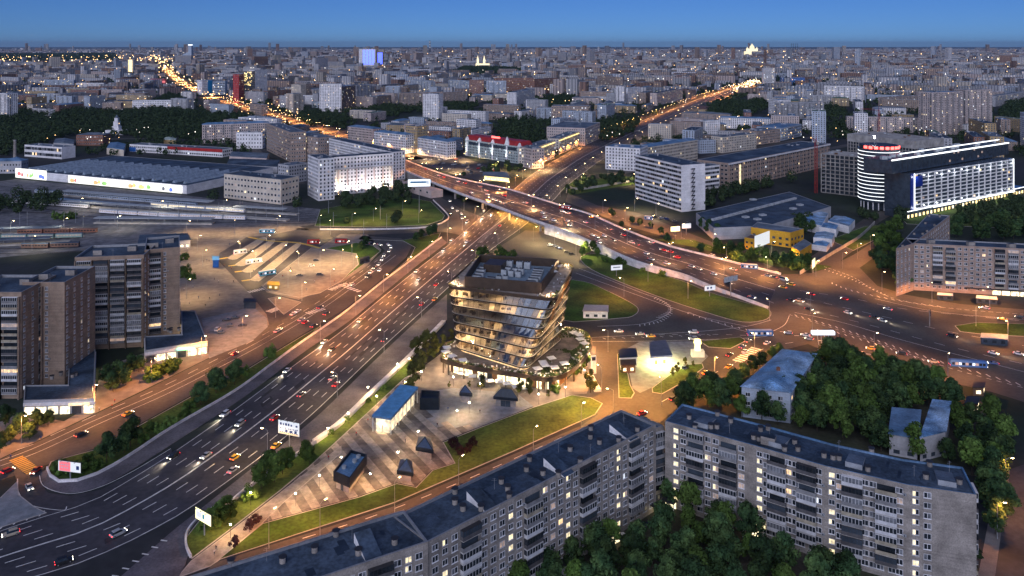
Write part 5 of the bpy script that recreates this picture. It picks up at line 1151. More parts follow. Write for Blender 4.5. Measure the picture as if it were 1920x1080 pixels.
for k in range(7):
 q = a + d * (Lw * (.06 + .145 * k)) + nn * 7; o = thing('floodlight', (q.x, q.y, 0), 'white floodlight in the bushes facing the courtyard block, %s from left' % nth(k + 1), 'floodlight', 'white floodlights facing the courtyard block'); mb = MB(); mb.box((0, 0, 0), (.9, .5, .6)); mb.build('housing', [M_dark], o)
 L = bpy.data.lights.new('floodlight', 'SPOT'); L.energy = 2200 * LP; L.color = (1, .86, .84); L.spot_size = 1.7; L.spot_blend = .8; lo = bpy.data.objects.new('beam', L); COL.objects.link(lo); lo.parent = o; lo.location = (0, 0, .8); lo.rotation_euler = (math.radians(148), 0, math.atan2(d.y, d.x))
NB('cream four storey building with grey parapet facing the rail yard', 420, 327, 527, 338, 371, 24, 4, M_cream, M_roof_felt, bay=4.2, w=2.2, lit=.05)
NB('grey office block directly behind the cream four storey building', 541, 311, 575, 306, 345, 18, 5, M_greyw, M_roof_grey)
NB('brown apartment block with blue roof at the edge of the dark wood', 379, 234, 505, 230, 270, 16, 7, M_pinkw, M_roof_blue, 'balc', cat='apartment block', hip=True)
NB('buff brick block with deep recesses, left half, beside the avenue', 500, 232, 545, 249, 282, 20, 8, M_brick_buff, M_roof_grey)
NB('buff brick block with deep recesses, right half, at the avenue corner', 549, 252, 596, 259, 297, 26, 8, M_brick_buff, M_roof_grey, lit=.1)
NB('small white five storey block between the wood and the buff brick block', 443, 249, 492, 249, 279, 14, 4, M_white, M_roof_grey, bay=4)
NB('pink grey block with blue metal roof, first from left of the curved terrace', 652, 237, 699, 242, 270, 18, 7, M_pinkw, M_roof_blue, hip=True)
NB('pale block with blue roof next to the square ochre tower', 701, 247, 760, 253, 281, 16, 7, M_white, M_roof_blue, hip=True, lit=.08)
NB('square ochre tower block over an archway on the far side of the square', 761, 236, 782, 238, 284, 20, 9, M_ochre, M_roof_grey, lit=.06)
NB('white terrace to the right of the square ochre tower', 783, 258, 838, 266, 289, 15, 6, M_white, M_roof_blue, hip=True)
NB('low white end block beside the red roofed building', 840, 266, 868, 259, 288, 16, 6, M_bluew, M_roof_blue, hip=True)
NB('white nine storey slab behind the red roofed building', 856, 224, 892, 226, 250, 18, 7, M_white, M_roof_blue)
NB('pinkish corner house between the red roofed building and the gold lit front', 978, 276, 997, 280, 312, 18, 6, M_pinkw, M_roof_grey)
tg1 = NB('gold lit front with bright cornice along the right avenue', 998, 279, 1040, 264, 314, 18, 6, M_cream, M_roof_grey, lit=.25)
tg2 = NB('second gold lit front farther up the right avenue', 1048, 261, 1085, 247, 290, 16, 6, M_cream, M_roof_grey, lit=.2)
NB('big pale stone block with flat roof behind the gold lit fronts', 1097, 241, 1125, 230, 273, 60, 6, M_pinkw, M_roof_grey, bay=3.4)
NB('dark grey office block with rows of lit windows above the trees', 1034, 199, 1103, 200, 231, 30, 7, M_brick_buff, M_roof_grey, lit=.2)
NB('bright white slab tower on its own among the trees, mid distance', 968, 174, 1003, 166, 205, 22, 12, M_white, M_roof_grey, lit=.02)
NB('white corner block at the start of the right avenue', 1135, 275, 1200, 279, 317, 30, 7, M_white, M_roof_blue, bay=3.6, lit=.04)
NB('long cream block behind the white office slab', 1202, 278, 1308, 262, 0, 18, 6, M_cream, M_roof_blue, h=25, hip=True)
NB('pale grey linking block between the two cream blocks', 1312, 264, 1342, 263, 288, 16, 5, M_bluew, M_roof_grey)
NB('cream block with arcaded top floor behind the long brick works', 1355, 258, 1418, 251, 287, 20, 6, M_cream, M_roof_grey, bay=3.8)
NB('brown grey office block next to the arcaded cream block', 1420, 247, 1463, 242, 272, 30, 5, M_brick_buff, M_roof_grey)
NB('blue grey block with tall lit columns near the crane', 1465, 241, 1503, 233, 264, 40, 4, M_bluew, M_roof_blue, lit=.2)
NB('white office slab with long ribbon windows and a blank end wall', 1191, 291, 1278, 311, 370, 26, 10, M_white, M_roof_felt, 'band', lit=.03, name='office_slab', cat='office building')
q = g(1291, 400); a, b = fpoly(1191, 291, 1278, 311, 41.8, 26)[1:3]; t = thing('fire_stair', tuple(a.lerp(b, .45)), 'dark zigzag fire stair down the blank end of the white office slab', 'stair'); d = (b - a).normalized(); nn = Vector((d.y, -d.x, 0))
for f in range(10):
 z = 2 + f * 4.0; mb = MB(); mb.obox(-d * 2 + nn * 1.6 + Vector((0, 0, z)), d * 4, -nn * 1.5, Vector((0, 0, .2))); mb.obox(-d * 2 + nn * 1.6 + Vector((0, 0, z)), d * 4, -nn * .1, Vector((0, 0, 1.1))); mb.build('landing', M_dark, t)
mb = MB()
for f in range(9): z = 2 + f * 4; mb.hexa([x + Vector((0, 0, z)) for x in (-d * 1.8 + nn * 1.4, d * -1.8 + nn * .6, d * -1.6 + nn * .6, d * -1.6 + nn * 1.4)], [x + Vector((0, 0, z + 4)) for x in (d * 1.6 + nn * 1.4, d * 1.6 + nn * .6, d * 1.8 + nn * .6, d * 1.8 + nn * 1.4)])
mb.build('flights', M_dark, t, kind='stuff')
NB('lower ribbon windowed wing joined to the white office slab', 1306, 315, 1349, 310, 0, 14, 6, M_white, M_roof_felt, 'band', h=27, name='office_slab', cat='office building')
tw = NB('long brick works with tall white windows and a lit stair bay', 1366, 307, 1556, 270, 356, 38, 6, M_brick_buff, M_roof_felt, bay=4.6, w=2.9, lit=.04, name='factory', cat='factory building')
a, b = fpoly(1366, 307, 1556, 270, H * 49 / 271, 38)[:2]; d = (b - a).normalized(); nn = Vector((d.y, -d.x, 0)); mb = MB()
for i in range(26): mb.obox(a + d * (i * (b - a).length / 26 + 1.0) + nn * .8 - a, d * 1.1, -nn * .78, Vector((0, 0, 25)))
mb.build('piers', M_brick_buff, tw, kind='stuff'); mb = MB(); mb.obox(d * 20 + nn * .9, d * 3.4, -nn * .85, Vector((0, 0, 24))); mb.build('lit_stair_bay', G_yel, tw)
mb = MB(); mb.obox(nn * 1.0 + Vector((0, 0, 26)), d * (b - a).length, -nn * .95, Vector((0, 0, 1.3))); mb.build('cornice', M_white, tw)
for o, gl in ((tg1, G_gold), (tg2, G_gold)):
 px = (998, 279, 1040, 264, H * 35 / 229, 18) if o is tg1 else (1048, 261, 1085, 247, H * 29 / 205, 16); a, b = fpoly(*px)[:2]; d = (b - a).normalized(); nn = Vector((d.y, -d.x, 0)); mb = MB(); z = px[4] - 2.6
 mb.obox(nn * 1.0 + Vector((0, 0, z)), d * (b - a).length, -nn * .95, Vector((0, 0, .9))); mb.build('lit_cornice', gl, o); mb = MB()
 for i in range(12): mb.obox(d * ((b - a).length * (i + .2) / 12) + nn * .5 + Vector((0, 0, 1)), d * .9, -nn * .48, Vector((0, 0, z - 2)))
 mb.build('pilasters', M_cream, o, kind='stuff')
# red roofed hotel-like building with white gables
h = 21.5; P = fpoly(872, 262, 977, 276, h, 22); t = block('pale green building with steep red roof and white gables beyond the square', P, h, 6, M_mint, M_roof_red, lit=.06, clutter=0, name='red_roofed_building'); off = (P[0].x, P[0].y, 0)
I = inset(P, 3.0); mb = MB(); mb.hexa([v3(p, h + .05) for p in P], [v3(p, h + 6.5) for p in I]); mb.build('red_roof', M_roof_red, t, off=off); d = (P[1] - P[0]); L = d.length; d.normalize(); nn = Vector((d.y, -d.x, 0))
for s, hh, ww in ((.04, 5, 7), (.27, 5, 7), (.51, 5, 7), (.76, 11, 8), (.97, 5, 6)):
 q = d * (L * s) + nn * .5; mb = MB(); mb.obox(q - d * 1.3, d * 2.6, -nn * .45, Vector((0, 0, h - 1))); mb.build('pilaster', M_white, t)
 mb = MB(); e = d * (ww / 2); b_ = [q - e, q + e, q + e - nn * 2.2, q - e - nn * 2.2]; mb.hexa([x + Vector((0, 0, h)) for x in b_], [x + Vector((0, 0, h + 1)) for x in b_]); tip = q + Vector((0, 0, h + hh)); tb = tip - nn * 2.2
 mb.face([b_[0] + Vector((0, 0, h + 1)), b_[1] + Vector((0, 0, h + 1)), tip]); mb.face([b_[1] + Vector((0, 0, h + 1)), b_[2] + Vector((0, 0, h + 1)), tb, tip]); mb.face([b_[3] + Vector((0, 0, h + 1)), b_[0] + Vector((0, 0, h + 1)), tip, tb]); mb.build('gable', M_white, t)
mb = MB(); mb.obox(nn * .3 + Vector((0, 0, h - 5.5)) + d * 8, d * (L - 16), -nn * .2, Vector((0, 0, 4))); mb.build('attic_glazing', M_dkglass, t)
mb = MB(); q = d * (L * .45) - nn * 4; mb.obox(q + Vector((0, 0, h + 6.6)), d * 16, -nn * .5, Vector((0, 0, 2.2))); mb.build('red_sign', G_redl, t)
for s in (.04, .27, .51, .76):
 L_ = bpy.data.lights.new('uplight', 'SPOT'); L_.energy = 5000 * LP; L_.color = (.9, .95, 1); L_.spot_size = .7; L_.spot_blend = .7; lo = bpy.data.objects.new('uplight', L_); COL.objects.link(lo); lo.parent = t; lo.location = d * (L * s) + nn * 3.2 + Vector((0, 0, .5)); lo.rotation_euler = (math.radians(170), 0, 0)
# L-shaped brick apartments at right
h = 28; P = [Vector((q.x, q.y, 0)) for q in gs([(1680, 468), (1712, 459), (1781, 406), (1741, 402)], h)]
tR = thing('apartment_block', (P[0].x, P[0].y, 0), 'brick apartment wing running back from the road corner at right, roof with white vents', 'apartment block'); off = (P[0].x, P[0].y, 0); P = walls_roof(tR, P, h, M_brick_buff, M_roof_felt, off); occ_poly(P)
for a, b in zip(P, P[1:] + P[:1]):
 if seen(a, b): near_facade(tR, a, b, 1, 2.9, 9, 'o  o  ', BS, off)
roof_bits(tR, off, [('vent', rp(x, y, h), 0) for x, y in ((1692, 463), (1714, 440), (1730, 440), (1738, 435), (1752, 424), (1735, 420), (1762, 407), (1742, 406))])
P = fpoly(1709, 458, 1950, 470, h, 14); tR2 = thing('apartment_block', (P[0].x, P[0].y, 0), 'long buff brick apartment front with dark balcony stacks above lit shops at right', 'apartment block'); off = (P[0].x, P[0].y, 0); walls_roof(tR2, P, h, M_brick_buff, M_roof_felt, off); occ_poly(P)
a, b = P[0], P[1]; d = (b - a).normalized(); nn = Vector((d.y, -d.x, 0)); near_facade(tR2, a, b, 1.2, 2.95, 9, 'wwsbbwws', balcony_set(5.4, 2.95, 1.2), off, lit=.06, stair_lit=.1)
roof_bits(tR2, off, [('shaft', rp(x, y, h), .1) for x, y in ((1745, 456), (1820, 460), (1896, 464))])
L = (b - a).length; k = int((L - 45) / 5)
for i in range(k): q = a + d * (45 + i * 5.0) + nn * .5 - Vector(off); mb = MB(); mb.obox(q + Vector((0, 0, .3)), d * 4.2, -nn * .45, Vector((0, 0, 2.4))); mb.build('shop_window', G_shop if R.random() < .75 else G_green if i == 8 else M_dkglass, tR2)
mb = MB(); mb.obox(d * 30 + nn * 1.2 + Vector((0, 0, 3.2)), d * (L - 32), -nn * 1.15, Vector((0, 0, .5))); mb.build('canopy', M_dark, tR2)

# ------------------------------------------------------------------ hotel with banded glass cylinder, dark top slab and white grid front
tH = thing('hotel', tuple(g(1664, 396)), 'glass hotel with white-lit bands round a cylinder and a white window grid', 'hotel'); off = tuple(tH.location); hc = g(1664, 396); rad = 17.5; hz = 55
mb = MB(); mb.tube((hc.x, hc.y + rad, 7), (hc.x, hc.y + rad, hz), rad, rad, 40); mb.build('glass_drum', M_dkglass, tH, off=off)
mb = MB(); mb.tube((hc.x, hc.y + rad, 0), (hc.x, hc.y + rad, 7), rad * .7, rad * .7, 24); mb.build('drum_base', M_dkglass, tH, off=off)
for k in range(12):
 a_ = math.pi * (1 + k / 11); mb = MB(); mb.tube((hc.x + rad * .93 * math.cos(a_), hc.y + rad + rad * .93 * math.sin(a_), 0), (hc.x + rad * .93 * math.cos(a_), hc.y + rad + rad * .93 * math.sin(a_), 7), .5, .5, 6); mb.build('column', M_white, tH, off=off)
for k in range(14):
 z = 9 + k * 3.35; mb = MB(); mb.tube((hc.x, hc.y + rad, z), (hc.x, hc.y + rad, z + .38), rad + .25, rad + .25, 40); mb.build('light_band', G_white, tH, off=off)
mb = MB(); mb.tube((hc.x, hc.y + rad, hz), (hc.x, hc.y + rad, hz + 3.2), rad * .95, rad * .95, 32); mb.build('crown', M_dark, tH, off=off)
for k in range(9): 
 a_ = math.pi * (1.15 + .7 * k / 8); mb = MB(); q = Vector((math.cos(a_), math.sin(a_), 0)); mb.box((hc.x + q.x * rad, hc.y + rad + q.y * rad, hz + .6), (3.2, .6, 2.4), a_ + math.pi / 2); mb.build('sign_letter', G_redl, tH, off=off)
q = g(1642, 262, 62); mb = MB(); mb.tube((hc.x - 4, hc.y + rad, hz), (hc.x - 4, hc.y + rad, hz + 10), .3, .2, 6); mb.build('mast', M_steel, tH, off=off); mb = MB(); mb.tube((hc.x - 4, hc.y + rad - .4, hz + 9), (hc.x - 4, hc.y + rad - .4, hz + 11), .7, .7, 8); mb.build('mast_light', glow('mast light', (.9, .95, 1), 60), tH, off=off)
h1 = 38; Pw = fpoly(1706, 326, 1899, 297, h1, 24); a, b = Pw[0], Pw[1]; d = (b - a); L = d.length; d.normalize(); nn = Vector((d.y, -d.x, 0)); mb = MB(); mb.prism(Pw, 4, h1); mb.build('front_block', M_dkglass, tH, off=off); occ_poly(Pw, 1)
vs = 16; hs = 9
def rel(v): return v - Vector(off)
for i in range(vs + 1):
 mb = MB(); q = a + d * (6 + (L - 7) * i / vs) + nn * .9; mb.obox(q + Vector((0, 0, 7)), d * .75, -nn * .85, Vector((0, 0, h1 - 7.5))); mb.build('grid_post', M_white, tH, off=off)
for k in range(hs + 1):
 mb = MB(); q = a + d * 6 + nn * .85; mb.obox(q + Vector((0, 0, 6.6 + (h1 - 8) * k / hs)), d * (L - 6.4), -nn * .8, Vector((0, 0, .8))); mb.build('grid_rail', M_white, tH, off=off)
for i in range(vs):
 for k in range(hs):
  if R.random() < .08: q = a + d * (6 + (L - 7) * (i + .2) / vs) + nn * .3; mb = MB(); mb.obox(q + Vector((0, 0, 7.6 + (h1 - 8) * k / hs)), d * 3, -nn * .2, Vector((0, 0, 1.7))); mb.build('lit_room', R.choice((G_warm, G_yel, G_dim)), tH, off=off)
q = a + d * 7 + nn * 1.1; mb = MB(); mb.obox(q + Vector((0, 0, 26)), d * 11, -nn * .2, Vector((0, 0, 9.5))); mb.build('blue_panel', mat('deep blue panel', (.01, .03, .22), .3, .1, .5), tH, off=off)
q = a + d * .6 + nn * .6; mb = MB(); mb.obox(q + Vector((0, 0, 3)), d * 4.6, -nn * .5, Vector((0, 0, h1 - 3))); mb.build('blue_fin', mat('deep blue panel', (.01, .03, .22)), tH, off=off)
for z, hh in ((5.0, .9),): mb = MB(); mb.obox(a + d * 5 + nn * 1.3 + Vector((0, 0, z)), d * (L - 3), -nn * 1.2, Vector((0, 0, hh))); mb.build('light_strip', G_white, tH, off=off)
for s in (0, 1):
 mb = MB(); q = a + d * (5.4 if not s else L - .6) + nn * 1.3; mb.obox(q + Vector((0, 0, 5.8)), d * .5, -nn * 1.2, Vector((0, 0, h1 - 6))); mb.build('light_strip', G_white, tH, off=off)
Pt = fpoly(1672, 300, 1891, 267, 51, 26); a2, b2 = Pt[0], Pt[1]; d2 = (b2 - a2); L2_ = d2.length; d2.normalize(); n2_ = Vector((d2.y, -d2.x, 0)); mb = MB(); mb.prism(Pt, h1 + .8, 50, 0, 1, True); mb.build('top_slab', [M_dkglass, M_roof_felt], tH, off=off)
mb = MB(); mb.obox(a2 + n2_ * .6 + Vector((0, 0, 50.1)), d2 * L2_, -n2_ * 1.0, Vector((0, 0, 1.0))); mb.build('light_strip', G_white, tH, off=off)
for i in range(26): mb = MB(); mb.obox(a2 + d2 * (L2_ * i / 26) + n2_ * .15 + Vector((0, 0, h1 + 1)), d2 * .2, -n2_ * .14, Vector((0, 0, 48.9 - h1))); mb.build('mullion', M_dark, tH, off=off)
for i in range(14):
 if R.random() < .6: mb = MB(); mb.obox(a2 + d2 * (L2_ * (.45 + .5 * i / 14)) + n2_ * .1 + Vector((0, 0, h1 + 3 + 3.6 * R.randrange(3))), d2 * 3, -n2_ * .05, Vector((0, 0, 2))); mb.build('lit_room', G_dim, tH, off=off)
mb = MB()
for i in range(22): q = a2.lerp(b2, (i + .5) / 22) - n2_ * R.uniform(3, 20); mb.box((q.x, q.y, 50), (R.uniform(2, 6), R.uniform(2, 4), R.uniform(1.5, 4)), .2)
mb.build('roof_plant', M_unit, tH, off=off, kind='stuff'); mb = MB(); mb.obox(a2 + d2 * 26 - n2_ * 7 + Vector((0, 0, 53)), d2 * (L2_ - 30), -n2_ * .4, Vector((0, 0, .8))); mb.build('light_strip', G_white, tH, off=off)
Pp = fpoly(1700, 398, 1925, 350, 6, 20); mb = MB(); mb.prism(Pp, 0, 6); mb.build('podium', M_dkglass, tH, off=off); a3, b3 = Pp[0], Pp[1]; d3 = (b3 - a3).normalized(); n3 = Vector((d3.y, -d3.x, 0))
for i in range(36): mb = MB(); q = a3.lerp(b3, (i + .2) / 36) + n3 * .3; mb.obox(q + Vector((0, 0, .6)), d3 * 2.6, -n3 * .2, Vector((0, 0, 2.6))); mb.build('lit_window', G_gold if i % 3 else G_shop, tH, off=off)
mb = MB(); mb.obox(a3 + n3 * .7 + Vector((0, 0, 6.1)), d3 * (b3 - a3).length, -n3 * .6, Vector((0, 0, .5))); mb.build('light_strip', G_white, tH, off=off)
for i in range(9):                                    # cool point lights added off the white grid's foot and head to brighten it
 for zz, ry in ((7.2, 168), (34, 20)):
  L_ = bpy.data.lights.new('grid_fill_light', 'POINT'); L_.energy = 650; L_.color = (.86, .93, 1); L_.shadow_soft_size = .5; lo = bpy.data.objects.new('grid_fill_light', L_); COL.objects.link(lo); lo.parent = tH; lo.location = rel(a + d * (8 + (L - 12) * i / 8) + nn * 4.0 + Vector((0, 0, zz)))
# concrete frames under construction
def frame_block(label, px, h, fl, depth, bay, m, wallm_=None, solid_top=0):
 P = fpoly(*px, h, depth); t = thing('building_shell', (P[0].x, P[0].y, 0), label, 'building shell'); off = (P[0].x, P[0].y, 0); occ_poly(P); fh = h / fl
 for f in range(fl + 1): mb = MB(); z = f * fh; mb.prism(P, z, z + .45, 0); mb.build('floor_slab', m, t, off=off)
 mb = MB(); I = inset(P, 3.5); mb.prism(I, 0, h - .5); mb.build('core', M_dkglass, t, off=off)
 for a, b in zip(P, P[1:] + P[:1]):
  L = (b - a).length; n = max(2, round(L / bay)); d = (b - a).normalized()
  if not seen(a, b): continue
  for i in range(n + 1): q = a + d * ((L - .8) * i / n); nn = Vector((d.y, -d.x, 0)); mb = MB(); mb.obox(q, d * .8, -nn * .8, Vector((0, 0, h))); mb.build('column', m, t, off=off)
 if solid_top:
  mb = MB(); mb.prism(inset(P, -.3), h - solid_top, h + 1); mb.build('hoarding', M_concrete, t, off=off)
 mb = MB()
 for _ in range(14): u_, v_ = R.random(), R.random(); q = P[0].lerp(P[1], u_).lerp(P[3].lerp(P[2], u_), v_); mb.box((q.x, q.y, h + .5), (R.uniform(1, 5), R.uniform(1, 3), R.uniform(.5, 2)), R.random(), R.randrange(2))
 mb.build('site_materials', [M_unit, M_wood], t, off=off, kind='stuff'); return t
frame_block('bare concrete frame with open floors left of the glass hotel', (1539, 289, 1629, 297), 39, 10, 34, 4.6, M_concrete)
frame_block('unfinished building with blank concrete top storey behind the hotel', (1589, 252, 1716, 266), 30, 7, 60, 4.2, M_concrete, None, 9)
def crane(label, base, top, jib_dir, m):
 p = g(*base); hh = top; t = thing('tower_crane', tuple(p), label, 'crane'); mb = MB(); w = 1.1
 for x in (-w, w):
  for y in (-w, w): mb.tube((x, y, 0), (x, y, hh), .22, .22, 4)
 n = int(hh / 2.6)
 for i in range(n):
  z = i * 2.6; s = -1 if i % 2 else 1
  for y in (-w, w): mb.tube((-w * s, y, z), (w * s, y, z + 2.6), .12, .12, 3); mb.tube((y, -w * s, z), (y, w * s, z + 2.6), .12, .12, 3)
 mb.build('mast', m, t); mb = MB(); J = Vector((math.cos(jib_dir), math.sin(jib_dir), 0)); c = Vector((0, 0, hh)); S = Vector((-J.y, J.x, 0))
 for s in (-.8, .8): mb.tube(c + S * s, c + J * 36 + S * s, .18, .12, 4); mb.tube(c + S * s, c - J * 12 + S * s, .18, .18, 4)
 mb.tube(c + Vector((0, 0, 2.2)), c + J * 36 + Vector((0, 0, 1.2)), .18, .12, 4)
 for i in range(14): mb.tube(c + J * (i * 2.5) + S * (.8 if i % 2 else -.8), c + J * (i * 2.5 + 1.2) + Vector((0, 0, 2.1 - i * .06)), .1, .1, 3)
 mb.build('jib', m, t); mb = MB(); q = c - J * 11; mb.box((q.x, q.y, hh - 1.5), (2.4, 2.4, 2.6), jib_dir); mb.build('counterweight', M_concrete, t); mb = MB(); mb.box((1.6, 0, hh - 1), (1.8, 1.6, 2.2)); mb.build('cab', M_signw, t)
 mb = MB(); mb.tube(c, c + Vector((0, 0, 7)), .5, .15, 4); mb.tube(c + Vector((0, 0, 7)), c + J * 24 + Vector((0, 0, 1.4)), .06, .06, 3); mb.tube(c + Vector((0, 0, 7)), c - J * 11, .06, .06, 3); mb.build('tower_head', m, t); return t
M_crane = mat('red crane paint', (.30, .035, .03), .5, .12, .5)
crane('red lattice tower crane standing at the corner of the bare concrete frame', (1530, 362), 52, 1.35, M_crane); crane('red tower crane rising above the unfinished building behind the hotel', (1648, 285), 58, 1.9, M_crane)
# factory with saw-tooth rooflights and a floodlit painted wall
a, b = g(30, 333), g(350, 364); d = (b - a); L = d.length; d.normalize(); n_ = Vector((-d.y, d.x, 0)); hF = 8.5; P = [a, b, b + n_ * 130, a + n_ * 130]; tF = thing('factory', tuple(a), 'low factory hall with rows of rooflights and a bright painted wall along the railway', 'factory building'); off = tuple(a); walls_roof(tF, P, hF, M_white, M_roof_felt, off, .3); occ_poly(P, 1)
for k in range(17):
 s = (k + .6) / 17.5; q = d * (L * s) + n_ * 8; mb = MB(); mb.hexa([q + Vector((0, 0, hF)), q + d * 4 + Vector((0, 0, hF)), q + d * 4 + n_ * 78 + Vector((0, 0, hF)), q + n_ * 78 + Vector((0, 0, hF))], [q + d * 1.4 + Vector((0, 0, hF + 2.4)), q + d * 2.8 + Vector((0, 0, hF + 2.4)), q + d * 2.8 + n_ * 78 + Vector((0, 0, hF + 2.4)), q + d * 1.4 + n_ * 78 + Vector((0, 0, hF + 2.4))]); mb.build('rooflight', mat('blue grey rooflight', (.30, .37, .45), .5, .2, .3), tF)
G_mural = glow('floodlit white wall', (1, .97, .88), 1.05, var=.12, scale=.05)  # floodlighting put into the painted wall and its figures as their own glow
mcol = [glow('mural ' + k, c, .9, var=.5, scale=.5) for k, c in (('red', (.6, .08, .06)), ('green', (.25, .6, .08)), ('blue', (.05, .12, .7)), ('orange', (1, .42, .1)), ('yellow', (.9, .8, .15)), ('black', (.05, .05, .06)))]
for s0, s1, hh in ((0, .2, 10.5), (.2, .33, 7.2), (.335, .98, 7.6)):
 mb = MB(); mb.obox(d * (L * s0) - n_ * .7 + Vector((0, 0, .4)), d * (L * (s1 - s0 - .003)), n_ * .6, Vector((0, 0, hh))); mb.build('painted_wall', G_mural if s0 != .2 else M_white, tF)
for s, z, ci, wd in ((.025, 4, 0, 6), (.045, 3, 0, 4), (.08, 3, 3, 3), (.1, 2.5, 1, 5), (.112, 4, 1, 3), (.165, 3, 2, 8), (.18, 2, 2, 4), (.36, 2, 3, 8), (.38, 2.5, 0, 3), (.5, 2, 3, 7), (.52, 3, 4, 4), (.55, 2, 1, 8), (.7, 2, 3, 7), (.72, 3, 4, 5), (.76, 2, 4, 9), (.8, 2.5, 1, 6), (.88, 2.5, 5, 4), (.92, 2, 2, 5)):
 q = d * (L * s) - n_ * .78 + Vector((0, 0, z)); k = 9; mb = MB(); mb.face([q + d * (wd * .5 * (1 + .25 * math.sin(i * 3.1)) * math.cos(6.283 * i / k)) + Vector((0, 0, 1 + 2.2 * (1 + .2 * math.cos(i * 2.3)) * math.sin(6.283 * i / k))) for i in range(k)]); mb.build('painted_figure', mcol[ci], tF)
# red, white and blue building behind the factory
P = fpoly(243, 271, 417, 281, 10, 20); t = block('long two storey building painted white with a red band, behind the factory', P, 10, 2, M_white, M_roof_grey, bay=3.6, w=2.2, lit=.05, name='workshop'); d = (P[1] - P[0]); L = d.length; d.normalize(); nn = Vector((d.y, -d.x, 0)); mb = MB(); mb.obox(d * (L * .42) + nn * .3 + Vector((0, 0, 6.6)), d * (L * .58), -nn * .28, Vector((0, 0, 4))); mb.build('red_band', M_redw, t); mb = MB(); mb.obox(nn * .3 + Vector((0, 0, .5)), d * (L * .07), -nn * .28, Vector((0, 0, 6))); mb.build('blue_end', M_bluep, t)
NB('white modernist building with ribbon windows behind the factory chimney', 46, 272, 116, 277, 293, 20, 2, M_white, M_roof_grey, 'band'); NB('old red brick hall with grey metal roof behind the factory', 143, 253, 193, 253, 273, 24, 3, M_brick_red, M_roof_grey, hip=True)
NB('pale low building at the left picture edge below the chimney', -40, 303, 40, 302, 326, 16, 2, M_greyw, M_roof_blue, hip=True)
for lb, px, h, w_, r_ in (('low grey shed with pale roof left of the old red brick hall', [(100, 268), (138, 270), (140, 262), (104, 260)], 6, M_greyw, M_roof_grey), ('cream house with blue roof between the old hall and the striped building', [(200, 277), (232, 281), (236, 270), (206, 267)], 9, M_cream, M_roof_blue), ('low dark shed behind the right end of the factory', [(425, 308), (520, 313), (525, 300), (432, 297)], 7, M_greyw, M_roof_felt), ('long low store with grey roof right of the striped building', [(430, 293), (500, 297), (505, 287), (437, 284)], 8, M_pinkw, M_roof_grey), ('small white boiler house beside the factory chimney', [(20, 303), (42, 304), (42, 297), (22, 296)], 7, M_white, M_roof_blue), ('low yellow green pavilion in front of the dark wood', [(307, 262), (330, 263), (331, 258), (309, 257)], 6, M_ochre, M_mint)):
 gable_block('shed', lb, px, h, w_, r_, 'shed', 2.0)
p = g(28, 303); t = thing('factory_chimney', tuple(p), 'tall plain brick chimney standing by the low sheds at far left', 'chimney'); mb = MB(); mb.tube((0, 0, 0), (0, 0, 27), 2.2, 1.6, 14); mb.build('shaft', M_brick_pale, t); mb = MB(); mb.tube((0, 0, 27), (0, 0, 28), 1.9, 1.9, 14); mb.build('rim', M_concrete, t)
# church among the trees
p = g(219, 252); t = thing('church', tuple(p), 'small white church with tiered bell tower in front of the dark wood', 'church'); mb = MB(); mb.box((0, 0, 0), (30, 18, 8)); mb.build('nave', M_white, t); mb = MB(); z = 0
for w, hh in ((11, 14), (8, 8), (5.5, 6)): mb.box((0, 0, z), (w, w, hh)); mb.box((0, 0, z + hh - .6), (w + .8, w + .8, .6)); z += hh
mb.build('bell_tower', M_white, t); mb = MB(); mb.tube((0, 0, z), (0, 0, z + 2), 2.0, 2.4, 12); mb.tube((0, 0, z + 2), (0, 0, z + 5), 2.4, .2, 12); mb.tube((0, 0, z + 5), (0, 0, z + 7), .15, .1, 4); mb.build('dome', M_roof_grey, t)
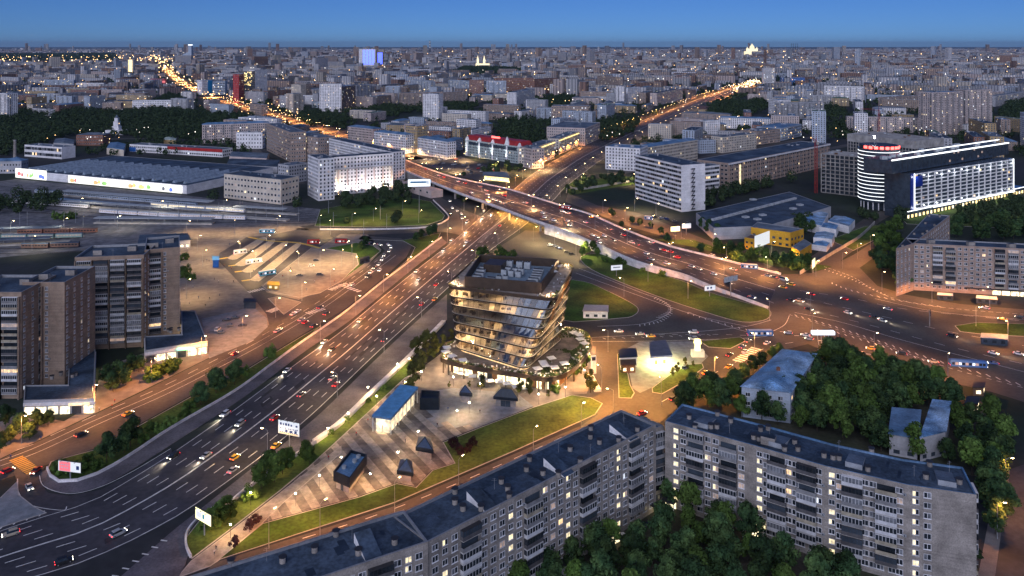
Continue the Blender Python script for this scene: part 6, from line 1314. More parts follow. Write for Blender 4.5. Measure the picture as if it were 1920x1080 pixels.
# towers and slabs of the middle distance
TW = [('white gridded tower with dark brown right half, left of centre', 599, 158, 640, 158, 210, 22, 18, M_white, 'grid'), ('brown half of the gridded tower left of centre', 641, 163, 667, 160, 210, 26, 18, M_dkbrown, 'grid'), ('pale tower right beside the brown gridded tower', 668, 160, 695, 158, 201, 24, 16, M_greyw, 'balc'),
      ('light grey slab tower in front of the long brown slabs', 723, 162, 750, 162, 194, 24, 14, M_bluew, 'balc'), ('long brown balcony slab in mid distance', 752, 175, 828, 173, 199, 16, 9, M_brick_buff, 'balc'), ('second long brown balcony slab in mid distance', 829, 174, 873, 172, 197, 16, 9, M_brick_buff, 'balc'),
      ('red brick tower next to the pale twin slabs', 880, 150, 907, 150, 179, 22, 12, M_brick_red, 'grid'), ('pale grey twin slab right of the red brick tower', 912, 152, 949, 152, 181, 20, 12, M_bluew, 'balc'), ('pale grey slab with vertical stripes, mid distance', 767, 150, 807, 152, 172, 20, 12, M_bluew, 'balc'),
      ('low curved building with warm lit cornice, mid distance', 808, 158, 840, 157, 171, 20, 4, M_cream, 'grid'), ('white striped slab left of the red brick tower', 841, 150, 879, 152, 172, 18, 11, M_bluew, 'balc'), ('brick red terrace behind the lone white slab tower, left end', 930, 147, 1000, 146, 176, 18, 9, M_brick_red, 'grid'), ('brick red terrace behind the lone white slab tower, right end', 1002, 149, 1046, 146, 177, 18, 9, M_brick_red, 'grid'),
      ('long bright white slab right of the red brick terrace', 1038, 158, 1117, 152, 175, 14, 8, M_white, 'balc'), ('buff brick slab pair behind the long white slab', 1120, 142, 1160, 145, 165, 16, 10, M_brick_buff, 'grid'), ('white stepped tower above the right avenue', 1177, 165, 1200, 163, 196, 18, 10, M_white, 'grid'), ('brown long slab left of the white stepped tower', 1088, 172, 1175, 173, 190, 14, 6, M_brick_buff, 'grid'),
      ('stone front with glowing windows along the upper right avenue', 1232, 175, 1280, 166, 198, 18, 8, M_pinkw, 'grid'), ('slim pale tower with square windows behind the red tower', 477, 132, 501, 131, 184, 20, 20, M_white, 'grid'), ('narrow dark red slab tower by the left avenue', 437, 140, 448, 140, 193, 40, 16, M_redw, 'grid'), ('dark tower covered in golden lights beside the dark red tower', 456, 134, 473, 134, 190, 24, 16, M_dkglass, 'grid'),
      ('white office with blue side beside the left avenue', 379, 151, 398, 150, 177, 20, 8, M_white, 'grid'), ('pale grey office behind the blue sided office', 399, 152, 422, 152, 177, 20, 8, M_bluew, 'band'), ('tan tower block in front of the slim pale tower', 463, 167, 488, 167, 190, 18, 8, M_brick_buff, 'grid'), ('low tan block beside the avenue bend', 468, 194, 490, 197, 215, 14, 5, M_brick_buff, 'grid'),
      ('pale institute front with even window rows above the dark wood', 248, 189, 344, 188, 207, 18, 5, M_white, 'grid'), ('red lit building at the upper left avenue', 282, 148, 310, 148, 160, 16, 4, M_redw, 'grid'), ('first of two stone tower blocks with dark glass bays at far right', 1748, 174, 1805, 172, 255, 26, 24, M_pinkw, 'balc'), ('second of two stone tower blocks with dark glass bays at far right', 1811, 169, 1860, 168, 240, 26, 22, M_pinkw, 'balc'),
      ('long pale apartment slab in front of the stone towers', 1588, 219, 1738, 222, 246, 14, 8, M_pinkw, 'balc'), ('pale slab with white end left of the construction site', 1461, 194, 1545, 191, 225, 14, 10, M_greyw, 'balc'), ('white narrow slab end left of the construction site', 1441, 186, 1460, 188, 214, 30, 9, M_white, 'grid'), ('pale stepped apartment row behind the construction site', 1545, 161, 1620, 163, 192, 14, 10, M_white, 'balc'),
      ('brown apartment slab behind the pale stepped row', 1657, 183, 1730, 179, 203, 14, 8, M_brick_buff, 'balc'), ('pale apartment slab at the right edge beyond the towers', 1866, 180, 1925, 172, 200, 16, 7, M_greyw, 'balc'), ('tower with white side and blue LED front near the horizon', 673, 92, 704, 92, 128, 30, 24, M_white, 'grid'), ('dark twin of the blue LED tower', 705, 97, 718, 97, 126, 30, 22, M_dkbrown, 'grid'),
      ('white gate shaped tower in the right far distance', 1432, 128, 1452, 128, 159, 24, 14, M_white, 'band'), ('bluish glass block in the right far distance', 1466, 146, 1509, 146, 158, 24, 6, M_bluep, 'grid'), ('red framed white block far right of the avenue', 1322, 227, 1350, 226, 255, 16, 6, M_white, 'grid'), ('golden glowing tower above the left avenue', 239, 112, 250, 112, 140, 20, 20, M_cream, 'grid'),
      ('white balcony tower at the left picture edge', -10, 175, 13, 176, 222, 22, 16, M_white, 'balc'), ('grey twin slab left of the dark wood', 70, 176, 102, 176, 193, 18, 8, M_bluew, 'balc'), ('low pale courtyard school by the dark wood', 60, 203, 92, 206, 215, 12, 3, M_white, 'grid'), ('brick coloured block at the edge of the wood', 192, 193, 226, 193, 207, 14, 6, M_brick_buff, 'grid'),
      ('pale zigzag apartment row left of the avenue', 143, 156, 194, 156, 173, 14, 8, M_white, 'balc'), ('grey slab next to the zigzag row', 82, 150, 138, 150, 168, 16, 9, M_bluew, 'balc')]
rt = random.Random(21)
for lb, x1, y1, x2, y2, yb, dp, fl, wl_, st in TW:
 t = NB(lb, x1, y1, x2, y2, yb, dp, fl, wl_, rt.choice((M_roof_grey, M_roof_felt, M_roof_blue)), st, lit=.07, rr=rt, name='tower_block' if fl > 12 else 'apartment_block', bay=3.6, frame=wl_ is not M_white, clutter=4); t['px'] = 0; del t['px']
 d_ = None
 if 'golden lights' in lb or 'golden glowing' in lb or 'blue LED' in lb or 'blue side ' in lb or 'red lit' in lb:
  h = H * (yb - y1) / (yb - YH); a, b = fpoly(x1, y1, x2, y2, h, dp)[:2]; d = (b - a); L = d.length; d.normalize(); nn = Vector((d.y, -d.x, 0)); gm = G_blue if 'LED' in lb else G_gold if 'gold' in lb else G_redl if 'red' in lb else M_bluep
  if 'LED' in lb:
   for s in range(4): mb = MB(); mb.obox(d * (L * (.25 + .18 * s)) + nn * .8 + Vector((0, 0, h * .2)), d * (L * .13), -nn * .6, Vector((0, 0, h * .75))); mb.build('led_panel', gm, t)
  elif 'golden lights' in lb:
   for s in range(40): mb = MB(); q = d * (L * rt.random() * .9) + nn * .4 + Vector((0, 0, h * rt.uniform(.5, .97))); mb.obox(q, d * rt.uniform(1, 3), -nn * .3, Vector((0, 0, rt.uniform(1, 4)))); mb.build('light_panel', gm, t)
  elif 'red lit' in lb: mb = MB(); mb.obox(nn * .8 + Vector((0, 0, h * .4)), d * L, -nn * .6, Vector((0, 0, h * .3))); mb.build('sign_band', glow('dim red sign', (1, .07, .03), .6), t)
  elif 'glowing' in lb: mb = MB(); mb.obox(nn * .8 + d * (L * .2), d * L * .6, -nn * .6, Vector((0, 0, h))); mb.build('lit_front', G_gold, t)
  else: mb = MB(); mb.obox(nn * .8 + d * (L * .55), d * L * .45, -nn * .6, Vector((0, 0, h))); mb.build('blue_side', mat('cyan blue panel', (.02, .25, .50), .5, .1, .3), t)
# far landmarks
def landmark(name, label, cat, px, yb, parts):
 p = g(px, yb); s = p.y / F; t = thing(name, tuple(p), label, cat)
 for nm, fn, m in parts: mb = MB(); fn(mb, s); mb.build(nm, m, t)
 return t
G_church = glow('floodlit church stone', (1, .84, .48), .9)  # the stone itself glows in place of floodlights
def ch(mb, s):
 mb.box((0, 0, 0), (26 * s, 12 * s, 6 * s))
 for x in (-9, 3): mb.box((x * s, -4 * s, 6 * s), (4 * s, 4 * s, 7 * s)); mb.tube((x * s, -4 * s, 13 * s), (x * s, -4 * s, 21 * s), 2 * s, .2 * s, 8)
landmark('church', 'floodlit golden church with two spires far beyond the centre', 'church', 905, 125, [('nave', ch, G_church)])
def cath(mb, s):
 mb.box((0, 0, 0), (30 * s, 14 * s, 9 * s)); mb.box((0, 0, 9 * s), (14 * s, 10 * s, 5 * s)); mb.tube((0, 0, 14 * s), (0, 0, 17 * s), 4 * s, 4.6 * s, 12); mb.tube((0, 0, 17 * s), (0, 0, 23 * s), 4.6 * s, .3 * s, 12)
 for x in (-9, 9): mb.tube((x * s, 0, 9 * s), (x * s, 0, 13 * s), 2 * s, 2 * s, 8); mb.tube((x * s, 0, 13 * s), (x * s, 0, 17 * s), 2 * s, .2 * s, 8)
landmark('cathedral', 'floodlit domed cathedral glowing on the horizon right of centre', 'cathedral', 1410, 105, [('body', cath, G_church)])
landmark('cathedral', 'smaller floodlit church near the horizon at far right', 'cathedral', 1876, 118, [('body', lambda mb, s: cath(mb, s * .6), G_church)])
landmark('chimney', 'striped chimney standing against the sky left of centre', 'chimney', 806, 100, [('shaft', lambda mb, s: mb.tube((0, 0, 0), (0, 0, 24 * s), 1.4 * s, 1.0 * s, 8), M_dark), ('white_band', lambda mb, s: [mb.tube((0, 0, z * s), (0, 0, (z + 2.5) * s), 1.42 * s, 1.42 * s, 8) for z in (10, 15, 20)], M_signw)])
def mast(mb, s):
 for x in (-7, -2, 3, 8):
  mb.tube((x * s, 0, 0), (x * s * .7, 0, 26 * s), .45 * s, .25 * s, 4)
 for z in range(2, 26, 3): mb.tube((-7 * s, 0, z * s), (8 * s, 0, z * s), .2 * s, .2 * s, 4)
landmark('lattice_mast', 'dark lattice masts rising above the horizon at right', 'mast', 1489, 107, [('lattice', mast, M_dark)])
landmark('tower_block', 'tall slanted tower with lit top near the left horizon', 'tower', 353, 118, [('slab', lambda mb, s: mb.hexa([(-14 * s, -4 * s, 0), (8 * s, -4 * s, 0), (8 * s, 4 * s, 0), (-14 * s, 4 * s, 0)], [(-14 * s, -4 * s, 13 * s), (8 * s, -4 * s, 24 * s), (8 * s, 4 * s, 24 * s), (-14 * s, 4 * s, 13 * s)]), M_bluew), ('shaft', lambda mb, s: mb.box((6 * s, -5 * s, 0), (6 * s, 6 * s, 33 * s)), M_bluew), ('lit_top', lambda mb, s: mb.box((6 * s, -5 * s, 33 * s), (6 * s, 6 * s, 1.5 * s)), G_white)])
# ------------------------------------------------------------------ trees
def leafm(name, c1, c2):
 m = mat(name, c1, .95, .35, .5, col2=c2, rnd=.45, spec=.15); return m
M_leaf = [leafm('dark leaves', (.030, .066, .026), (.062, .105, .034)), leafm('green leaves', (.065, .12, .025), (.09, .15, .035)), leafm('olive leaves', (.06, .07, .018), (.085, .085, .025)), leafm('plum leaves', (.04, .018, .02), (.05, .025, .022))]
M_bark = mat('bark', (.06, .045, .035), .95, .25, 2)
def crown_mesh(nm, seed, h, r, nclump, nleaf, size, m, z0=.32, cone=0.0):
 r_ = random.Random(seed); mb = MB(); cl = []
 for _ in range(nclump):
  t = r_.random() ** .8; z = h * (z0 + (1 - z0) * t); prof = math.sin(math.pi * min(1, .18 + .80 * t)) ** .6 * (1 - cone * t); a = r_.random() * 6.283; q = r * prof * math.sqrt(r_.random()) * .85
  cl.append((Vector((q * math.cos(a), q * math.sin(a), z)), r * r_.uniform(.28, .46)))
 for c, cr in cl:
  for _ in range(nleaf):
   v = Vector((r_.gauss(0, 1), r_.gauss(0, 1), r_.gauss(0, 1))).normalized(); p = c + v * cr * (r_.random() ** .35); p.z = max(p.z, h * z0 * .8)
   n = (v + Vector((r_.uniform(-.7, .7), r_.uniform(-.7, .7), r_.uniform(0, .9)))).normalized(); a = n.orthogonal().normalized(); b = n.cross(a); w = r_.random() * 6.283; a, b = a * math.cos(w) + b * math.sin(w), b * math.cos(w) - a * math.sin(w); s = size * r_.uniform(.6, 1.3)
   mb.face([p - a * s, p - b * s * .55, p + a * s, p + b * s * .55])
 me = bpy.data.meshes.new(nm); me.from_pydata(mb.v, [], mb.f); me.materials.append(m); me.update(); return me
def trunk_mesh(seed, h, r):
 r_ = random.Random(seed); mb = MB(); mb.tube((0, 0, -.3), (.1, 0, h * .45), .035 * h * .5, .02 * h * .5, 6)
 for k in range(4): a = k * 1.57 + r_.random(); z = h * r_.uniform(.28, .42); mb.tube((0, 0, z), (r * .5 * math.cos(a), r * .5 * math.sin(a), z + h * .28), .008 * h, .003 * h, 4)
 me = bpy.data.meshes.new('trunk'); me.from_pydata(mb.v, [], mb.f); me.materials.append(M_bark); me.update(); return me
TK = {}
for i in range(4): TK['broad%d' % i] = (crown_mesh('crown', 40 + i, 11, 4.6, 30, 95, .55, M_leaf[0]), trunk_mesh(i, 11, 4.6), 11)
for i in range(3): TK['green%d' % i] = (crown_mesh('crown', 60 + i, 10, 4.0, 26, 90, .5, M_leaf[1]), trunk_mesh(i + 9, 10, 4), 10)
for i in range(2): TK['olive%d' % i] = (crown_mesh('crown', 70 + i, 9, 2.8, 18, 80, .42, M_leaf[2], .18), trunk_mesh(i + 20, 9, 2.8), 9)
TK['bush0'] = (crown_mesh('crown', 80, 3.2, 2.4, 12, 60, .36, M_leaf[1], .05), trunk_mesh(30, 3, 1.5), 3.2); TK['plum0'] = (crown_mesh('crown', 81, 5, 1.9, 12, 60, .35, M_leaf[3], .12), trunk_mesh(31, 5, 1.5), 5)
for i in range(3): TK['far%d' % i] = (crown_mesh('crown', 90 + i, 11, 5.2, 14, 45, .95, M_leaf[0], .12), trunk_mesh(40 + i, 11, 4), 11)
NTREE = [0]; TREES = {}
rtree = random.Random(5)
def tree(kind, p, zone, hh=None, rz=None):
 ks = [k for k in TK if k.startswith(kind)]; me, tr, h0 = TK[rtree.choice(ks)]; s = (hh or h0 * rtree.uniform(.85, 1.2)) / h0
 nm = 'shrub' if kind in ('bush', 'plum') else 'tree'; t = thing(nm, (p[0], p[1], 0), None, nm); t.rotation_euler = (0, 0, rtree.random() * 6.28); t.scale = (s * rtree.uniform(.9, 1.12), s * rtree.uniform(.9, 1.12), s)
 link('trunk', tr, t); link('crown', me, t); NTREE[0] += 1; TREES.setdefault(zone, []).append(t); return t
def trees_px(zone, kind, pts, hh=None):
 for q in pts: tree(kind, g(q[0], q[1]), zone, (q[2] if len(q) > 2 else hh))
def grove(zone, kinds, px, spacing, hh, seed, maxn=200):
 r_ = random.Random(seed); P = gs(px); xs_ = [p.x for p in P]; ys_ = [p.y for p in P]; n = 0; used = []
 for _ in range(4000):
  p = (r_.uniform(min(xs_), max(xs_)), r_.uniform(min(ys_), max(ys_)))
  if not inside(p, P) or any((p[0] - q[0]) ** 2 + (p[1] - q[1]) ** 2 < spacing ** 2 for q in used): continue
  used.append(p); tree(r_.choice(kinds), p, zone, hh * r_.uniform(.75, 1.2)); n += 1
  if n >= maxn: break
Zc = 'in the dark courtyard between the two long blocks'
grove(Zc, ['broad', 'broad', 'green'], [(900, 1090), (985, 1045), (1010, 1025), (1080, 1025), (1170, 1035), (1240, 1000), (1290, 972), (1370, 985), (1400, 1010), (1450, 1060), (1520, 1085), (1600, 1090), (1600, 1130), (900, 1130)], 6.0, 9.6, 1)
trees_px(Zc, 'broad', [(1236, 932, 7), (1255, 948, 8), (1290, 940, 8), (1815, 1075, 9), (1590, 1088, 7)])
Zg = 'in the garden behind the curved lower right block'
grove(Zg, ['broad', 'broad', 'green'], [(1278, 775), (1330, 738), (1385, 745), (1480, 770), (1540, 700), (1560, 672), (1640, 700), (1690, 705), (1800, 745), (1790, 770), (1720, 770), (1660, 790), (1665, 850), (1850, 870), (1900, 890), (1860, 930), (1880, 1000), (1850, 1030), (1845, 930), (1780, 875), (1640, 845), (1500, 805), (1320, 770)], 5.5, 10.2, 2)
grove(Zg, ['broad', 'green'], [(1785, 810), (1860, 790), (1900, 850), (1880, 900), (1800, 860)], 6.5, 10, 4); trees_px(Zg, 'green', [(1590, 770, 15), (1610, 745, 14), (1560, 790, 13), (1620, 790, 14)])
trees_px('along the left gable of the old blue roofed house', 'broad', [(1378, 728, 8), (1395, 712, 7), (1412, 698, 7), (1430, 686, 6), (1448, 675, 6), (1370, 742, 7), (1460, 664, 5)])
Zl = 'on the strip between side street and highway'
trees_px(Zl, 'broad', [(245, 838, 10), (200, 868, 10), (232, 850, 7), (440, 722, 10), (405, 738, 10), (377, 760, 9)]); trees_px(Zl, 'bush', [(300, 810), (320, 797), (345, 782), (270, 828), (180, 880), (165, 868), (120, 890), (150, 885), (508, 668, 5), (355, 768), (460, 702), (285, 805), (110, 880)])
Zs = 'at the foot of the two brick towers'
trees_px(Zs, 'broad', [(200, 720, 8), (222, 712, 8), (245, 700, 8), (212, 735, 8), (236, 722, 7), (260, 698, 7), (10, 800, 8), (40, 810, 7), (70, 805, 7), (90, 800, 6), (20, 830, 6), (0, 850, 7), (55, 825, 6)]); trees_px(Zs, 'bush', [(285, 712, 5), (300, 706, 6), (315, 700, 6), (325, 690, 5), (350, 520, 5), (360, 525, 4), (348, 512, 5), (345, 488, 5)])
Zv = 'on the highway verge beside the striped plaza'
trees_px(Zv, 'green', [(490, 918, 9), (515, 905, 9), (530, 890, 8), (505, 892, 8), (540, 880, 7), (572, 866, 7), (580, 872, 6)]); trees_px(Zv, 'bush', [(405, 980, 5), (390, 992, 4), (420, 962, 5), (425, 972, 4), (470, 935, 4), (620, 815, 2), (650, 790, 2), (690, 755, 2), (720, 730, 2)])
trees_px('left of the office podium by the highway', 'olive', [(780, 690, 13), (800, 680, 14), (790, 700, 10), (775, 722, 10), (770, 735, 9), (815, 668, 9), (830, 655, 7), (812, 655, 8), (845, 640, 6)])
trees_px('on the paving in front of the office podium', 'olive', [(903, 730, 6), (975, 738, 6.5), (993, 740, 7), (880, 727, 3), (1028, 745, 3), (842, 728, 3)])
trees_px('standing in the round kerbed planter', 'olive', [(1107, 736, 10)]); trees_px('beside the petrol station', 'olive', [(1270, 700, 5), (1285, 692, 5), (1262, 706, 4), (1300, 688, 3), (1166, 700, 3), (1165, 685, 3)])
trees_px('on the plaza lawn beside the pyramid kiosk', 'plum', [(850, 845, 5.5), (862, 858, 5), (885, 842, 5), (878, 852, 4), (480, 985, 4), (468, 998, 4), (440, 1030, 4)])
grove('at the right end of the office podium', ['bush'], [(1062, 640), (1100, 640), (1108, 680), (1080, 715), (1040, 740), (1000, 740), (1030, 700)], 4.5, 3, 9, 14)
Zm = 'on the grass triangle below the overpass'
trees_px(Zm, 'green', [(1100, 478, 9), (1112, 474, 8), (1092, 485, 7), (1120, 484, 7)]); trees_px(Zm, 'bush', [(1160, 492, 4), (1168, 496, 4), (1240, 518, 4), (1205, 510, 3), (1135, 490, 4), (1145, 494, 3), (905, 478, 6), (940, 478, 6), (960, 482, 5)])
grove('in the roadside bed by the yellow building', ['broad', 'green', 'bush'], [(1360, 470), (1400, 478), (1520, 500), (1530, 508), (1460, 502), (1380, 490), (1340, 475)], 7, 8, 12, 26)
trees_px('along the sunken road behind the overpass', 'broad', [(1165, 425, 5), (1185, 418, 6), (1200, 422, 6), (1250, 455, 7), (1240, 440, 6), (1315, 475, 7), (1330, 440, 11), (1345, 445, 10), (1318, 430, 9), (1150, 405, 5), (1220, 428, 5), (1145, 400, 5), (1345, 468, 8)])
grove('in the hedge in front of the white corner block', ['broad', 'green'], [(1062, 354), (1085, 338), (1130, 333), (1190, 330), (1190, 346), (1120, 352), (1070, 366)], 8, 8, 13, 22)
grove('in the row in front of the long brick works', ['broad', 'green'], [(1310, 385), (1330, 370), (1370, 360), (1430, 348), (1450, 352), (1380, 372), (1320, 395)], 8.5, 12, 14, 24); trees_px('in the row in front of the long brick works', 'green', [(1485, 345, 15)])
trees_px('at the back right corner of the yellow building', 'broad', [(1500, 430, 12), (1515, 422, 12), (1490, 422, 11), (1508, 440, 11), (1522, 436, 9)])
grove('between the yard lawn and the brick apartments', ['broad', 'green'], [(1640, 500), (1665, 520), (1690, 545), (1705, 540), (1680, 500), (1700, 420), (1690, 400), (1660, 430), (1645, 470)], 7.5, 11, 15, 24)
grove('in the wooded court behind the brick apartments', ['broad', 'far'], [(1770, 455), (1800, 420), (1850, 400), (1940, 380), (1945, 455)], 9.5, 13, 16, 34)
grove('in the row at the foot of the hotel', ['broad', 'far'], [(1790, 398), (1850, 385), (1930, 368), (1935, 380), (1800, 410)], 9, 9, 17, 14); trees_px('at the foot of the hotel drum', 'broad', [(1615, 408, 10), (1625, 412, 9), (1640, 415, 9), (1690, 415, 10), (1700, 408, 9)])
grove('on the bank below the white courtyard block', ['broad', 'green'], [(615, 396), (640, 372), (700, 362), (760, 352), (790, 360), (770, 385), (700, 392)], 9, 10, 18, 30)
trees_px('beside the tall billboard mast', 'green', [(745, 415, 9), (740, 420, 8), (650, 420, 6), (557, 392, 12), (400, 380, 13), (820, 345, 6), (860, 372, 6), (880, 376, 6), (870, 380, 5)]); trees_px('on the grass bank at the bend of the highway', 'broad', [(790, 448, 7), (805, 444, 8), (815, 440, 8), (780, 452, 6), (685, 462, 7), (678, 468, 6)])
grove('in the clump left of the railway platforms', ['broad'], [(-20, 385), (20, 372), (60, 372), (110, 375), (115, 395), (60, 402), (-20, 405)], 9, 13, 19, 22); trees_px('in the clump left of the railway platforms', 'bush', [(120, 412, 6), (105, 410, 6), (135, 410, 6)])
grove('on the triangular green of the square', ['broad', 'green'], [(890, 322), (930, 312), (975, 312), (985, 322), (920, 330)], 9, 9, 20, 12); trees_px('in front of the white terrace on the square', 'green', [(832, 290, 11), (840, 292, 10), (858, 294, 9), (870, 330, 5)])
def thin_trees():
 al = sorted((o for ls in TREES.values() for o in ls if o.name.startswith('tree')), key=lambda o: o.location.y)
 for o in al[290:]:
  DROP.append(o)
DROP = []; thin_trees(); DROPN = {o.name for o in DROP}
DROPPOS = [(o.location.x, o.location.y, o.scale.z * 11) for o in DROP]
for c in [c for c in COL.objects if c.parent and c.parent.name in DROPN]: bpy.data.objects.remove(c)
for z in TREES: TREES[z] = [o for o in TREES[z] if o.name not in DROPN]
for o in DROP: bpy.data.objects.remove(o)
for z, ls in TREES.items():
 w = lambda o: {'shrub': 'low shrub', 'tree': 'leafy tree'}[o.name.split('.')[0]]
 for k in ('shrub', 'tree'): 
  sub = [o for o in ls if o.name.startswith(k)]
  for o in sub: o['group'] = 'trees and shrubs ' + z
  label_rows(sub, {'shrub': 'low shrub', 'tree': 'leafy tree'}[k], z, 8)

# ------------------------------------------------------------------ woods of the quarter behind, as crowns too many to count
PARKS = [[(92, 262), (95, 222), (140, 208), (220, 214), (300, 206), (400, 216), (470, 224), (378, 262), (300, 268), (240, 256), (180, 252)], [(-20, 300), (-20, 225), (40, 210), (90, 218), (90, 275), (40, 290)], [(940, 285), (930, 250), (980, 238), (1015, 245), (1030, 280), (990, 296)], [(1320, 222), (1340, 195), (1430, 190), (1440, 205), (1380, 228)],
         [(540, 220), (600, 212), (660, 225), (640, 245), (590, 240)], [(1110, 262), (1130, 228), (1200, 225), (1190, 250), (1130, 270)], [(760, 210), (840, 196), (900, 200), (860, 216)], [(-60, 118), (-60, 103), (215, 102), (225, 117)], [(1000, 195), (1060, 180), (1080, 190), (1040, 205)], [(850, 135), (870, 126), (960, 128), (1000, 134), (900, 140)],
         [(280, 195), (320, 180), (350, 190), (330, 202)], [(1590, 262), (1545, 245), (1590, 225), (1600, 240)], [(660, 215), (720, 200), (780, 205), (740, 222)], [(1500, 210), (1560, 200), (1590, 215), (1540, 228)], [(1860, 230), (1890, 190), (1930, 190), (1930, 225)], [(950, 245), (930, 232), (960, 226), (1020, 232), (1010, 246)]]
PARKW = [gs(p) for p in PARKS]
for P in PARKW[:7] + PARKW[8:]: occ_poly(P)
rf = random.Random(77); mt = MB()
def far_tree(x, y, hh, rr, n, s):
 for _ in range(n):
  v = Vector((rf.gauss(0, 1), rf.gauss(0, 1), rf.gauss(0, 1))).normalized(); p = Vector((x, y, hh * .55)) + Vector((v.x * rr, v.y * rr, v.z * hh * .45)) * rf.uniform(.6, 1.0); nn = (v + Vector((rf.uniform(-.6, .6), rf.uniform(-.6, .6), rf.uniform(0, .8)))).normalized(); a = nn.orthogonal().normalized() * s * rf.uniform(.6, 1.2); b = nn.cross(a) * .75; mt.face([p - a, p - b, p + a, p + b])
def fill_park(P, step, hh, n, s):
 xs_ = [p.x for p in P]; ys_ = [p.y for p in P]; k = int((max(xs_) - min(xs_)) * (max(ys_) - min(ys_)) / step ** 2)
 for _ in range(k):
  x, y = rf.uniform(min(xs_), max(xs_)), rf.uniform(min(ys_), max(ys_))
  if inside((x, y), P): h_ = hh * rf.uniform(.7, 1.25); far_tree(x, y, h_, h_ * .42, n, s)
for i, P in enumerate(PARKW):
 if i == 7: fill_park(P, 60, 30, 14, 14)
 elif P[0].y > 2500: fill_park(P, 26, 15, 16, 4.5)
 else: fill_park(P, 12 if i else 10.5, 13, 44, 1.7)

# ------------------------------------------------------------------ the city beyond: the nearer blocks one by one, the rest as one mass
def yav(px, L):
 for (x0, y0), (x1, y1) in zip(L, L[1:]):
  if min(x0, x1) <= px <= max(x0, x1): return y0 + (y1 - y0) * (px - x0) / (x1 - x0 + 1e-6)
 return None
AVL = AV; HWL = [(1000, 345), (1060, 325), (1160, 262), (1240, 222), (1330, 183), (1420, 153)]
rcity = random.Random(2024)
FW = [M_white, M_cream, M_greyw, M_bluew, M_pinkw, M_brick_buff, M_brick_tan, M_greyw, M_white, M_brick_red, M_ochre, M_bluew]
FN = ['white', 'cream', 'grey', 'blue grey', 'pinkish', 'buff brick', 'tan brick', 'grey', 'white', 'red brick', 'ochre', 'blue grey']
FR = [(M_roof_blue, 'blue'), (M_roof_grey, 'grey'), (M_roof_felt, 'dark'), (M_roof_blue, 'blue'), (M_roof_grey, 'grey'), (M_roof_brown, 'rusty'), (M_roof_green, 'green')]
NOFILL = gs([(-60, 350), (-60, 258), (95, 258), (240, 268), (380, 272), (520, 285), (575, 350)])
cand = [(rcity.uniform(-.62, .62) * yy, yy, rcity.uniform(30, 70), 40, rcity.random(), rcity.uniform(24, 52) * (.6 + yy / 26000)) for yy in [rcity.uniform(5000, 24000) for _ in range(80)]]; y = 1090.0
while y < 30000:
 dy = 46 * (y / 1100) ** .62; w0 = 70 * (y / 1100) ** .4; xm = y * .66; x = -xm + rcity.random() * w0
 while x < xm:
  L = rcity.uniform(28, 85) * (y / 1100) ** .38; D = rcity.uniform(12, 17) * (y / 1100) ** .2; gap = rcity.uniform(5, 40) * (y / 1100) ** .3
  ori = [.35, -.45, 1.25, .1][int(2 + 2 * noise.noise(Vector((x / 900, y / 900, 1)))) % 4] + rcity.uniform(-.06, .06)
  if rcity.random() < .3: ori += math.pi / 2
  fl = rcity.choice((4, 5, 5, 5, 6, 7, 8, 9, 9)); 
  if rcity.random() < .05: fl = rcity.choice((12, 14, 16, 18)); L = min(L, 34); D = 20
  if y > 5000 and rcity.random() < .03: fl *= rcity.uniform(2, 3.5)
  cand.append((x + L / 2, y + rcity.uniform(-.3, .3) * dy, L, D, ori, fl)); x += L * .8 + gap
 y += dy
indiv = []; mass = []; 
for cx, cy, L, D, ori, fl in cand:
 c, s = math.cos(ori), math.sin(ori); P = [Vector((cx + c * a - s * b, cy + s * a + c * b, 0)) for a, b in ((-L / 2, -D / 2), (L / 2, -D / 2), (L / 2, D / 2), (-L / 2, D / 2))]
 px, py = pix((cx, cy, 0))
 if not (-60 < px < 1980): continue
 if cy < 9000 and not is_free(P): continue
 if inside((cx, cy), PARKW[7]) or inside((cx, cy), NOFILL): continue
 h = fl * 3.0 + 1; ok = True
 for LL in (AVL, HWL):
  for dx in (-.4, 0, .4):
   ya = yav(px + dx * L * F / cy, LL)
   if ya is not None and py > ya - 1:
    hm = H - (ya + 1.5 - YH) * cy / F
    if hm < 7: ok = False
    else: h = min(h, hm)
 if not ok: continue
 fl = max(2, int(h / 3))
 if cy < 9000: occ_poly(P)
 (indiv if len(indiv) < 205 and cy < 4800 else mass).append((P, h, fl, px, py))
bl = {}
for P, h, fl, px, py in indiv:
 i = rcity.randrange(len(FW)); rm, rn = rcity.choice(FR); hip = fl < 7 and rcity.random() < .45
 t = block('x', P, h, fl, FW[i], rm, rcity.choice(('grid', 'grid', 'balc')), lit=.035, hip=hip, bay=3.6, clutter=4, rr=rcity, frame=i not in (0, 8), name='city_block')
 t['group'] = 'city blocks of the quarter beyond the square'
 side_ = 'left of the left avenue' if px < (420 if py < 200 else 560) else 'between the two avenues' if px < (1180 if py < 260 else 1090) else 'right of the right avenue'
 bl.setdefault((side_, '%s block with %s roof' % (FN[i], rn)), []).append(t)
for (s_, w), ls in bl.items(): label_rows(ls, w, s_, 6)
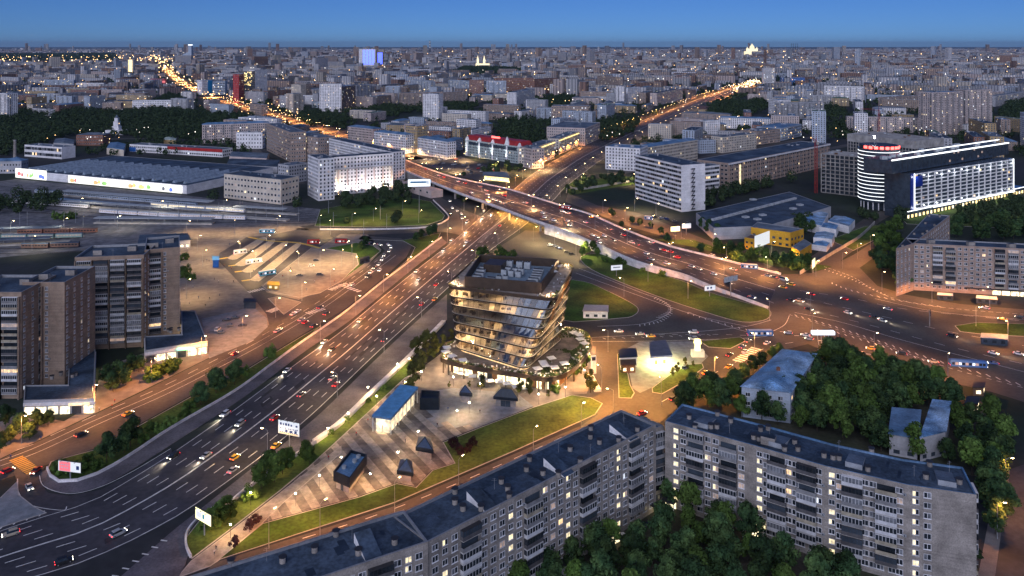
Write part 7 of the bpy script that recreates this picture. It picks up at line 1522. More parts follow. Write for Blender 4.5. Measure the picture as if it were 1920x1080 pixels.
# one mass of far buildings with colour per house and windows in the material
m = bpy.data.materials.new('far city'); m.use_nodes = True; n, l = m.node_tree.nodes, m.node_tree.links; b = n['Principled BSDF']; b.inputs['Roughness'].default_value = .9
at = n.new('ShaderNodeVertexColor'); at.layer_name = 'house'; uv = n.new('ShaderNodeUVMap'); uv.uv_map = 'metres'
def mth(op, a, bb=None):
 q = n.new('ShaderNodeMath'); q.operation = op
 for i, v_ in enumerate((a, bb)):
  if v_ is None: continue
  if isinstance(v_, (int, float)): q.inputs[i].default_value = v_
  else: l.new(v_, q.inputs[i])
 return q.outputs[0]
sep = n.new('ShaderNodeSeparateXYZ'); l.new(uv.outputs[0], sep.inputs[0]); us, vs_ = mth('DIVIDE', sep.outputs[0], 3.4), mth('DIVIDE', sep.outputs[1], 3.0)
win = mth('MULTIPLY', mth('MULTIPLY', mth('GREATER_THAN', mth('FRACT', us), .42), mth('GREATER_THAN', mth('FRACT', vs_), .45)), mth('GREATER_THAN', sep.outputs[1], .5))
cmb = n.new('ShaderNodeCombineXYZ'); l.new(mth('FLOOR', us), cmb.inputs[0]); l.new(mth('FLOOR', vs_), cmb.inputs[1]); wn_ = n.new('ShaderNodeTexWhiteNoise'); l.new(cmb.outputs[0], wn_.inputs['Vector'])
bay = n.new('ShaderNodeMix'); bay.data_type = 'RGBA'; bay.blend_type = 'MULTIPLY'; l.new(mth('MULTIPLY', mth('GREATER_THAN', mth('FRACT', mth('DIVIDE', sep.outputs[0], 10.2)), .55), mth('GREATER_THAN', sep.outputs[1], .5)), bay.inputs[0]); l.new(at.outputs[0], bay.inputs[6]); bay.inputs[7].default_value = (.5, .5, .53, 1)
mx = n.new('ShaderNodeMix'); mx.data_type = 'RGBA'; l.new(win, mx.inputs[0]); l.new(bay.outputs[2], mx.inputs[6]); mx.inputs[7].default_value = (.03, .035, .045, 1); l.new(mx.outputs[2], b.inputs['Base Color'])
b.inputs['Emission Color'].default_value = (1, .66, .32, 1); l.new(mth('MULTIPLY', mth('MULTIPLY', win, mth('GREATER_THAN', wn_.outputs[0], .965)), .8), b.inputs['Emission Strength']); m.cycles.emission_sampling = 'NONE'
V, Fc, UV, CC = [], [], [], []
pal = [(.55, .54, .55), (.48, .43, .37), (.34, .34, .36), (.36, .40, .46), (.42, .34, .31), (.30, .22, .18), (.22, .13, .10), (.58, .57, .58), (.36, .36, .38), (.45, .44, .44)]; rpal = [(.14, .20, .28), (.11, .14, .18), (.06, .07, .09), (.18, .23, .3), (.14, .1, .09), (.3, .31, .33)]
for P, h, fl, px, py in mass:
 c0 = rcity.choice(pal); k_ = rcity.uniform(.8, 1.5); c0 = tuple(v_ * k_ for v_ in c0) + (1,); r0 = rcity.choice(rpal) + (1,); k = len(V); V += [(p.x, p.y, 0) for p in P] + [(p.x, p.y, h) for p in P]
 for i in range(4):
  j = (i + 1) % 4; L = (P[j] - P[i]).length; u0 = rcity.randrange(400) * 3.4; Fc.append((k + i, k + j, k + 4 + j, k + 4 + i)); UV += [(u0, 0), (u0 + L, 0), (u0 + L, h), (u0, h)]; CC += [c0] * 4
 Fc.append((k + 4, k + 5, k + 6, k + 7)); UV += [(0, 0)] * 4; CC += [r0] * 4
me = bpy.data.meshes.new('far_city'); me.from_pydata(V, [], Fc); ul = me.uv_layers.new(name='metres'); ul.data.foreach_set('uv', [c for q in UV for c in q]); ca = me.color_attributes.new('house', 'FLOAT_COLOR', 'CORNER'); ca.data.foreach_set('color', [c for q in CC for c in q]); me.materials.append(m); me.update()
o = bpy.data.objects.new('far_city', me); COL.objects.link(o); o['kind'] = 'stuff'
# greenery between the houses
for _ in range(10500):
 y_ = 1000 * math.exp(rf.random() * 1.9); x_ = rf.uniform(-.66, .66) * y_; px, py = pix((x_, y_, 0))
 if (int(x_ // CELL), int(y_ // CELL)) in OCC or y_ < 1080 or noise.noise(Vector((x_ / 260, y_ / 260, 5))) < -.22: continue
 s = 1.2 if y_ < 2000 else 2.4; far_tree(x_, y_, rf.uniform(8, 14), rf.uniform(3.5, 6), 26 if y_ < 2000 else 12, 1.5 * s)
for x_, y_, h_ in DROPPOS: far_tree(x_, y_, h_, h_ * .42, 230, 1.0)
mt.build('distant_trees', leafm('distant leaves', (.034, .060, .028), (.05, .078, .032)), kind='stuff')
# lights of the far streets
ml = MB(); mlw = MB()
def dot(mb, x, y, z, s): 
 mb.hexa([(x - s, y, z - s), (x, y - s, z - s), (x + s, y, z - s), (x, y + s, z - s)], [(x - s * .6, y, z + s), (x, y - s * .6, z + s), (x + s * .6, y, z + s), (x, y + s * .6, z + s)])
for _ in range(3000):
 y_ = 1150 * math.exp(rf.random() ** 1.0 * 2.9); x_ = rf.uniform(-.66, .66) * y_
 if noise.noise(Vector((x_ / 500, y_ / 500, 9))) < -.1 or any(inside((x_, y_), P) for P in PARKW): continue
 dot(ml if rf.random() < .62 else mlw, x_, y_, rf.uniform(8, 26), .00034 * y_ * rf.uniform(.5, 1.25))
for i in range(240):                                  # bright far stretch of the left avenue
 p = AVP[0].lerp(AVP[-1], 0); k = int(len(AVP) * (.30 + .68 * rf.random())); p = AVP[min(k, len(AVP) - 1)]; dot(ml, p.x + rf.uniform(-26, 26), p.y + rf.uniform(-80, 80), rf.uniform(2, 14), .00042 * p.y * rf.uniform(.5, 1.3))
for i in range(150): y_ = 225000 / rf.uniform(23, 38); x_ = (rf.uniform(0, 330) - 960) * y_ / 1500; dot(ml, x_, y_, 30, .00040 * y_ * rf.uniform(.5, 1.3))
for i in range(200): k = rf.randrange(330, 418); p = hw(rf.random())[k]; dot(ml if rf.random() < .7 else mlw, p.x, p.y, rf.uniform(1, 12), .00036 * p.y * rf.uniform(.5, 1.2))
ml.build('distant_lamps', glow('far warm lamps', (1, .58, .22), 6), kind='stuff'); mlw.build('distant_lamps', glow('far white lamps', (1, .92, .78), 4), kind='stuff')
# ------------------------------------------------------------------ street lamps
def lamp_meshes(hh, arm, two):
 mb = MB(); mb.tube((0, 0, 0), (0, 0, hh), .13, .07, 6)
 for s in ((1, -1) if two else (1,)): mb.tube((0, 0, hh - .1), (s * arm * .6, 0, hh + .55), .06, .05, 5); mb.tube((s * arm * .6, 0, hh + .55), (s * arm, 0, hh + .6), .05, .05, 5)
 mb.tube((0, 0, 0), (0, 0, .6), .2, .16, 6); a = mb.build('pole', M_steel); mh = MB(); ml_ = MB()
 for s in ((1, -1) if two else (1,)):
  mh.box((s * (arm + .35), 0, hh + .55), (1.0, .42, .16)); ml_.box((s * (arm + .35), 0, hh + .42), (.85, .36, .12)); 
 b = mh.build('lamp_head', M_unit); c = ml_.build('lens', G_lamp); d_ = [a.data, b.data, c.data]
 for q in (a, b, c): bpy.data.objects.remove(q)
 return d_
LM = {('s'): lamp_meshes(10.5, 2.0, False), ('d'): lamp_meshes(10.5, 2.0, False), ('p'): None}
mb = MB(); mb.tube((0, 0, 0), (0, 0, 4.2), .07, .05, 6); a = mb.build('pole', M_dark); mb = MB(); mb.tube((0, 0, 4.2), (0, 0, 4.65), .24, .3, 8); b = mb.build('lens', G_lampw); mb = MB(); mb.tube((0, 0, 4.65), (0, 0, 4.75), .36, .1, 8); c = mb.build('lamp_head', M_dark); LM['p'] = [a.data, c.data, b.data]
for q in (a, b, c): bpy.data.objects.remove(q)
ORANGE, WARM, WHITE = (1, .37, .09), (1, .62, .26), (1, .86, .62)
LDATA = {}
def batwing(L):
 """luminaire that throws more light sideways than straight down"""
 L.use_nodes = True; n, l = L.node_tree.nodes, L.node_tree.links; tc = n.new('ShaderNodeTexCoord'); sx = n.new('ShaderNodeSeparateXYZ'); l.new(tc.outputs['Normal'], sx.inputs[0])
 a = n.new('ShaderNodeMath'); a.operation = 'ABSOLUTE'; l.new(sx.outputs[2], a.inputs[0]); b = n.new('ShaderNodeMath'); b.operation = 'MAXIMUM'; b.inputs[1].default_value = .36; l.new(a.outputs[0], b.inputs[0])
 c = n.new('ShaderNodeMath'); c.operation = 'POWER'; c.inputs[1].default_value = -2.2; l.new(b.outputs[0], c.inputs[0]); d = n.new('ShaderNodeMath'); d.operation = 'MULTIPLY'; d.inputs[1].default_value = .30; l.new(c.outputs[0], d.inputs[0]); l.new(d.outputs[0], n['Emission'].inputs['Strength'])
def ldata(power, col, h):
 k = (power, col)
 if k not in LDATA: L = bpy.data.lights.new('lamp_light', 'SPOT'); L.energy = power * LP; L.color = col; L.spot_size = math.radians(158); L.spot_blend = .7; L.shadow_soft_size = .3; LDATA[k] = L; batwing(L)
 return LDATA[k]
LAMPS = {}
def lamp(p, rz, kind, power, col, where, light=True):
 t = thing('street_lamp', tuple(p), None, 'street lamp', rz=rz)
 for nm, me in zip(('pole', 'lamp_head', 'lens'), LM[kind]):
  hd = t if nm == 'pole' else pole if nm == 'lamp_head' else head
  q = link(nm, me, hd)
  if nm == 'pole': pole = q
  if nm == 'lamp_head': head = q; head2 = link(nm, me, pole, (0, 0, 0), math.pi) if kind == 'd' else None
  if nm == 'lens' and kind == 'd': link(nm, me, head2)
 if light:
  o = bpy.data.objects.new('lamp_light', ldata(power, col, 0)); COL.objects.link(o); o.parent = t; o.location = (0 if kind != 's' else 2.3, 0, 4.1 if kind == 'p' else 10.7)
 LAMPS.setdefault(where, []).append(t); t['group'] = 'street lamps ' + where
def lamp_row(P, step, kind, power, col, where, start=10, flip=0, z=0.0, n=99):
 for i, (p, d) in enumerate(along(P, step, start)):
  if i >= n: break
  lamp((p.x, p.y, p.z + z), math.atan2(d.y, d.x) - math.pi / 2 + flip, kind, power, col, where)
NR = len(HL)
lamp_row(side(hw(0)[20:330], -2.5), 42, 's', 6500, ORANGE, 'on the left footpath of the highway', 20)
lamp_row(side(hw(1)[10:250], 3.0), 52, 's', 2600, WARM, 'on the right footpath of the highway', 25, math.pi)
lamp_row(spline(gs([(0, 850), (120, 795), (260, 728), (400, 660), (500, 606), (560, 567), (640, 526), (690, 494)]), 6), 30, 's', 4200, ORANGE, 'along the side street by the towers', 8)
lamp_row(dk(.5), 44, 'd', 5200, ORANGE, 'along the middle of the overpass', 12)
lamp_row(AVP, 60, 'd', 26000, ORANGE, 'along the left avenue', 30, n=22); lamp_row(AVP, 210, 'd', 190000, ORANGE, 'along the far left avenue', 1450, n=18); lamp_row(hw(.02)[270:400], 60, 's', 16000, ORANGE, 'along the left side of the right avenue', 20, n=16); lamp_row(hw(.98)[270:400], 60, 's', 16000, ORANGE, 'along the right side of the right avenue', 40, math.pi, n=16)
lamp_row(spline(gs([(1345, 470), (1270, 445), (1190, 420), (1100, 388)]), 5), 36, 's', 7000, ORANGE, 'along the sunken road behind the overpass', 5)
lamp_row(spline(gs([(1345, 488), (1420, 508), (1500, 520), (1560, 512), (1600, 490), (1650, 455)]), 5), 32, 's', 6500, ORANGE, 'round the corner by the yellow building', 8)
lamp_row(spline(gs([(1640, 540), (1720, 562), (1800, 572), (1930, 580)]), 5), 30, 's', 6500, ORANGE, 'in front of the brick apartments at right', 5, math.pi)
lamp_row(spline(gs([(1440, 606), (1560, 640), (1700, 690), (1800, 716), (1930, 748)]), 5), 34, 's', 4800, ORANGE, 'along the near side of the junction', 25, math.pi)
for x, y in ((1443, 600), (1830, 612), (1890, 640), (1520, 588), (1290, 560), (1215, 528), (1170, 556)): lamp(g(x, y), R.random() * 6, 's', 3600, ORANGE, 'on the green islands of the right junction')
for x, y in ((1240, 760), (1340, 712), (1415, 664), (1150, 780), (1140, 660), (1128, 735)): lamp(g(x, y), R.random() * 6, 's', 8000, (1, .40, .07), 'along the street past the petrol station')
for x, y in ((1000, 860), (860, 920), (740, 965), (600, 1010), (504, 1028), (1090, 812)): lamp(g(x, y), 1.0, 's', 3000, ORANGE, 'along the street behind the long front block')
for x, y in ((653, 795), (706, 762), (745, 700), (767, 690), (690, 745), (615, 824), (660, 905), (599, 915), (694, 912), (648, 905), (746, 870), (857, 790), (784, 830), (1094, 775), (470, 948), (432, 1010), (554, 950), (640, 880), (716, 812), (880, 775)): lamp(g(x, y), 0, 'p', 900, (1, .60, .25), 'of the striped plaza and its lawn')
for x, y in ((450, 480), (480, 500), (500, 470), (530, 490), (470, 520), (560, 500), (600, 500), (640, 500), (380, 500), (370, 470), (440, 440), (520, 430), (600, 430), (540, 540), (350, 560), (660, 480), (620, 440), (350, 440)): lamp(g(x, y), R.random() * 6, 's', 3800, (1, .62, .26), 'of the bus station square')
for x, y in ((835, 690), (850, 725), (900, 738), (960, 750), (1010, 758), (1060, 745), (1095, 712), (1105, 680), (760, 735), (790, 715)): lamp(g(x, y), 0, 'p', 700, (1, .62, .28), 'round the foot of the office podium')
for x, y in ((1190, 975), (1420, 955), (1645, 1030), (1290, 950), (1500, 1005), (1215, 940)): lamp(g(x, y), 0, 'p', 900, (1, .62, .26), 'in the courtyard between the long blocks')
for x, y in ((800, 300), (850, 320), (770, 290), (870, 300), (930, 320), (985, 325), (1020, 318)): lamp(g(x, y), 0, 's', 9000, WARM, 'of the square below the red roof')
for x, y in ((660, 425), (700, 415), (785, 418), (755, 400), (840, 425), (870, 395)): lamp(g(x, y), 0, 's', 2600, WARM, 'of the embankment left of the overpass')
for x, y in ((1090, 345), (1140, 328), (1185, 345), (1230, 405), (1190, 395)): lamp(g(x, y), 0, 's', 4200, (1, .7, .35), 'round the white office slab')
for x, y in ((1000, 452), (1040, 465), (1080, 480), (1060, 448)): lamp(g(x, y), 0, 's', 5200, (1, .70, .30), 'over the car park below the overpass')
lamp(g(1446, 482), 0, 's', 7000, (1, .75, .3), 'in front of the yellow building')
for x, y in ((1885, 920), (1870, 1010)): lamp(g(x, y), 0, 's', 1500, ORANGE, 'of the street at the right edge')
for x, y in ((20, 440), (120, 435), (220, 430), (60, 470), (300, 400), (420, 398), (150, 395)): lamp(g(x, y), 0, 's', 1600, WHITE, 'over the railway platforms')
for x, y in ((940, 400), (965, 412), (985, 418), (1010, 425)): 
 q = g(x, y); L = bpy.data.lights.new('underpass_lamp', 'POINT'); L.energy = 2400 * LP; L.color = (1, .45, .08); L.shadow_soft_size = .4; o = thing('ceiling_lamp', (q.x, q.y, 5.6), 'orange lamp under the overpass soffit, ' + {940: 'farthest left', 965: 'second from left', 985: 'third from left', 1010: 'farthest right'}[x], 'lamp', 'lamps under the overpass'); mb = MB(); mb.box((0, 0, 0), (1.2, .5, .2)); mb.build('lens', G_lamp, o); lo = bpy.data.objects.new('underpass_light', L); COL.objects.link(lo); lo.parent = o; lo.location = (0, 0, -.4)
for w, ls in LAMPS.items(): label_rows(ls, 'lit street lamp' if 'plaza' not in w and 'podium' not in w and 'courtyard' not in w else 'small post lamp', w, 10)

# ------------------------------------------------------------------ cars
PAINT = {k: mat(k + ' car paint', c, .3, .06, .8, spec=.6) for k, c in dict(white=(.72, .72, .72), silver=(.40, .41, .43), black=(.018, .018, .02), grey=(.13, .135, .14), red=(.42, .015, .015), blue=(.03, .06, .20), yellow=(.72, .42, .03), beige=(.42, .36, .28)).items()}
def loft(mb, secs, m=0):
 """closed cross sections (same point count) joined along the car's length"""
 k = len(mb.v); n = len(secs[0])
 for s_ in secs: mb.v += [tuple(p) for p in s_]
 for i in range(len(secs) - 1):
  for j in range(n): mb.f.append((k + i * n + j, k + i * n + (j + 1) % n, k + (i + 1) * n + (j + 1) % n, k + (i + 1) * n + j)); mb.m.append(m)
 mb.f.append(tuple(range(k + n - 1, k - 1, -1))); mb.m.append(m); e = k + (len(secs) - 1) * n; mb.f.append(tuple(range(e, e + n))); mb.m.append(m)
def car_parts(kind):
 """x forward; returns meshes without paint: body, cabin, roof, wheel, headlight, taillight"""
 L, W, hb, ht = {'saloon': (4.6, 1.82, .92, 1.45), 'hatchback': (4.1, 1.76, .95, 1.5), 'suv': (4.7, 1.92, 1.08, 1.75), 'van': (5.4, 2.0, 1.2, 2.3)}[kind]
 def sec(x, w, z0, z1): return [(x, -w / 2, z0 + .08), (x, -w / 2 - .0, (z0 + z1) / 2), (x, -w / 2 + .07, z1), (x, w / 2 - .07, z1), (x, w / 2, (z0 + z1) / 2), (x, w / 2, z0 + .08), (x, w / 2 - .1, z0), (x, -w / 2 + .1, z0)]
 b = MB(); h2 = L / 2; loft(b, [sec(-h2, W * .82, .38, hb * .82), sec(-h2 + .15, W * .95, .25, hb), sec(-h2 + .9, W, .2, hb + .02), sec(0, W, .2, hb), sec(h2 - 1.1, W, .2, hb * .97), sec(h2 - .35, W * .94, .25, hb * .8), sec(h2, W * .8, .35, hb * .62)])
 fr, fl_, rr_, rl = {'saloon': (.95, .25, -.95, -1.6), 'hatchback': (1.0, .35, -1.55, -1.95), 'suv': (1.05, .45, -1.75, -2.2), 'van': (2.0, 1.2, -2.5, -2.62)}[kind]
 c = MB(); wi = W * .92; wt = W * .72; z0 = hb - .04
 c.hexa([(rl, -wi / 2, z0), (fr, -wi / 2, z0), (fr, wi / 2, z0), (rl, wi / 2, z0)], [(rr_, -wt / 2, ht - .05), (fl_, -wt / 2, ht - .05), (fl_, wt / 2, ht - .05), (rr_, wt / 2, ht - .05)])
 r = MB(); wt2 = wt + .06; r.hexa([(rr_ - .05, -wt2 / 2, ht - .05), (fl_ + .05, -wt2 / 2, ht - .05), (fl_ + .05, wt2 / 2, ht - .05), (rr_ - .05, wt2 / 2, ht - .05)], [(rr_ + .1, -wt / 2, ht + .02), (fl_ - .1, -wt / 2, ht + .02), (fl_ - .1, wt / 2, ht + .02), (rr_ + .1, wt / 2, ht + .02)])
 w = MB(); w.tube((0, -.11, 0), (0, .11, 0), .33, .33, 12, 0); w.tube((0, -.115, 0), (0, .115, 0), .2, .2, 8, 1)
 hl = MB(); hl.box((0, 0, -.1), (.14, .46, .2)); tl = MB(); tl.box((0, 0, -.1), (.12, .42, .18))
 out = {}
 for nm, m_, ms in (('body', b, None), ('cabin', c, [M_glass]), ('roof', r, None), ('wheel', w, [M_black, M_steel]), ('headlight', hl, [G_head]), ('tail_light', tl, [G_tail])):
  me = bpy.data.meshes.new(nm); me.from_pydata(m_.v, [], m_.f); me.polygons.foreach_set('material_index', m_.m)
  for q in ms or []: me.materials.append(q)
  me.update(); out[nm] = me
 pos = dict(wheel=[(h2 - .85, W / 2 - .1), (h2 - .85, -W / 2 + .1), (-h2 + .8, W / 2 - .1), (-h2 + .8, -W / 2 + .1)], head=[(h2 - .12, W * .31, hb * .62), (h2 - .12, -W * .31, hb * .62)], tail=[(-h2 + .02, W * .34, hb * .74), (-h2 + .02, -W * .34, hb * .74)])
 return out, pos
CP = {k: car_parts(k) for k in ('saloon', 'hatchback', 'suv', 'van')}; CM = {}
def painted(kind, part_, col):
 k = (kind, part_, col)
 if k not in CM: me = CP[kind][0][part_].copy(); me.materials.append(PAINT[col]); CM[k] = me
 return CM[k]
far_cm = {}
CARS = {}
HLD = bpy.data.lights.new('headlight_beam', 'SPOT'); HLD.energy = 700 * LP; HLD.color = (1, .85, .62); HLD.spot_size = math.radians(60); HLD.spot_blend = .9; HLD.shadow_soft_size = .2
def car(p, hd, kind, col, where, full=True, lights=True, taxi=False, beam=False):
 t = thing({'van': 'delivery_van', 'suv': 'car', 'saloon': 'car', 'hatchback': 'car'}[kind], tuple(p), None, {'van': 'van'}.get(kind, 'car'), rz=hd); M_, pos = CP[kind]
 bd = link('body', painted(kind, 'body', col), t); cb = link('cabin', M_['cabin'], t); link('roof', painted(kind, 'roof', col), cb)
 if full:
  for x, y in pos['wheel']: link('wheel', M_['wheel'], t, (x, y, .33))
 if lights:
  for q in pos['head']: link('headlight', M_['headlight'], bd, q)
  for q in pos['tail']: link('tail_light', M_['tail_light'], bd, q)
 if beam: lo = bpy.data.objects.new('headlight_beam', HLD); COL.objects.link(lo); lo.parent = t; lo.location = (2.6, 0, .8); lo.rotation_euler = (math.radians(78), 0, math.radians(-90))
 nm = '%s %s' % (col, {'saloon': 'saloon car', 'hatchback': 'hatchback', 'suv': 'tall car', 'van': 'delivery van'}[kind])
 if taxi: nm = 'yellow taxi'
 CARS.setdefault((where, nm), []).append(t); t['group'] = 'cars ' + where; return t
rk = random.Random(99); COLS = ['white'] * 5 + ['silver'] * 3 + ['black'] * 3 + ['grey'] * 2 + ['red', 'blue', 'beige']; KINDS = ['saloon', 'saloon', 'hatchback', 'suv']
def nearest(P, p): 
 i = min(range(len(P)), key=lambda k: (P[k].x - p.x) ** 2 + (P[k].y - p.y) ** 2); d = P[min(i + 1, len(P) - 1)] - P[max(i - 1, 0)]; return math.atan2(d.y, d.x)
HM = hw(.5)
def hcars(lst, where, path, away, up=0.0, **k):
 for q in lst:
  x, y, col = q[:3]; kd = q[3] if len(q) > 3 else rk.choice(KINDS); p = g(x, y, up); a = nearest(path, p) + (0 if away else math.pi); car((p.x, p.y, up + .05), a, kd, col, where, taxi=col == 'yellow', **k)
Wh = 'on the wide highway'
hcars([(422, 779, 'white'), (450, 797, 'silver'), (538, 697, 'white'), (608, 643, 'white'), (622, 657, 'black'), (675, 603, 'beige'), (325, 858, 'black', 'suv'), (386, 857, 'silver'), (781, 510, 'white'), (785, 525, 'white'), (832, 471, 'white'), (847, 451, 'silver'), (875, 455, 'white'), (874, 437, 'silver'), (905, 411, 'white'), (922, 402, 'silver'), (20, 1004, 'beige', 'suv'), (876, 418, 'white', 'van'), (908, 396, 'white')], Wh, HM, False, beam=True)
hcars([(515, 786, 'red'), (623, 711, 'silver'), (630, 723, 'red'), (791, 572, 'red'), (818, 535, 'red'), (441, 860, 'yellow'), (437, 884, 'silver'), (518, 838, 'yellow'), (222, 1003, 'silver', 'suv'), (815, 563, 'yellow'), (938, 424, 'red'), (120, 1056, 'black'), (565, 742, 'grey'), (720, 640, 'black')], Wh, HM, True)
for k in range(34):                                   # highway beyond the overpass
 i = rk.randrange(245, 395); t_ = rk.choice((.07, .18, .3, .42, .57, .68, .8, .92)); p = hw(t_)[i]; car((p.x, p.y, .05), nearest(HM, p) + (0 if t_ > .5 else math.pi), rk.choice(KINDS), rk.choice(COLS), 'on the right avenue beyond the overpass', full=False)
Dm = dk(.5)
def deckcars(lst, where='on the overpass'):
 for x, y, col in lst:
  best = min(((t_, i) for t_ in (.1, .25, .4, .6, .75, .9) for i in range(0, 90)), key=lambda q: (lambda v_: (v_[0] - x) ** 2 + (v_[1] - y) ** 2)(pix(dkp(q[0], q[1])))); p = dkp(*best); d = Dm[min(best[1] + 1, 90)] - Dm[max(best[1] - 1, 0)]
  a = math.atan2(d.y, d.x) + (math.pi if best[0] < .5 else 0); car((p.x, p.y, p.z + .08), a, rk.choice(KINDS), col, where, full=p.y < 620, beam=p.y < 900 and col in ('white', 'silver'), taxi=col == 'yellow')
def dkp(t_, i): return DF[i].lerp(DN[i], t_)
deckcars([(860, 342, 'white'), (870, 343, 'red'), (885, 362, 'white'), (908, 358, 'silver'), (912, 363, 'white'), (923, 371, 'white'), (930, 374, 'white'), (936, 377, 'silver'), (963, 379, 'black'), (983, 381, 'white'), (1014, 398, 'white'), (1022, 409, 'white'), (1056, 402, 'white'), (1060, 415, 'silver'), (1108, 438, 'white'), (1115, 444, 'silver'), (1122, 452, 'white'), (1130, 440, 'white'), (1142, 429, 'beige'), (1170, 446, 'red'), (1180, 458, 'white'), (1218, 454, 'white'), (1210, 475, 'white'), (1222, 490, 'silver'), (1258, 494, 'white'), (1257, 474, 'red'), (1272, 487, 'red'), (1310, 508, 'beige'), (1340, 512, 'white'), (1098, 415, 'white'), (1061, 399, 'white'), (1105, 405, 'yellow'), (1066, 426, 'silver'), (833, 333, 'red'), (822, 330, 'white'), (900, 350, 'beige'), (945, 366, 'red'), (798, 318, 'red'), (1380, 510, 'silver'), (1290, 498, 'silver'), (1366, 530, 'black'), (1410, 555, 'blue'), (1240, 468, 'red'), (1150, 452, 'black'), (1040, 412, 'white'), (1196, 466, 'grey')])
J1 = spline(gs([(1330, 512), (1480, 548), (1640, 590), (1780, 628), (1940, 665)]), 6)
hcars([(1500, 566, 'beige', 'suv'), (1483, 565, 'black'), (1517, 581, 'black'), (1590, 588, 'white'), (1640, 597, 'black'), (1655, 603, 'silver'), (1786, 632, 'black'), (1863, 640, 'white'), (1863, 664, 'white'), (1910, 665, 'white'), (1470, 526, 'silver', 'van'), (1440, 518, 'silver')], 'on the near carriageway of the right junction', J1, True, beam=True)
hcars([(1483, 535, 'yellow'), (1468, 540, 'yellow'), (1520, 553, 'red'), (1583, 562, 'red'), (1665, 581, 'silver'), (1848, 579, 'white'), (1880, 600, 'yellow'), (1912, 597, 'black'), (1450, 521, 'grey')], 'on the far carriageway of the right junction', J1, False)
hcars([(1300, 625, 'white'), (1160, 623, 'white'), (1220, 632, 'yellow'), (1200, 628, 'silver'), (1300, 637, 'silver'), (1510, 630, 'white'), (1517, 637, 'silver'), (1478, 626, 'silver'), (1552, 640, 'white'), (1588, 654, 'blue'), (1690, 665, 'black', 'suv'), (1750, 680, 'beige'), (1862, 683, 'blue'), (1632, 655, 'yellow')], 'on the street behind the petrol station', spline(gs([(1080, 632), (1300, 630), (1480, 632), (1640, 662), (1900, 690)]), 6), False)
hcars([(1323, 701, 'yellow'), (1367, 689, 'yellow'), (1397, 661, 'white'), (1438, 645, 'white'), (1368, 667, 'black'), (1392, 652, 'blue'), (1402, 641, 'grey'), (1333, 713, 'red'), (1204, 777, 'red'), (1262, 750, 'black')], 'on the street past the petrol station', spline(gs([(1130, 800), (1270, 748), (1370, 690), (1450, 640)]), 6), True)
hcars([(240, 778, 'yellow'), (152, 817, 'black', 'suv'), (520, 622, 'silver'), (440, 665, 'red'), (565, 601, 'silver'), (572, 606, 'red'), (600, 578, 'black'), (523, 620, 'white'), (15, 885, 'red'), (550, 590, 'white'), (558, 585, 'white'), (657, 535, 'white'), (612, 590, 'black'), (588, 613, 'black', 'suv')], 'on the side street by the towers', spline(gs([(0, 880), (240, 775), (480, 650), (640, 555)]), 6), True)
hcars([(702, 503, 'black'), (710, 497, 'silver'), (716, 488, 'white'), (720, 480, 'silver'), (730, 472, 'silver'), (733, 465, 'white'), (728, 460, 'white'), (698, 458, 'black'), (712, 460, 'silver'), (690, 520, 'black'), (660, 535, 'white'), (695, 512, 'white'), (712, 508, 'white')], 'queuing on the bus station loop', spline(gs([(640, 540), (700, 505), (722, 478), (728, 460), (690, 450)]), 6), False, full=False)
hcars([(843, 378, 'white'), (848, 391, 'white'), (857, 396, 'silver'), (865, 402, 'white'), (866, 410, 'silver')], 'on the curved ramp left of the overpass', spline(gs([(820, 370), (850, 390), (875, 415)]), 6), True, full=False)
hcars([(55, 916, 'silver'), (67, 885, 'red')], 'on the slip road bend at lower left', spline(gs([(68, 880), (50, 900), (60, 925), (90, 940)]), 6), True)
hcars([(1900, 940, 'red')], 'on the dark street at the right edge', spline(gs([(1900, 880), (1890, 1080)]), 4), True)
for x, y, c, rz in ((584, 500, 'white', .2), (593, 490, 'black', .2), (562, 518, 'black', .1), (600, 517, 'black', .1), (408, 620, 'white', 1.5), (425, 602, 'black', .2), (442, 598, 'black', .2), (432, 612, 'grey', .2), (455, 612, 'black', .2), (415, 625, 'grey', .3), (1285, 692, 'blue', .8), (1042, 463, 'silver', .3), (1050, 467, 'blue', .3), (1032, 461, 'white', .3), (1072, 478, 'black', .4), (1062, 474, 'black', .4), (1198, 995, 'silver', .4), (1170, 1010, 'white', .4), (1215, 985, 'black', .4), (1240, 410, 'silver', .3), (1250, 412, 'blue', .3), (1228, 408, 'black', .3), (1265, 416, 'grey', .3), (1290, 420, 'black', .3), (1335, 480, 'white', .2)):
 p = g(x, y); car((p.x, p.y, .2), rz, rk.choice(KINDS), c, 'parked, ' + ('on the taxi square' if y > 485 and 540 < x < 640 else 'on the blue grey pavement' if x < 500 else 'below the overpass' if 1000 < x < 1100 and y < 500 else 'in the dark courtyard' if y > 900 else 'by the white office slab' if y < 430 else 'near the petrol station' if y > 600 else 'behind the roadside bed'), lights=False)
pr2 = random.Random(4); P = gs([(772, 300), (830, 292), (890, 306), (945, 324), (915, 338), (860, 324)]); k = 0
while k < 46:
 q = (pr2.uniform(-130, 10), pr2.uniform(880, 1090))
 if inside(q, P): car((q[0], q[1], .05), pr2.choice((.4, .4 + 3.14)), pr2.choice(KINDS), pr2.choice(COLS), 'parked below the red roofed building', full=False, lights=False); k += 1
for k in range(40):
 i = rk.randrange(4, len(AVP) - 8); p = AVP[i].lerp(AVP[i + 1], rk.random()); d = AVP[i + 1] - AVP[i]; n_ = Vector((d.y, -d.x, 0)).normalized(); s = rk.choice((-14, -10, -6, 6, 10, 14)); p = p + n_ * s; car((p.x, p.y, .05), math.atan2(d.y, d.x) + (0 if s > 0 else math.pi), rk.choice(KINDS), rk.choice(COLS), 'on the left avenue', full=False)
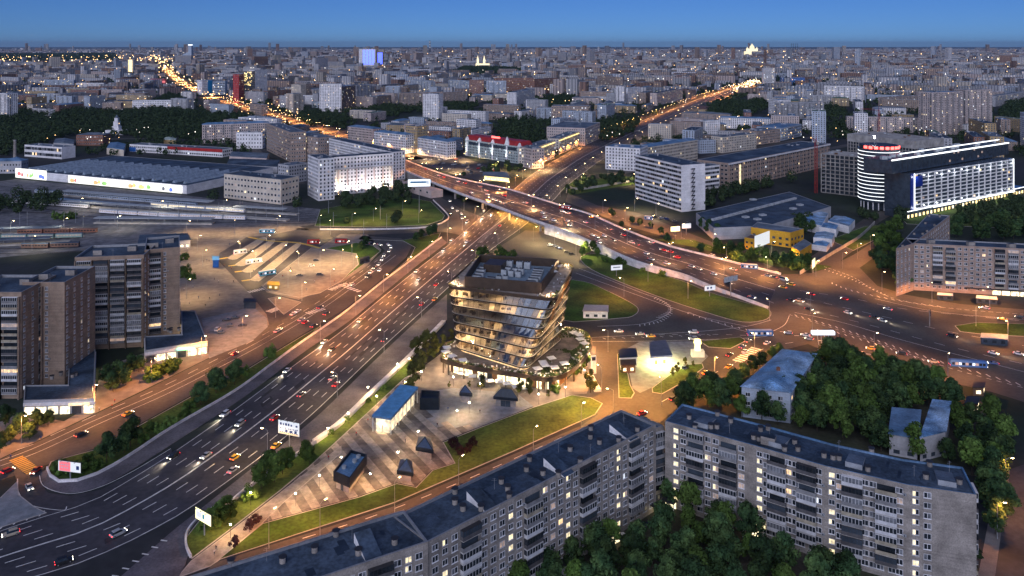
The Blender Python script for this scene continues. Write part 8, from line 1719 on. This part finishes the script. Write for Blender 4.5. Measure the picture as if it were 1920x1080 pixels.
for (w, nm), ls in CARS.items():
 if len(ls) == 1: ls[0]['label'] = 'the only %s %s' % (nm, w) if not w.startswith('parked') else 'the only %s %s' % (nm, w)
 else: label_rows(ls, nm, w, 7)

# ------------------------------------------------------------------ buses and trolleybuses
def bus(p, hd, label, L, body, roofm, lit=True, cat='bus'):
 t = thing('bus', tuple(p), label, cat, rz=hd); W, hh = 2.5, 3.1; mb = MB(); h2 = L / 2
 def sec(x, k): return [(x, -W / 2 * k, .35), (x, -W / 2 * k, hh - .25), (x, -W / 2 * k + .25, hh), (x, W / 2 * k - .25, hh), (x, W / 2 * k, hh - .25), (x, W / 2 * k, .35)]
 loft(mb, [sec(-h2, .92), sec(-h2 + .3, 1), sec(h2 - .3, 1), sec(h2, .92)]); bd = mb.build('body', body, t); mb = MB(); mb.box((0, 0, hh + .01), (L * .9, W * .7, .18)); mb.build('roof_pod', roofm, t); n = int(L / 1.5)
 for s in (-1, 1):
  for i in range(n): mb = MB(); mb.box((-h2 + .7 + i * (L - 1.2) / n + .5, s * (W / 2 + .01), 1.2), (1.15, .05, 1.15)); mb.build('window', G_dim if lit and i % 3 == 1 else (G_cool if lit and i % 4 == 2 else M_glass), bd)
 mb = MB(); mb.box((h2 + .0, 0, 1.2), (.08, 2.1, 1.5)); mb.build('windscreen', M_glass, bd)
 for x in ([h2 - 2.4, -h2 + 3] + ([0] if L > 14 else [])):
  for y in (-1.1, 1.1): link('wheel', CP['van'][0]['wheel'], t, (x, y, .4))
 for y in (-.9, .9): link('headlight', CP['van'][0]['headlight'], bd, (h2 + .02, y, .8)); link('tail_light', CP['van'][0]['tail_light'], bd, (-h2, y, .9))
 return t
M_busb = mat('blue bus paint', (.06, .16, .42), .4, .08, .5); M_busw = mat('white bus paint', (.62, .64, .68), .4, .08, .5); M_bust = mat('turquoise bus paint', (.10, .38, .50), .4, .08, .5)
bus(g(1425, 630), .02, 'long blue and white bus crossing in front of the old blue roofed house', 13, M_busb, M_busw); bus(g(1815, 688), -.15, 'long blue bus at the stop above the dark trees at right', 16, M_busb, M_busb); bus(g(1405, 504), -.25, 'dark blue bus with white roof beside the roadside bed', 11, M_busb, M_signw)
bus(g(501, 437), .02, 'turquoise bus standing at the top of the bus bays', 12, M_bust, M_busw); bus(g(501, 516), .62, 'pale turquoise bus waiting between the lower bus platforms', 11, M_bust, M_busw); bus(g(450, 476), .6, 'white bus beside the upper left bus platform', 9, M_busw, M_busw); bus(g(476, 494), .62, 'white bus beside the third bus platform', 11, M_busw, M_busw); bus(g(588, 457), .1, 'red bus turning at the top corner of the taxi square', 9, M_red, M_redw); bus(g(640, 456), .0, 'dark red bus on the loop right of the taxi square', 9, M_red, M_redw); bus(g(1060, 392, 7.6) + Vector((0, 0, .1)), -.6, 'dark red bus on the far lane of the overpass', 11, M_redw, M_busw); bus(g(1216, 412), -.3, 'small violet van bus on the sunken road behind the overpass', 7, M_busb, M_busw)

# ------------------------------------------------------------------ billboards and signs
def billboard(label, base, hb, w, h, rz, face, extra=None, legs=1, back=None, panel_text=None):
 p = g(*base); t = thing('billboard', tuple(p), label, 'billboard', rz=rz); mb = MB()
 for x in ([0] if legs == 1 else [-w * .3, w * .3]): mb.tube((x, .25, 0), (x, .25, hb + h * .5), .22, .18, 8)
 mb.build('post', M_steel, t); mb = MB(); mb.box((0, 0, hb), (w, .35, h)); mb.build('frame', M_dark, t); mb = MB(); mb.box((0, -.2, hb + .12), (w - .24, .06, h - .24)); mb.build('poster', face, t)
 for fx, fz, fw, fh, m in extra or []: mb = MB(); mb.box((fx * w, -.25, hb + fz * h), (fw * w, .05, fh * h)); mb.build('print', m, t)
 mb = MB()
 for x in (-w * .3, 0, w * .3): mb.tube((x, -.2, hb + h), (x, -1.1, hb + h + .25), .04, .04, 4); mb.box((x, -1.1, hb + h + .15), (.4, .25, .12))
 mb.build('spotlights', M_steel, t, kind='stuff'); return t
def ink(t, w, rows, m, seed, y=-.26, x0=0):
 r_ = random.Random(seed)                          # rows of print too small to read from here
 mb = MB()
 for z, h_, n in rows:
  for i in range(n):
   if r_.random() < .85: mb.box((x0 - w * .45 + w * .9 * (i + .5) / n, y, z), (w * .9 / n * r_.uniform(.35, .8), .04, h_ * r_.uniform(.6, 1)))
 mb.build('print', m, t, kind='stuff')
G_bill2 = glow('lit poster white', (.85, .9, 1), .55); G_bily = glow('lit poster yellow', (1, .92, .45), 1.3); G_bilr = glow('lit poster red', (.9, .05, .06), .7); M_ink = mat('dark blue ink', (.02, .05, .2), .6, .05, 1)
t = billboard('white billboard with blue lettering facing the camera at the right kerb of the highway', (542, 838), 4.5, 9.5, 5.2, -.35, G_bill2); ink(t, 9, ((7.9, 1.0, 7), (6.6, .5, 11), (5.5, 1.2, 4), (5.2, .4, 9)), M_ink, 12)
mb = MB(); mb.box((0, -.27, 4.75), (8.6, .05, .5)); mb.build('print', glow('orange strip', (1, .5, .1), .6), t)
billboard('yellow and white lit billboard on the tip of the verge at lower left', (382, 1005), 4.2, 8.2, 3.6, -.62, G_bily, [(-.25, .25, .3, .5, G_bill2), (.02, .3, .12, .4, mat('cyan print', (.1, .5, .7), .6, .05, 1))])
t = billboard('red and white billboard at the round end of the left green strip', (131, 903), 3.4, 9.0, 3.6, -.2, glow('lit poster white', (.85, .9, 1), .55), [(-.2, .06, .48, .88, G_bilr), (.36, .3, .12, .35, M_ink)]); ink(t, 3.6, ((4.6, .5, 3), (5.6, .4, 4)), M_signw, 3, -.32, -1.8)
billboard('small white billboard on the lawn behind the office building', (1156, 518), 4, 8, 3.4, .25, G_bill2, [(0, .45, .6, .2, mat('grey print', (.25, .28, .33), .6, .05, 1))]); billboard('white billboard with dark blots at the edge of the grass triangle', (1331, 556), 3.6, 7.5, 3.2, .3, G_bill2, [(-.2, .3, .15, .4, M_ink), (.1, .35, .15, .35, M_ink)])
t = billboard('wide white lit hoarding on a tall mast left of the overpass', (786, 400), 24, 20, 6.5, .12, glow('lit hoarding', (.82, .92, 1), 1.2), [(0, .45, .8, .28, mat('steel blue print', (.12, .28, .45), .5, .1, .5)), (.38, .2, .16, .6, G_bill2)])
billboard('first of two lit billboards by the sunken road, yellowish one', (1266, 446), 5, 8, 4, .25, G_bily); billboard('second of two lit billboards by the sunken road, white one', (1287, 440), 5, 8, 4, .25, G_bill2); billboard('small lit billboard by the crossing at the end of the yellow building', (1525, 512), 3.5, 9, 6, 1.0, G_bily)
def gantry(label, base, hh, w, face, rz):
 p = g(*base); t = thing('road_sign', tuple(p), label, 'road sign', rz=rz); mb = MB(); mb.tube((0, 0, 0), (0, 0, hh), .25, .2, 8); mb.tube((-w / 2, 0, hh - .4), (w / 2, 0, hh - .4), .12, .12, 6); mb.tube((-w / 2, 0, hh - 2.2), (w / 2, 0, hh - 2.2), .12, .12, 6); mb.build('post', M_steel, t)
 for k in range(3): mb = MB(); mb.box(((k - 1) * w / 3, -.2, hh - 3), (w / 3 - .3, .12, 3.2)); mb.build('panel', face, t)
gantry('back of a large three panel road sign on a post beside the overpass ramp', (1370, 556), 12, 11, M_unit, .5); gantry('dark seen-edge-on road sign standing on the junction paving', (1743, 612), 9, 3, M_dark, 1.3)
p = g(1543, 658); t = thing('advert_stand', tuple(p), 'T shaped lit advertising stand on a tapered lattice foot by the kerb', 'advertising stand'); mb = MB()
for x in (-1.8, -.6, .6, 1.8): mb.tube((x * .9, 0, 0), (x * 1.6, 0, 8.2), .14, .14, 5)
mb.box((0, 0, 0), (4.6, 2, .5)); mb.build('lattice_foot', M_unit, t); mb = MB(); mb.box((0, 0, 8.2), (11, 2.4, 1.6)); mb.build('top_box', glow('cool lit box', (.7, .85, 1), 1.2), t); mb = MB(); mb.tube((-3, -1, 9.8), (-3, -1, 10.6), .5, .4, 8); mb.build('spotlight', G_white, t)
# big yellow toy-like lit figure stand at the petrol station is simplified to a plain glowing column
p = g(1308, 668); t = thing('figure_column', tuple(p), 'glowing yellow lantern column on a white base right of the petrol canopy', 'lantern'); mb = MB(); mb.box((0, 0, 0), (6, 3, 3)); mb.build('base', M_signw, t); mb = MB(); mb.tube((0, 0, 3), (0, 0, 5.5), 1.6, 1.3, 10); mb.tube((0, 0, 5.5), (0, 0, 6.5), 1.3, 1.9, 10); mb.tube((0, 0, 6.5), (0, 0, 8), 1.9, 1.6, 10); mb.build('lantern', glow('yellow lantern', (1, .8, .25), 2.5, sample=True), t)

# ------------------------------------------------------------------ railway: tracks, platforms, trains, masts
b_ = sheet('rail_yard', [(-80, 350), (30, 336), (345, 366), (420, 375), (560, 388), (600, 392), (595, 420), (560, 425), (345, 430), (335, 470), (140, 470), (-80, 490)], .012, M_ballast)
def track(px):
 P = resample(spline(gs(px), 5), 24)
 mb = MB()
 for s in (-.76, .76): mb.strip([p + Vector((0, 0, .16)) for p in side(P, s - .06)], [p + Vector((0, 0, .16)) for p in side(P, s + .06)])
 mb.build('railway_track', M_rail, kind='structure'); mb = MB(); mb.strip([p + Vector((0, 0, .03)) for p in side(P, -1.3)], [p + Vector((0, 0, .03)) for p in side(P, 1.3)]); mb.build('track_bed', mat('track bed', (.06, .055, .055), .95, .25, .4), kind='structure'); return P
TRK = []
for k in range(7): TRK.append(track([(-60, 346 + k * 7.5), (100, 357 + k * 7.3), (250, 371 + k * 6.6), (400, 386 + k * 5), (600, 402 + k * 3)]))
for k in range(6): TRK.append(track([(-60, 430 + k * 9), (60, 430 + k * 9), (150, 429 + k * 8.5)]))
def platform(label, a, b, w, canopy, lit):
 p, q = g(*a), g(*b); d = (q - p); L = d.length; d.normalize(); n_ = Vector((-d.y, d.x, 0)); t = thing('platform', tuple(p), label, 'railway platform'); mb = MB(); mb.obox(-n_ * w / 2 + Vector((0, 0, .03)), d * L, n_ * w, Vector((0, 0, 1.1))); mb.build('deck', M_concrete, t)
 if canopy:
  mb = MB(); mb.obox(-n_ * w * .55 + Vector((0, 0, 4.6)), d * L * canopy, n_ * w * 1.1, Vector((0, 0, .4))); mb.build('canopy', M_unit if not lit else M_roof_grey, t)
  for k in range(max(2, int(L * canopy / 14))): mb = MB(); mb.tube(d * (k * 14 + 3) + Vector((0, 0, 1)), d * (k * 14 + 3) + Vector((0, 0, 4.6)), .2, .2, 6); mb.build('post', M_steel, t)
  mb = MB(); mb.obox(-n_ * .6 + Vector((0, 0, 4.45)), d * L * canopy, n_ * .4, Vector((0, 0, .12))); mb.build('lamp_strip', G_gold if lit else G_cool, t)
platform('long railway platform with pale canopy nearest the floodlit factory wall', (120, 366), (430, 390), 8, .9, False); platform('long pale platform strip running toward the square', (100, 384), (540, 414), 6, .7, False); platform('lower platform strip ending at the station square', (180, 418), (400, 420), 7, 1, False); platform('golden lit platform at the left picture edge', (-40, 440), (115, 436), 7, 1, True); platform('dark platform below the golden lit one', (-40, 462), (130, 455), 7, .8, True); platform('white fenced platform in front of the cream building', (440, 396), (560, 403), 6, .8, False)
def train(label, P, s0, ncar, body, roofm, band):
 pts = along(P, 20.5, s0)[:ncar]
 if not pts: return
 t = thing('train', tuple(pts[0][0]), label, 'train'); o0 = pts[0][0]
 for p, d in pts:
  q = p - o0; n_ = Vector((-d.y, d.x, 0)); mb = MB(); mb.obox(q - n_ * 1.5 + Vector((0, 0, .9)), d * 19.6, n_ * 3.0, Vector((0, 0, 2.7))); c = mb.build('carriage', body, t); mb = MB(); b0 = [q - n_ * 1.5, q - n_ * 1.5 + d * 19.6, q + n_ * 1.5 + d * 19.6, q + n_ * 1.5]; mb.hexa([x + Vector((0, 0, 3.6)) for x in b0], [x + Vector((0, 0, 4.2)) + (n_ if i < 2 else -n_) * .7 for i, x in enumerate(b0)]); mb.build('carriage_roof', roofm, t)
  mb = MB()
  for k in range(8): mb.obox(q - n_ * 1.56 + d * (1 + k * 2.3) + Vector((0, 0, 2.1)), d * 1.5, n_ * .05, Vector((0, 0, .9)))
  mb.build('carriage_windows', band, t)
train('pale green commuter train at the left edge above the near tower', TRK[9], 6, 5, mat('pale green train paint', (.30, .42, .36), .5, .1, .3), M_roof_grey, G_dim); train('brown red train on the track above the near tower roof', TRK[8], 40, 5, M_brick_red, M_roof_brown, M_glass); train('dark train standing on the lowest track by the broad tower', TRK[11], 40, 4, M_dkbrown, M_roof_felt, M_glass); train('grey train on the middle tracks below the painted wall', TRK[3], 60, 9, M_greyw, M_roof_blue, M_glass); train('white train with lit windows farther along the railway', TRK[2], 230, 5, M_white, M_unit, G_yel)
train('pale grey train on the fourth track below the painted wall', TRK[4], 20, 6, M_white, M_roof_grey, M_glass); train('white and grey train on the tracks nearest the square', TRK[5], 150, 7, M_white, M_unit, G_dim); train('blue grey train on the far track by the factory', TRK[1], 90, 10, M_bluew, M_roof_grey, M_glass)
MASTS = []
for x, y in ((37, 425), (51, 423), (120, 425), (142, 418), (156, 425), (215, 420), (243, 402), (280, 412), (335, 408), (410, 405), (450, 398), (500, 408), (530, 398), (480, 418), (560, 415), (625, 425), (682, 440), (725, 428), (616, 400), (713, 412)):
 p = g(x, y); t = thing('line_mast', tuple(p), None, 'mast', 'overhead line masts of the railway'); mb = MB(); mb.tube((0, 0, 0), (0, 0, 12), .2, .14, 6); mb.tube((0, 0, 9), (3, 0, 9.6), .07, .07, 4); mb.build('post', M_steel, t); MASTS.append(t)
label_rows(MASTS, 'tall grey line mast', 'of the railway yard', 10)

# ------------------------------------------------------------------ people on the squares
def person_mesh(seed, stride, shirt, legs):
 r_ = random.Random(seed); v = [(0, 0, .95), (0, 0, 1.2), (0, 0, 1.45), (0, 0, 1.56), (0, .02, 1.72), (.22, 0, 1.42), (.27, .05 + stride * .2, 1.15), (.26, .12 + stride * .3, .9), (-.22, 0, 1.42), (-.27, .05 - stride * .2, 1.15), (-.26, .1 - stride * .3, .9), (.1, 0, .88), (.11, stride * .25, .5), (.11, stride * .5 - .05, .06), (.11, stride * .5 + .12, .04), (-.1, 0, .88), (-.11, -stride * .2, .5), (-.11, -stride * .5 - .05, .06), (-.11, -stride * .5 + .12, .04)]
 e = [(0, 1), (1, 2), (2, 3), (3, 4), (2, 5), (5, 6), (6, 7), (2, 8), (8, 9), (9, 10), (0, 11), (11, 12), (12, 13), (13, 14), (0, 15), (15, 16), (16, 17), (17, 18)]; rad = [.16, .15, .17, .07, .11, .075, .055, .045, .075, .055, .045, .1, .07, .05, .045, .1, .07, .05, .045]
 me = bpy.data.meshes.new('person'); me.from_pydata(v, e, []); o = bpy.data.objects.new('person', me); COL.objects.link(o); md = o.modifiers.new('skin', 'SKIN')
 for i, s in enumerate(me.skin_vertices[0].data): s.radius = (rad[i], rad[i] * .85); s.use_root = i == 0
 sd = o.modifiers.new('sub', 'SUBSURF'); sd.levels = 1; dg = bpy.context.evaluated_depsgraph_get(); m2 = bpy.data.meshes.new_from_object(o.evaluated_get(dg)); bpy.data.objects.remove(o); m2.materials.clear()
 for m_ in (shirt, legs, M_skin): m2.materials.append(m_)
 for p in m2.polygons: z = p.center.z; p.material_index = 1 if z < .95 else (2 if z > 1.52 or (z < 1.0 and abs(p.center.x) > .2) else 0)
 m2.name = 'person'; return m2
M_skin = mat('skin', (.42, .26, .19), .7, .05, 2)
cl = [('red top', mat('red cloth', (.35, .03, .03), .9, .1, 2)), ('dark jacket', mat('black cloth', (.02, .02, .025), .9, .1, 2)), ('white shirt', mat('white cloth', (.6, .6, .6), .9, .1, 2)), ('blue jacket', mat('blue cloth', (.04, .08, .25), .9, .1, 2))]
PM = [(n_, 'walking' if s else 'standing', person_mesh(i, s, m_, mat('denim', (.03, .045, .09), .9, .1, 2))) for i, (n_, m_) in enumerate(cl) for s in (0, .7)]
pp = random.Random(31); PE = {}
for w, z, pts in (('on the striped plaza', .13, [(616, 862), (700, 800), (712, 795), (690, 792), (720, 803), (668, 817), (760, 830), (840, 770), (900, 775), (745, 800), (660, 870), (820, 800)]), ('on the footpath beside the lower verge', .16, [(402, 1040), (440, 1012), (405, 1032)]), ('on the station square paving', .06, [(377, 450), (382, 492), (392, 491), (388, 490), (372, 560), (402, 525), (412, 555), (438, 530), (393, 562), (355, 570), (365, 590), (430, 460), (352, 470), (420, 500), (362, 540), (345, 505), (385, 575), (410, 530), (434, 505), (345, 545)]),
                  ('on the bus platforms', .22, [(455, 475), (470, 470), (490, 490), (505, 492), (520, 480), (530, 520), (545, 505), (475, 510), (560, 480), (590, 530), (575, 545), (627, 530)]), ('on the pavement at the towers', .05, [(77, 825), (20, 860), (245, 712), (262, 718), (210, 765), (186, 770), (215, 755), (300, 690), (330, 680), (268, 700)])):
 for x, y in pts:
  n_, a_, me = pp.choice(PM); p = g(x, y, z); o = link('person', me, None, (p.x, p.y, z), pp.random() * 6.28); o['category'] = 'person'; o['group'] = 'people ' + w; PE.setdefault((w, 'person in a %s %s' % (n_, a_)), []).append(o)
for (w, nm), ls in PE.items(): label_rows(ls, nm, w, 9)
# ------------------------------------------------------------------ thin blue evening air over the whole city
mb = MB(); mb.hexa([(-62000, -2100, -1), (62000, -2100, -1), (62000, 72000, -1), (-62000, 72000, -1)], [(-62000, -2100, 420), (62000, -2100, 420), (62000, 72000, 420), (-62000, 72000, 420)])
m = bpy.data.materials.new('evening air'); m.use_nodes = True; n, l = m.node_tree.nodes, m.node_tree.links; n.remove(n['Principled BSDF']); v = n.new('ShaderNodeVolumePrincipled')
v.inputs['Color'].default_value = (.55, .74, 1, 1); v.inputs['Density'].default_value = .000016; v.inputs['Anisotropy'].default_value = .2; l.new(v.outputs[0], n['Material Output'].inputs['Volume']); m.cycles.homogeneous_volume = True
mb.build('haze', m, kind='stuff')
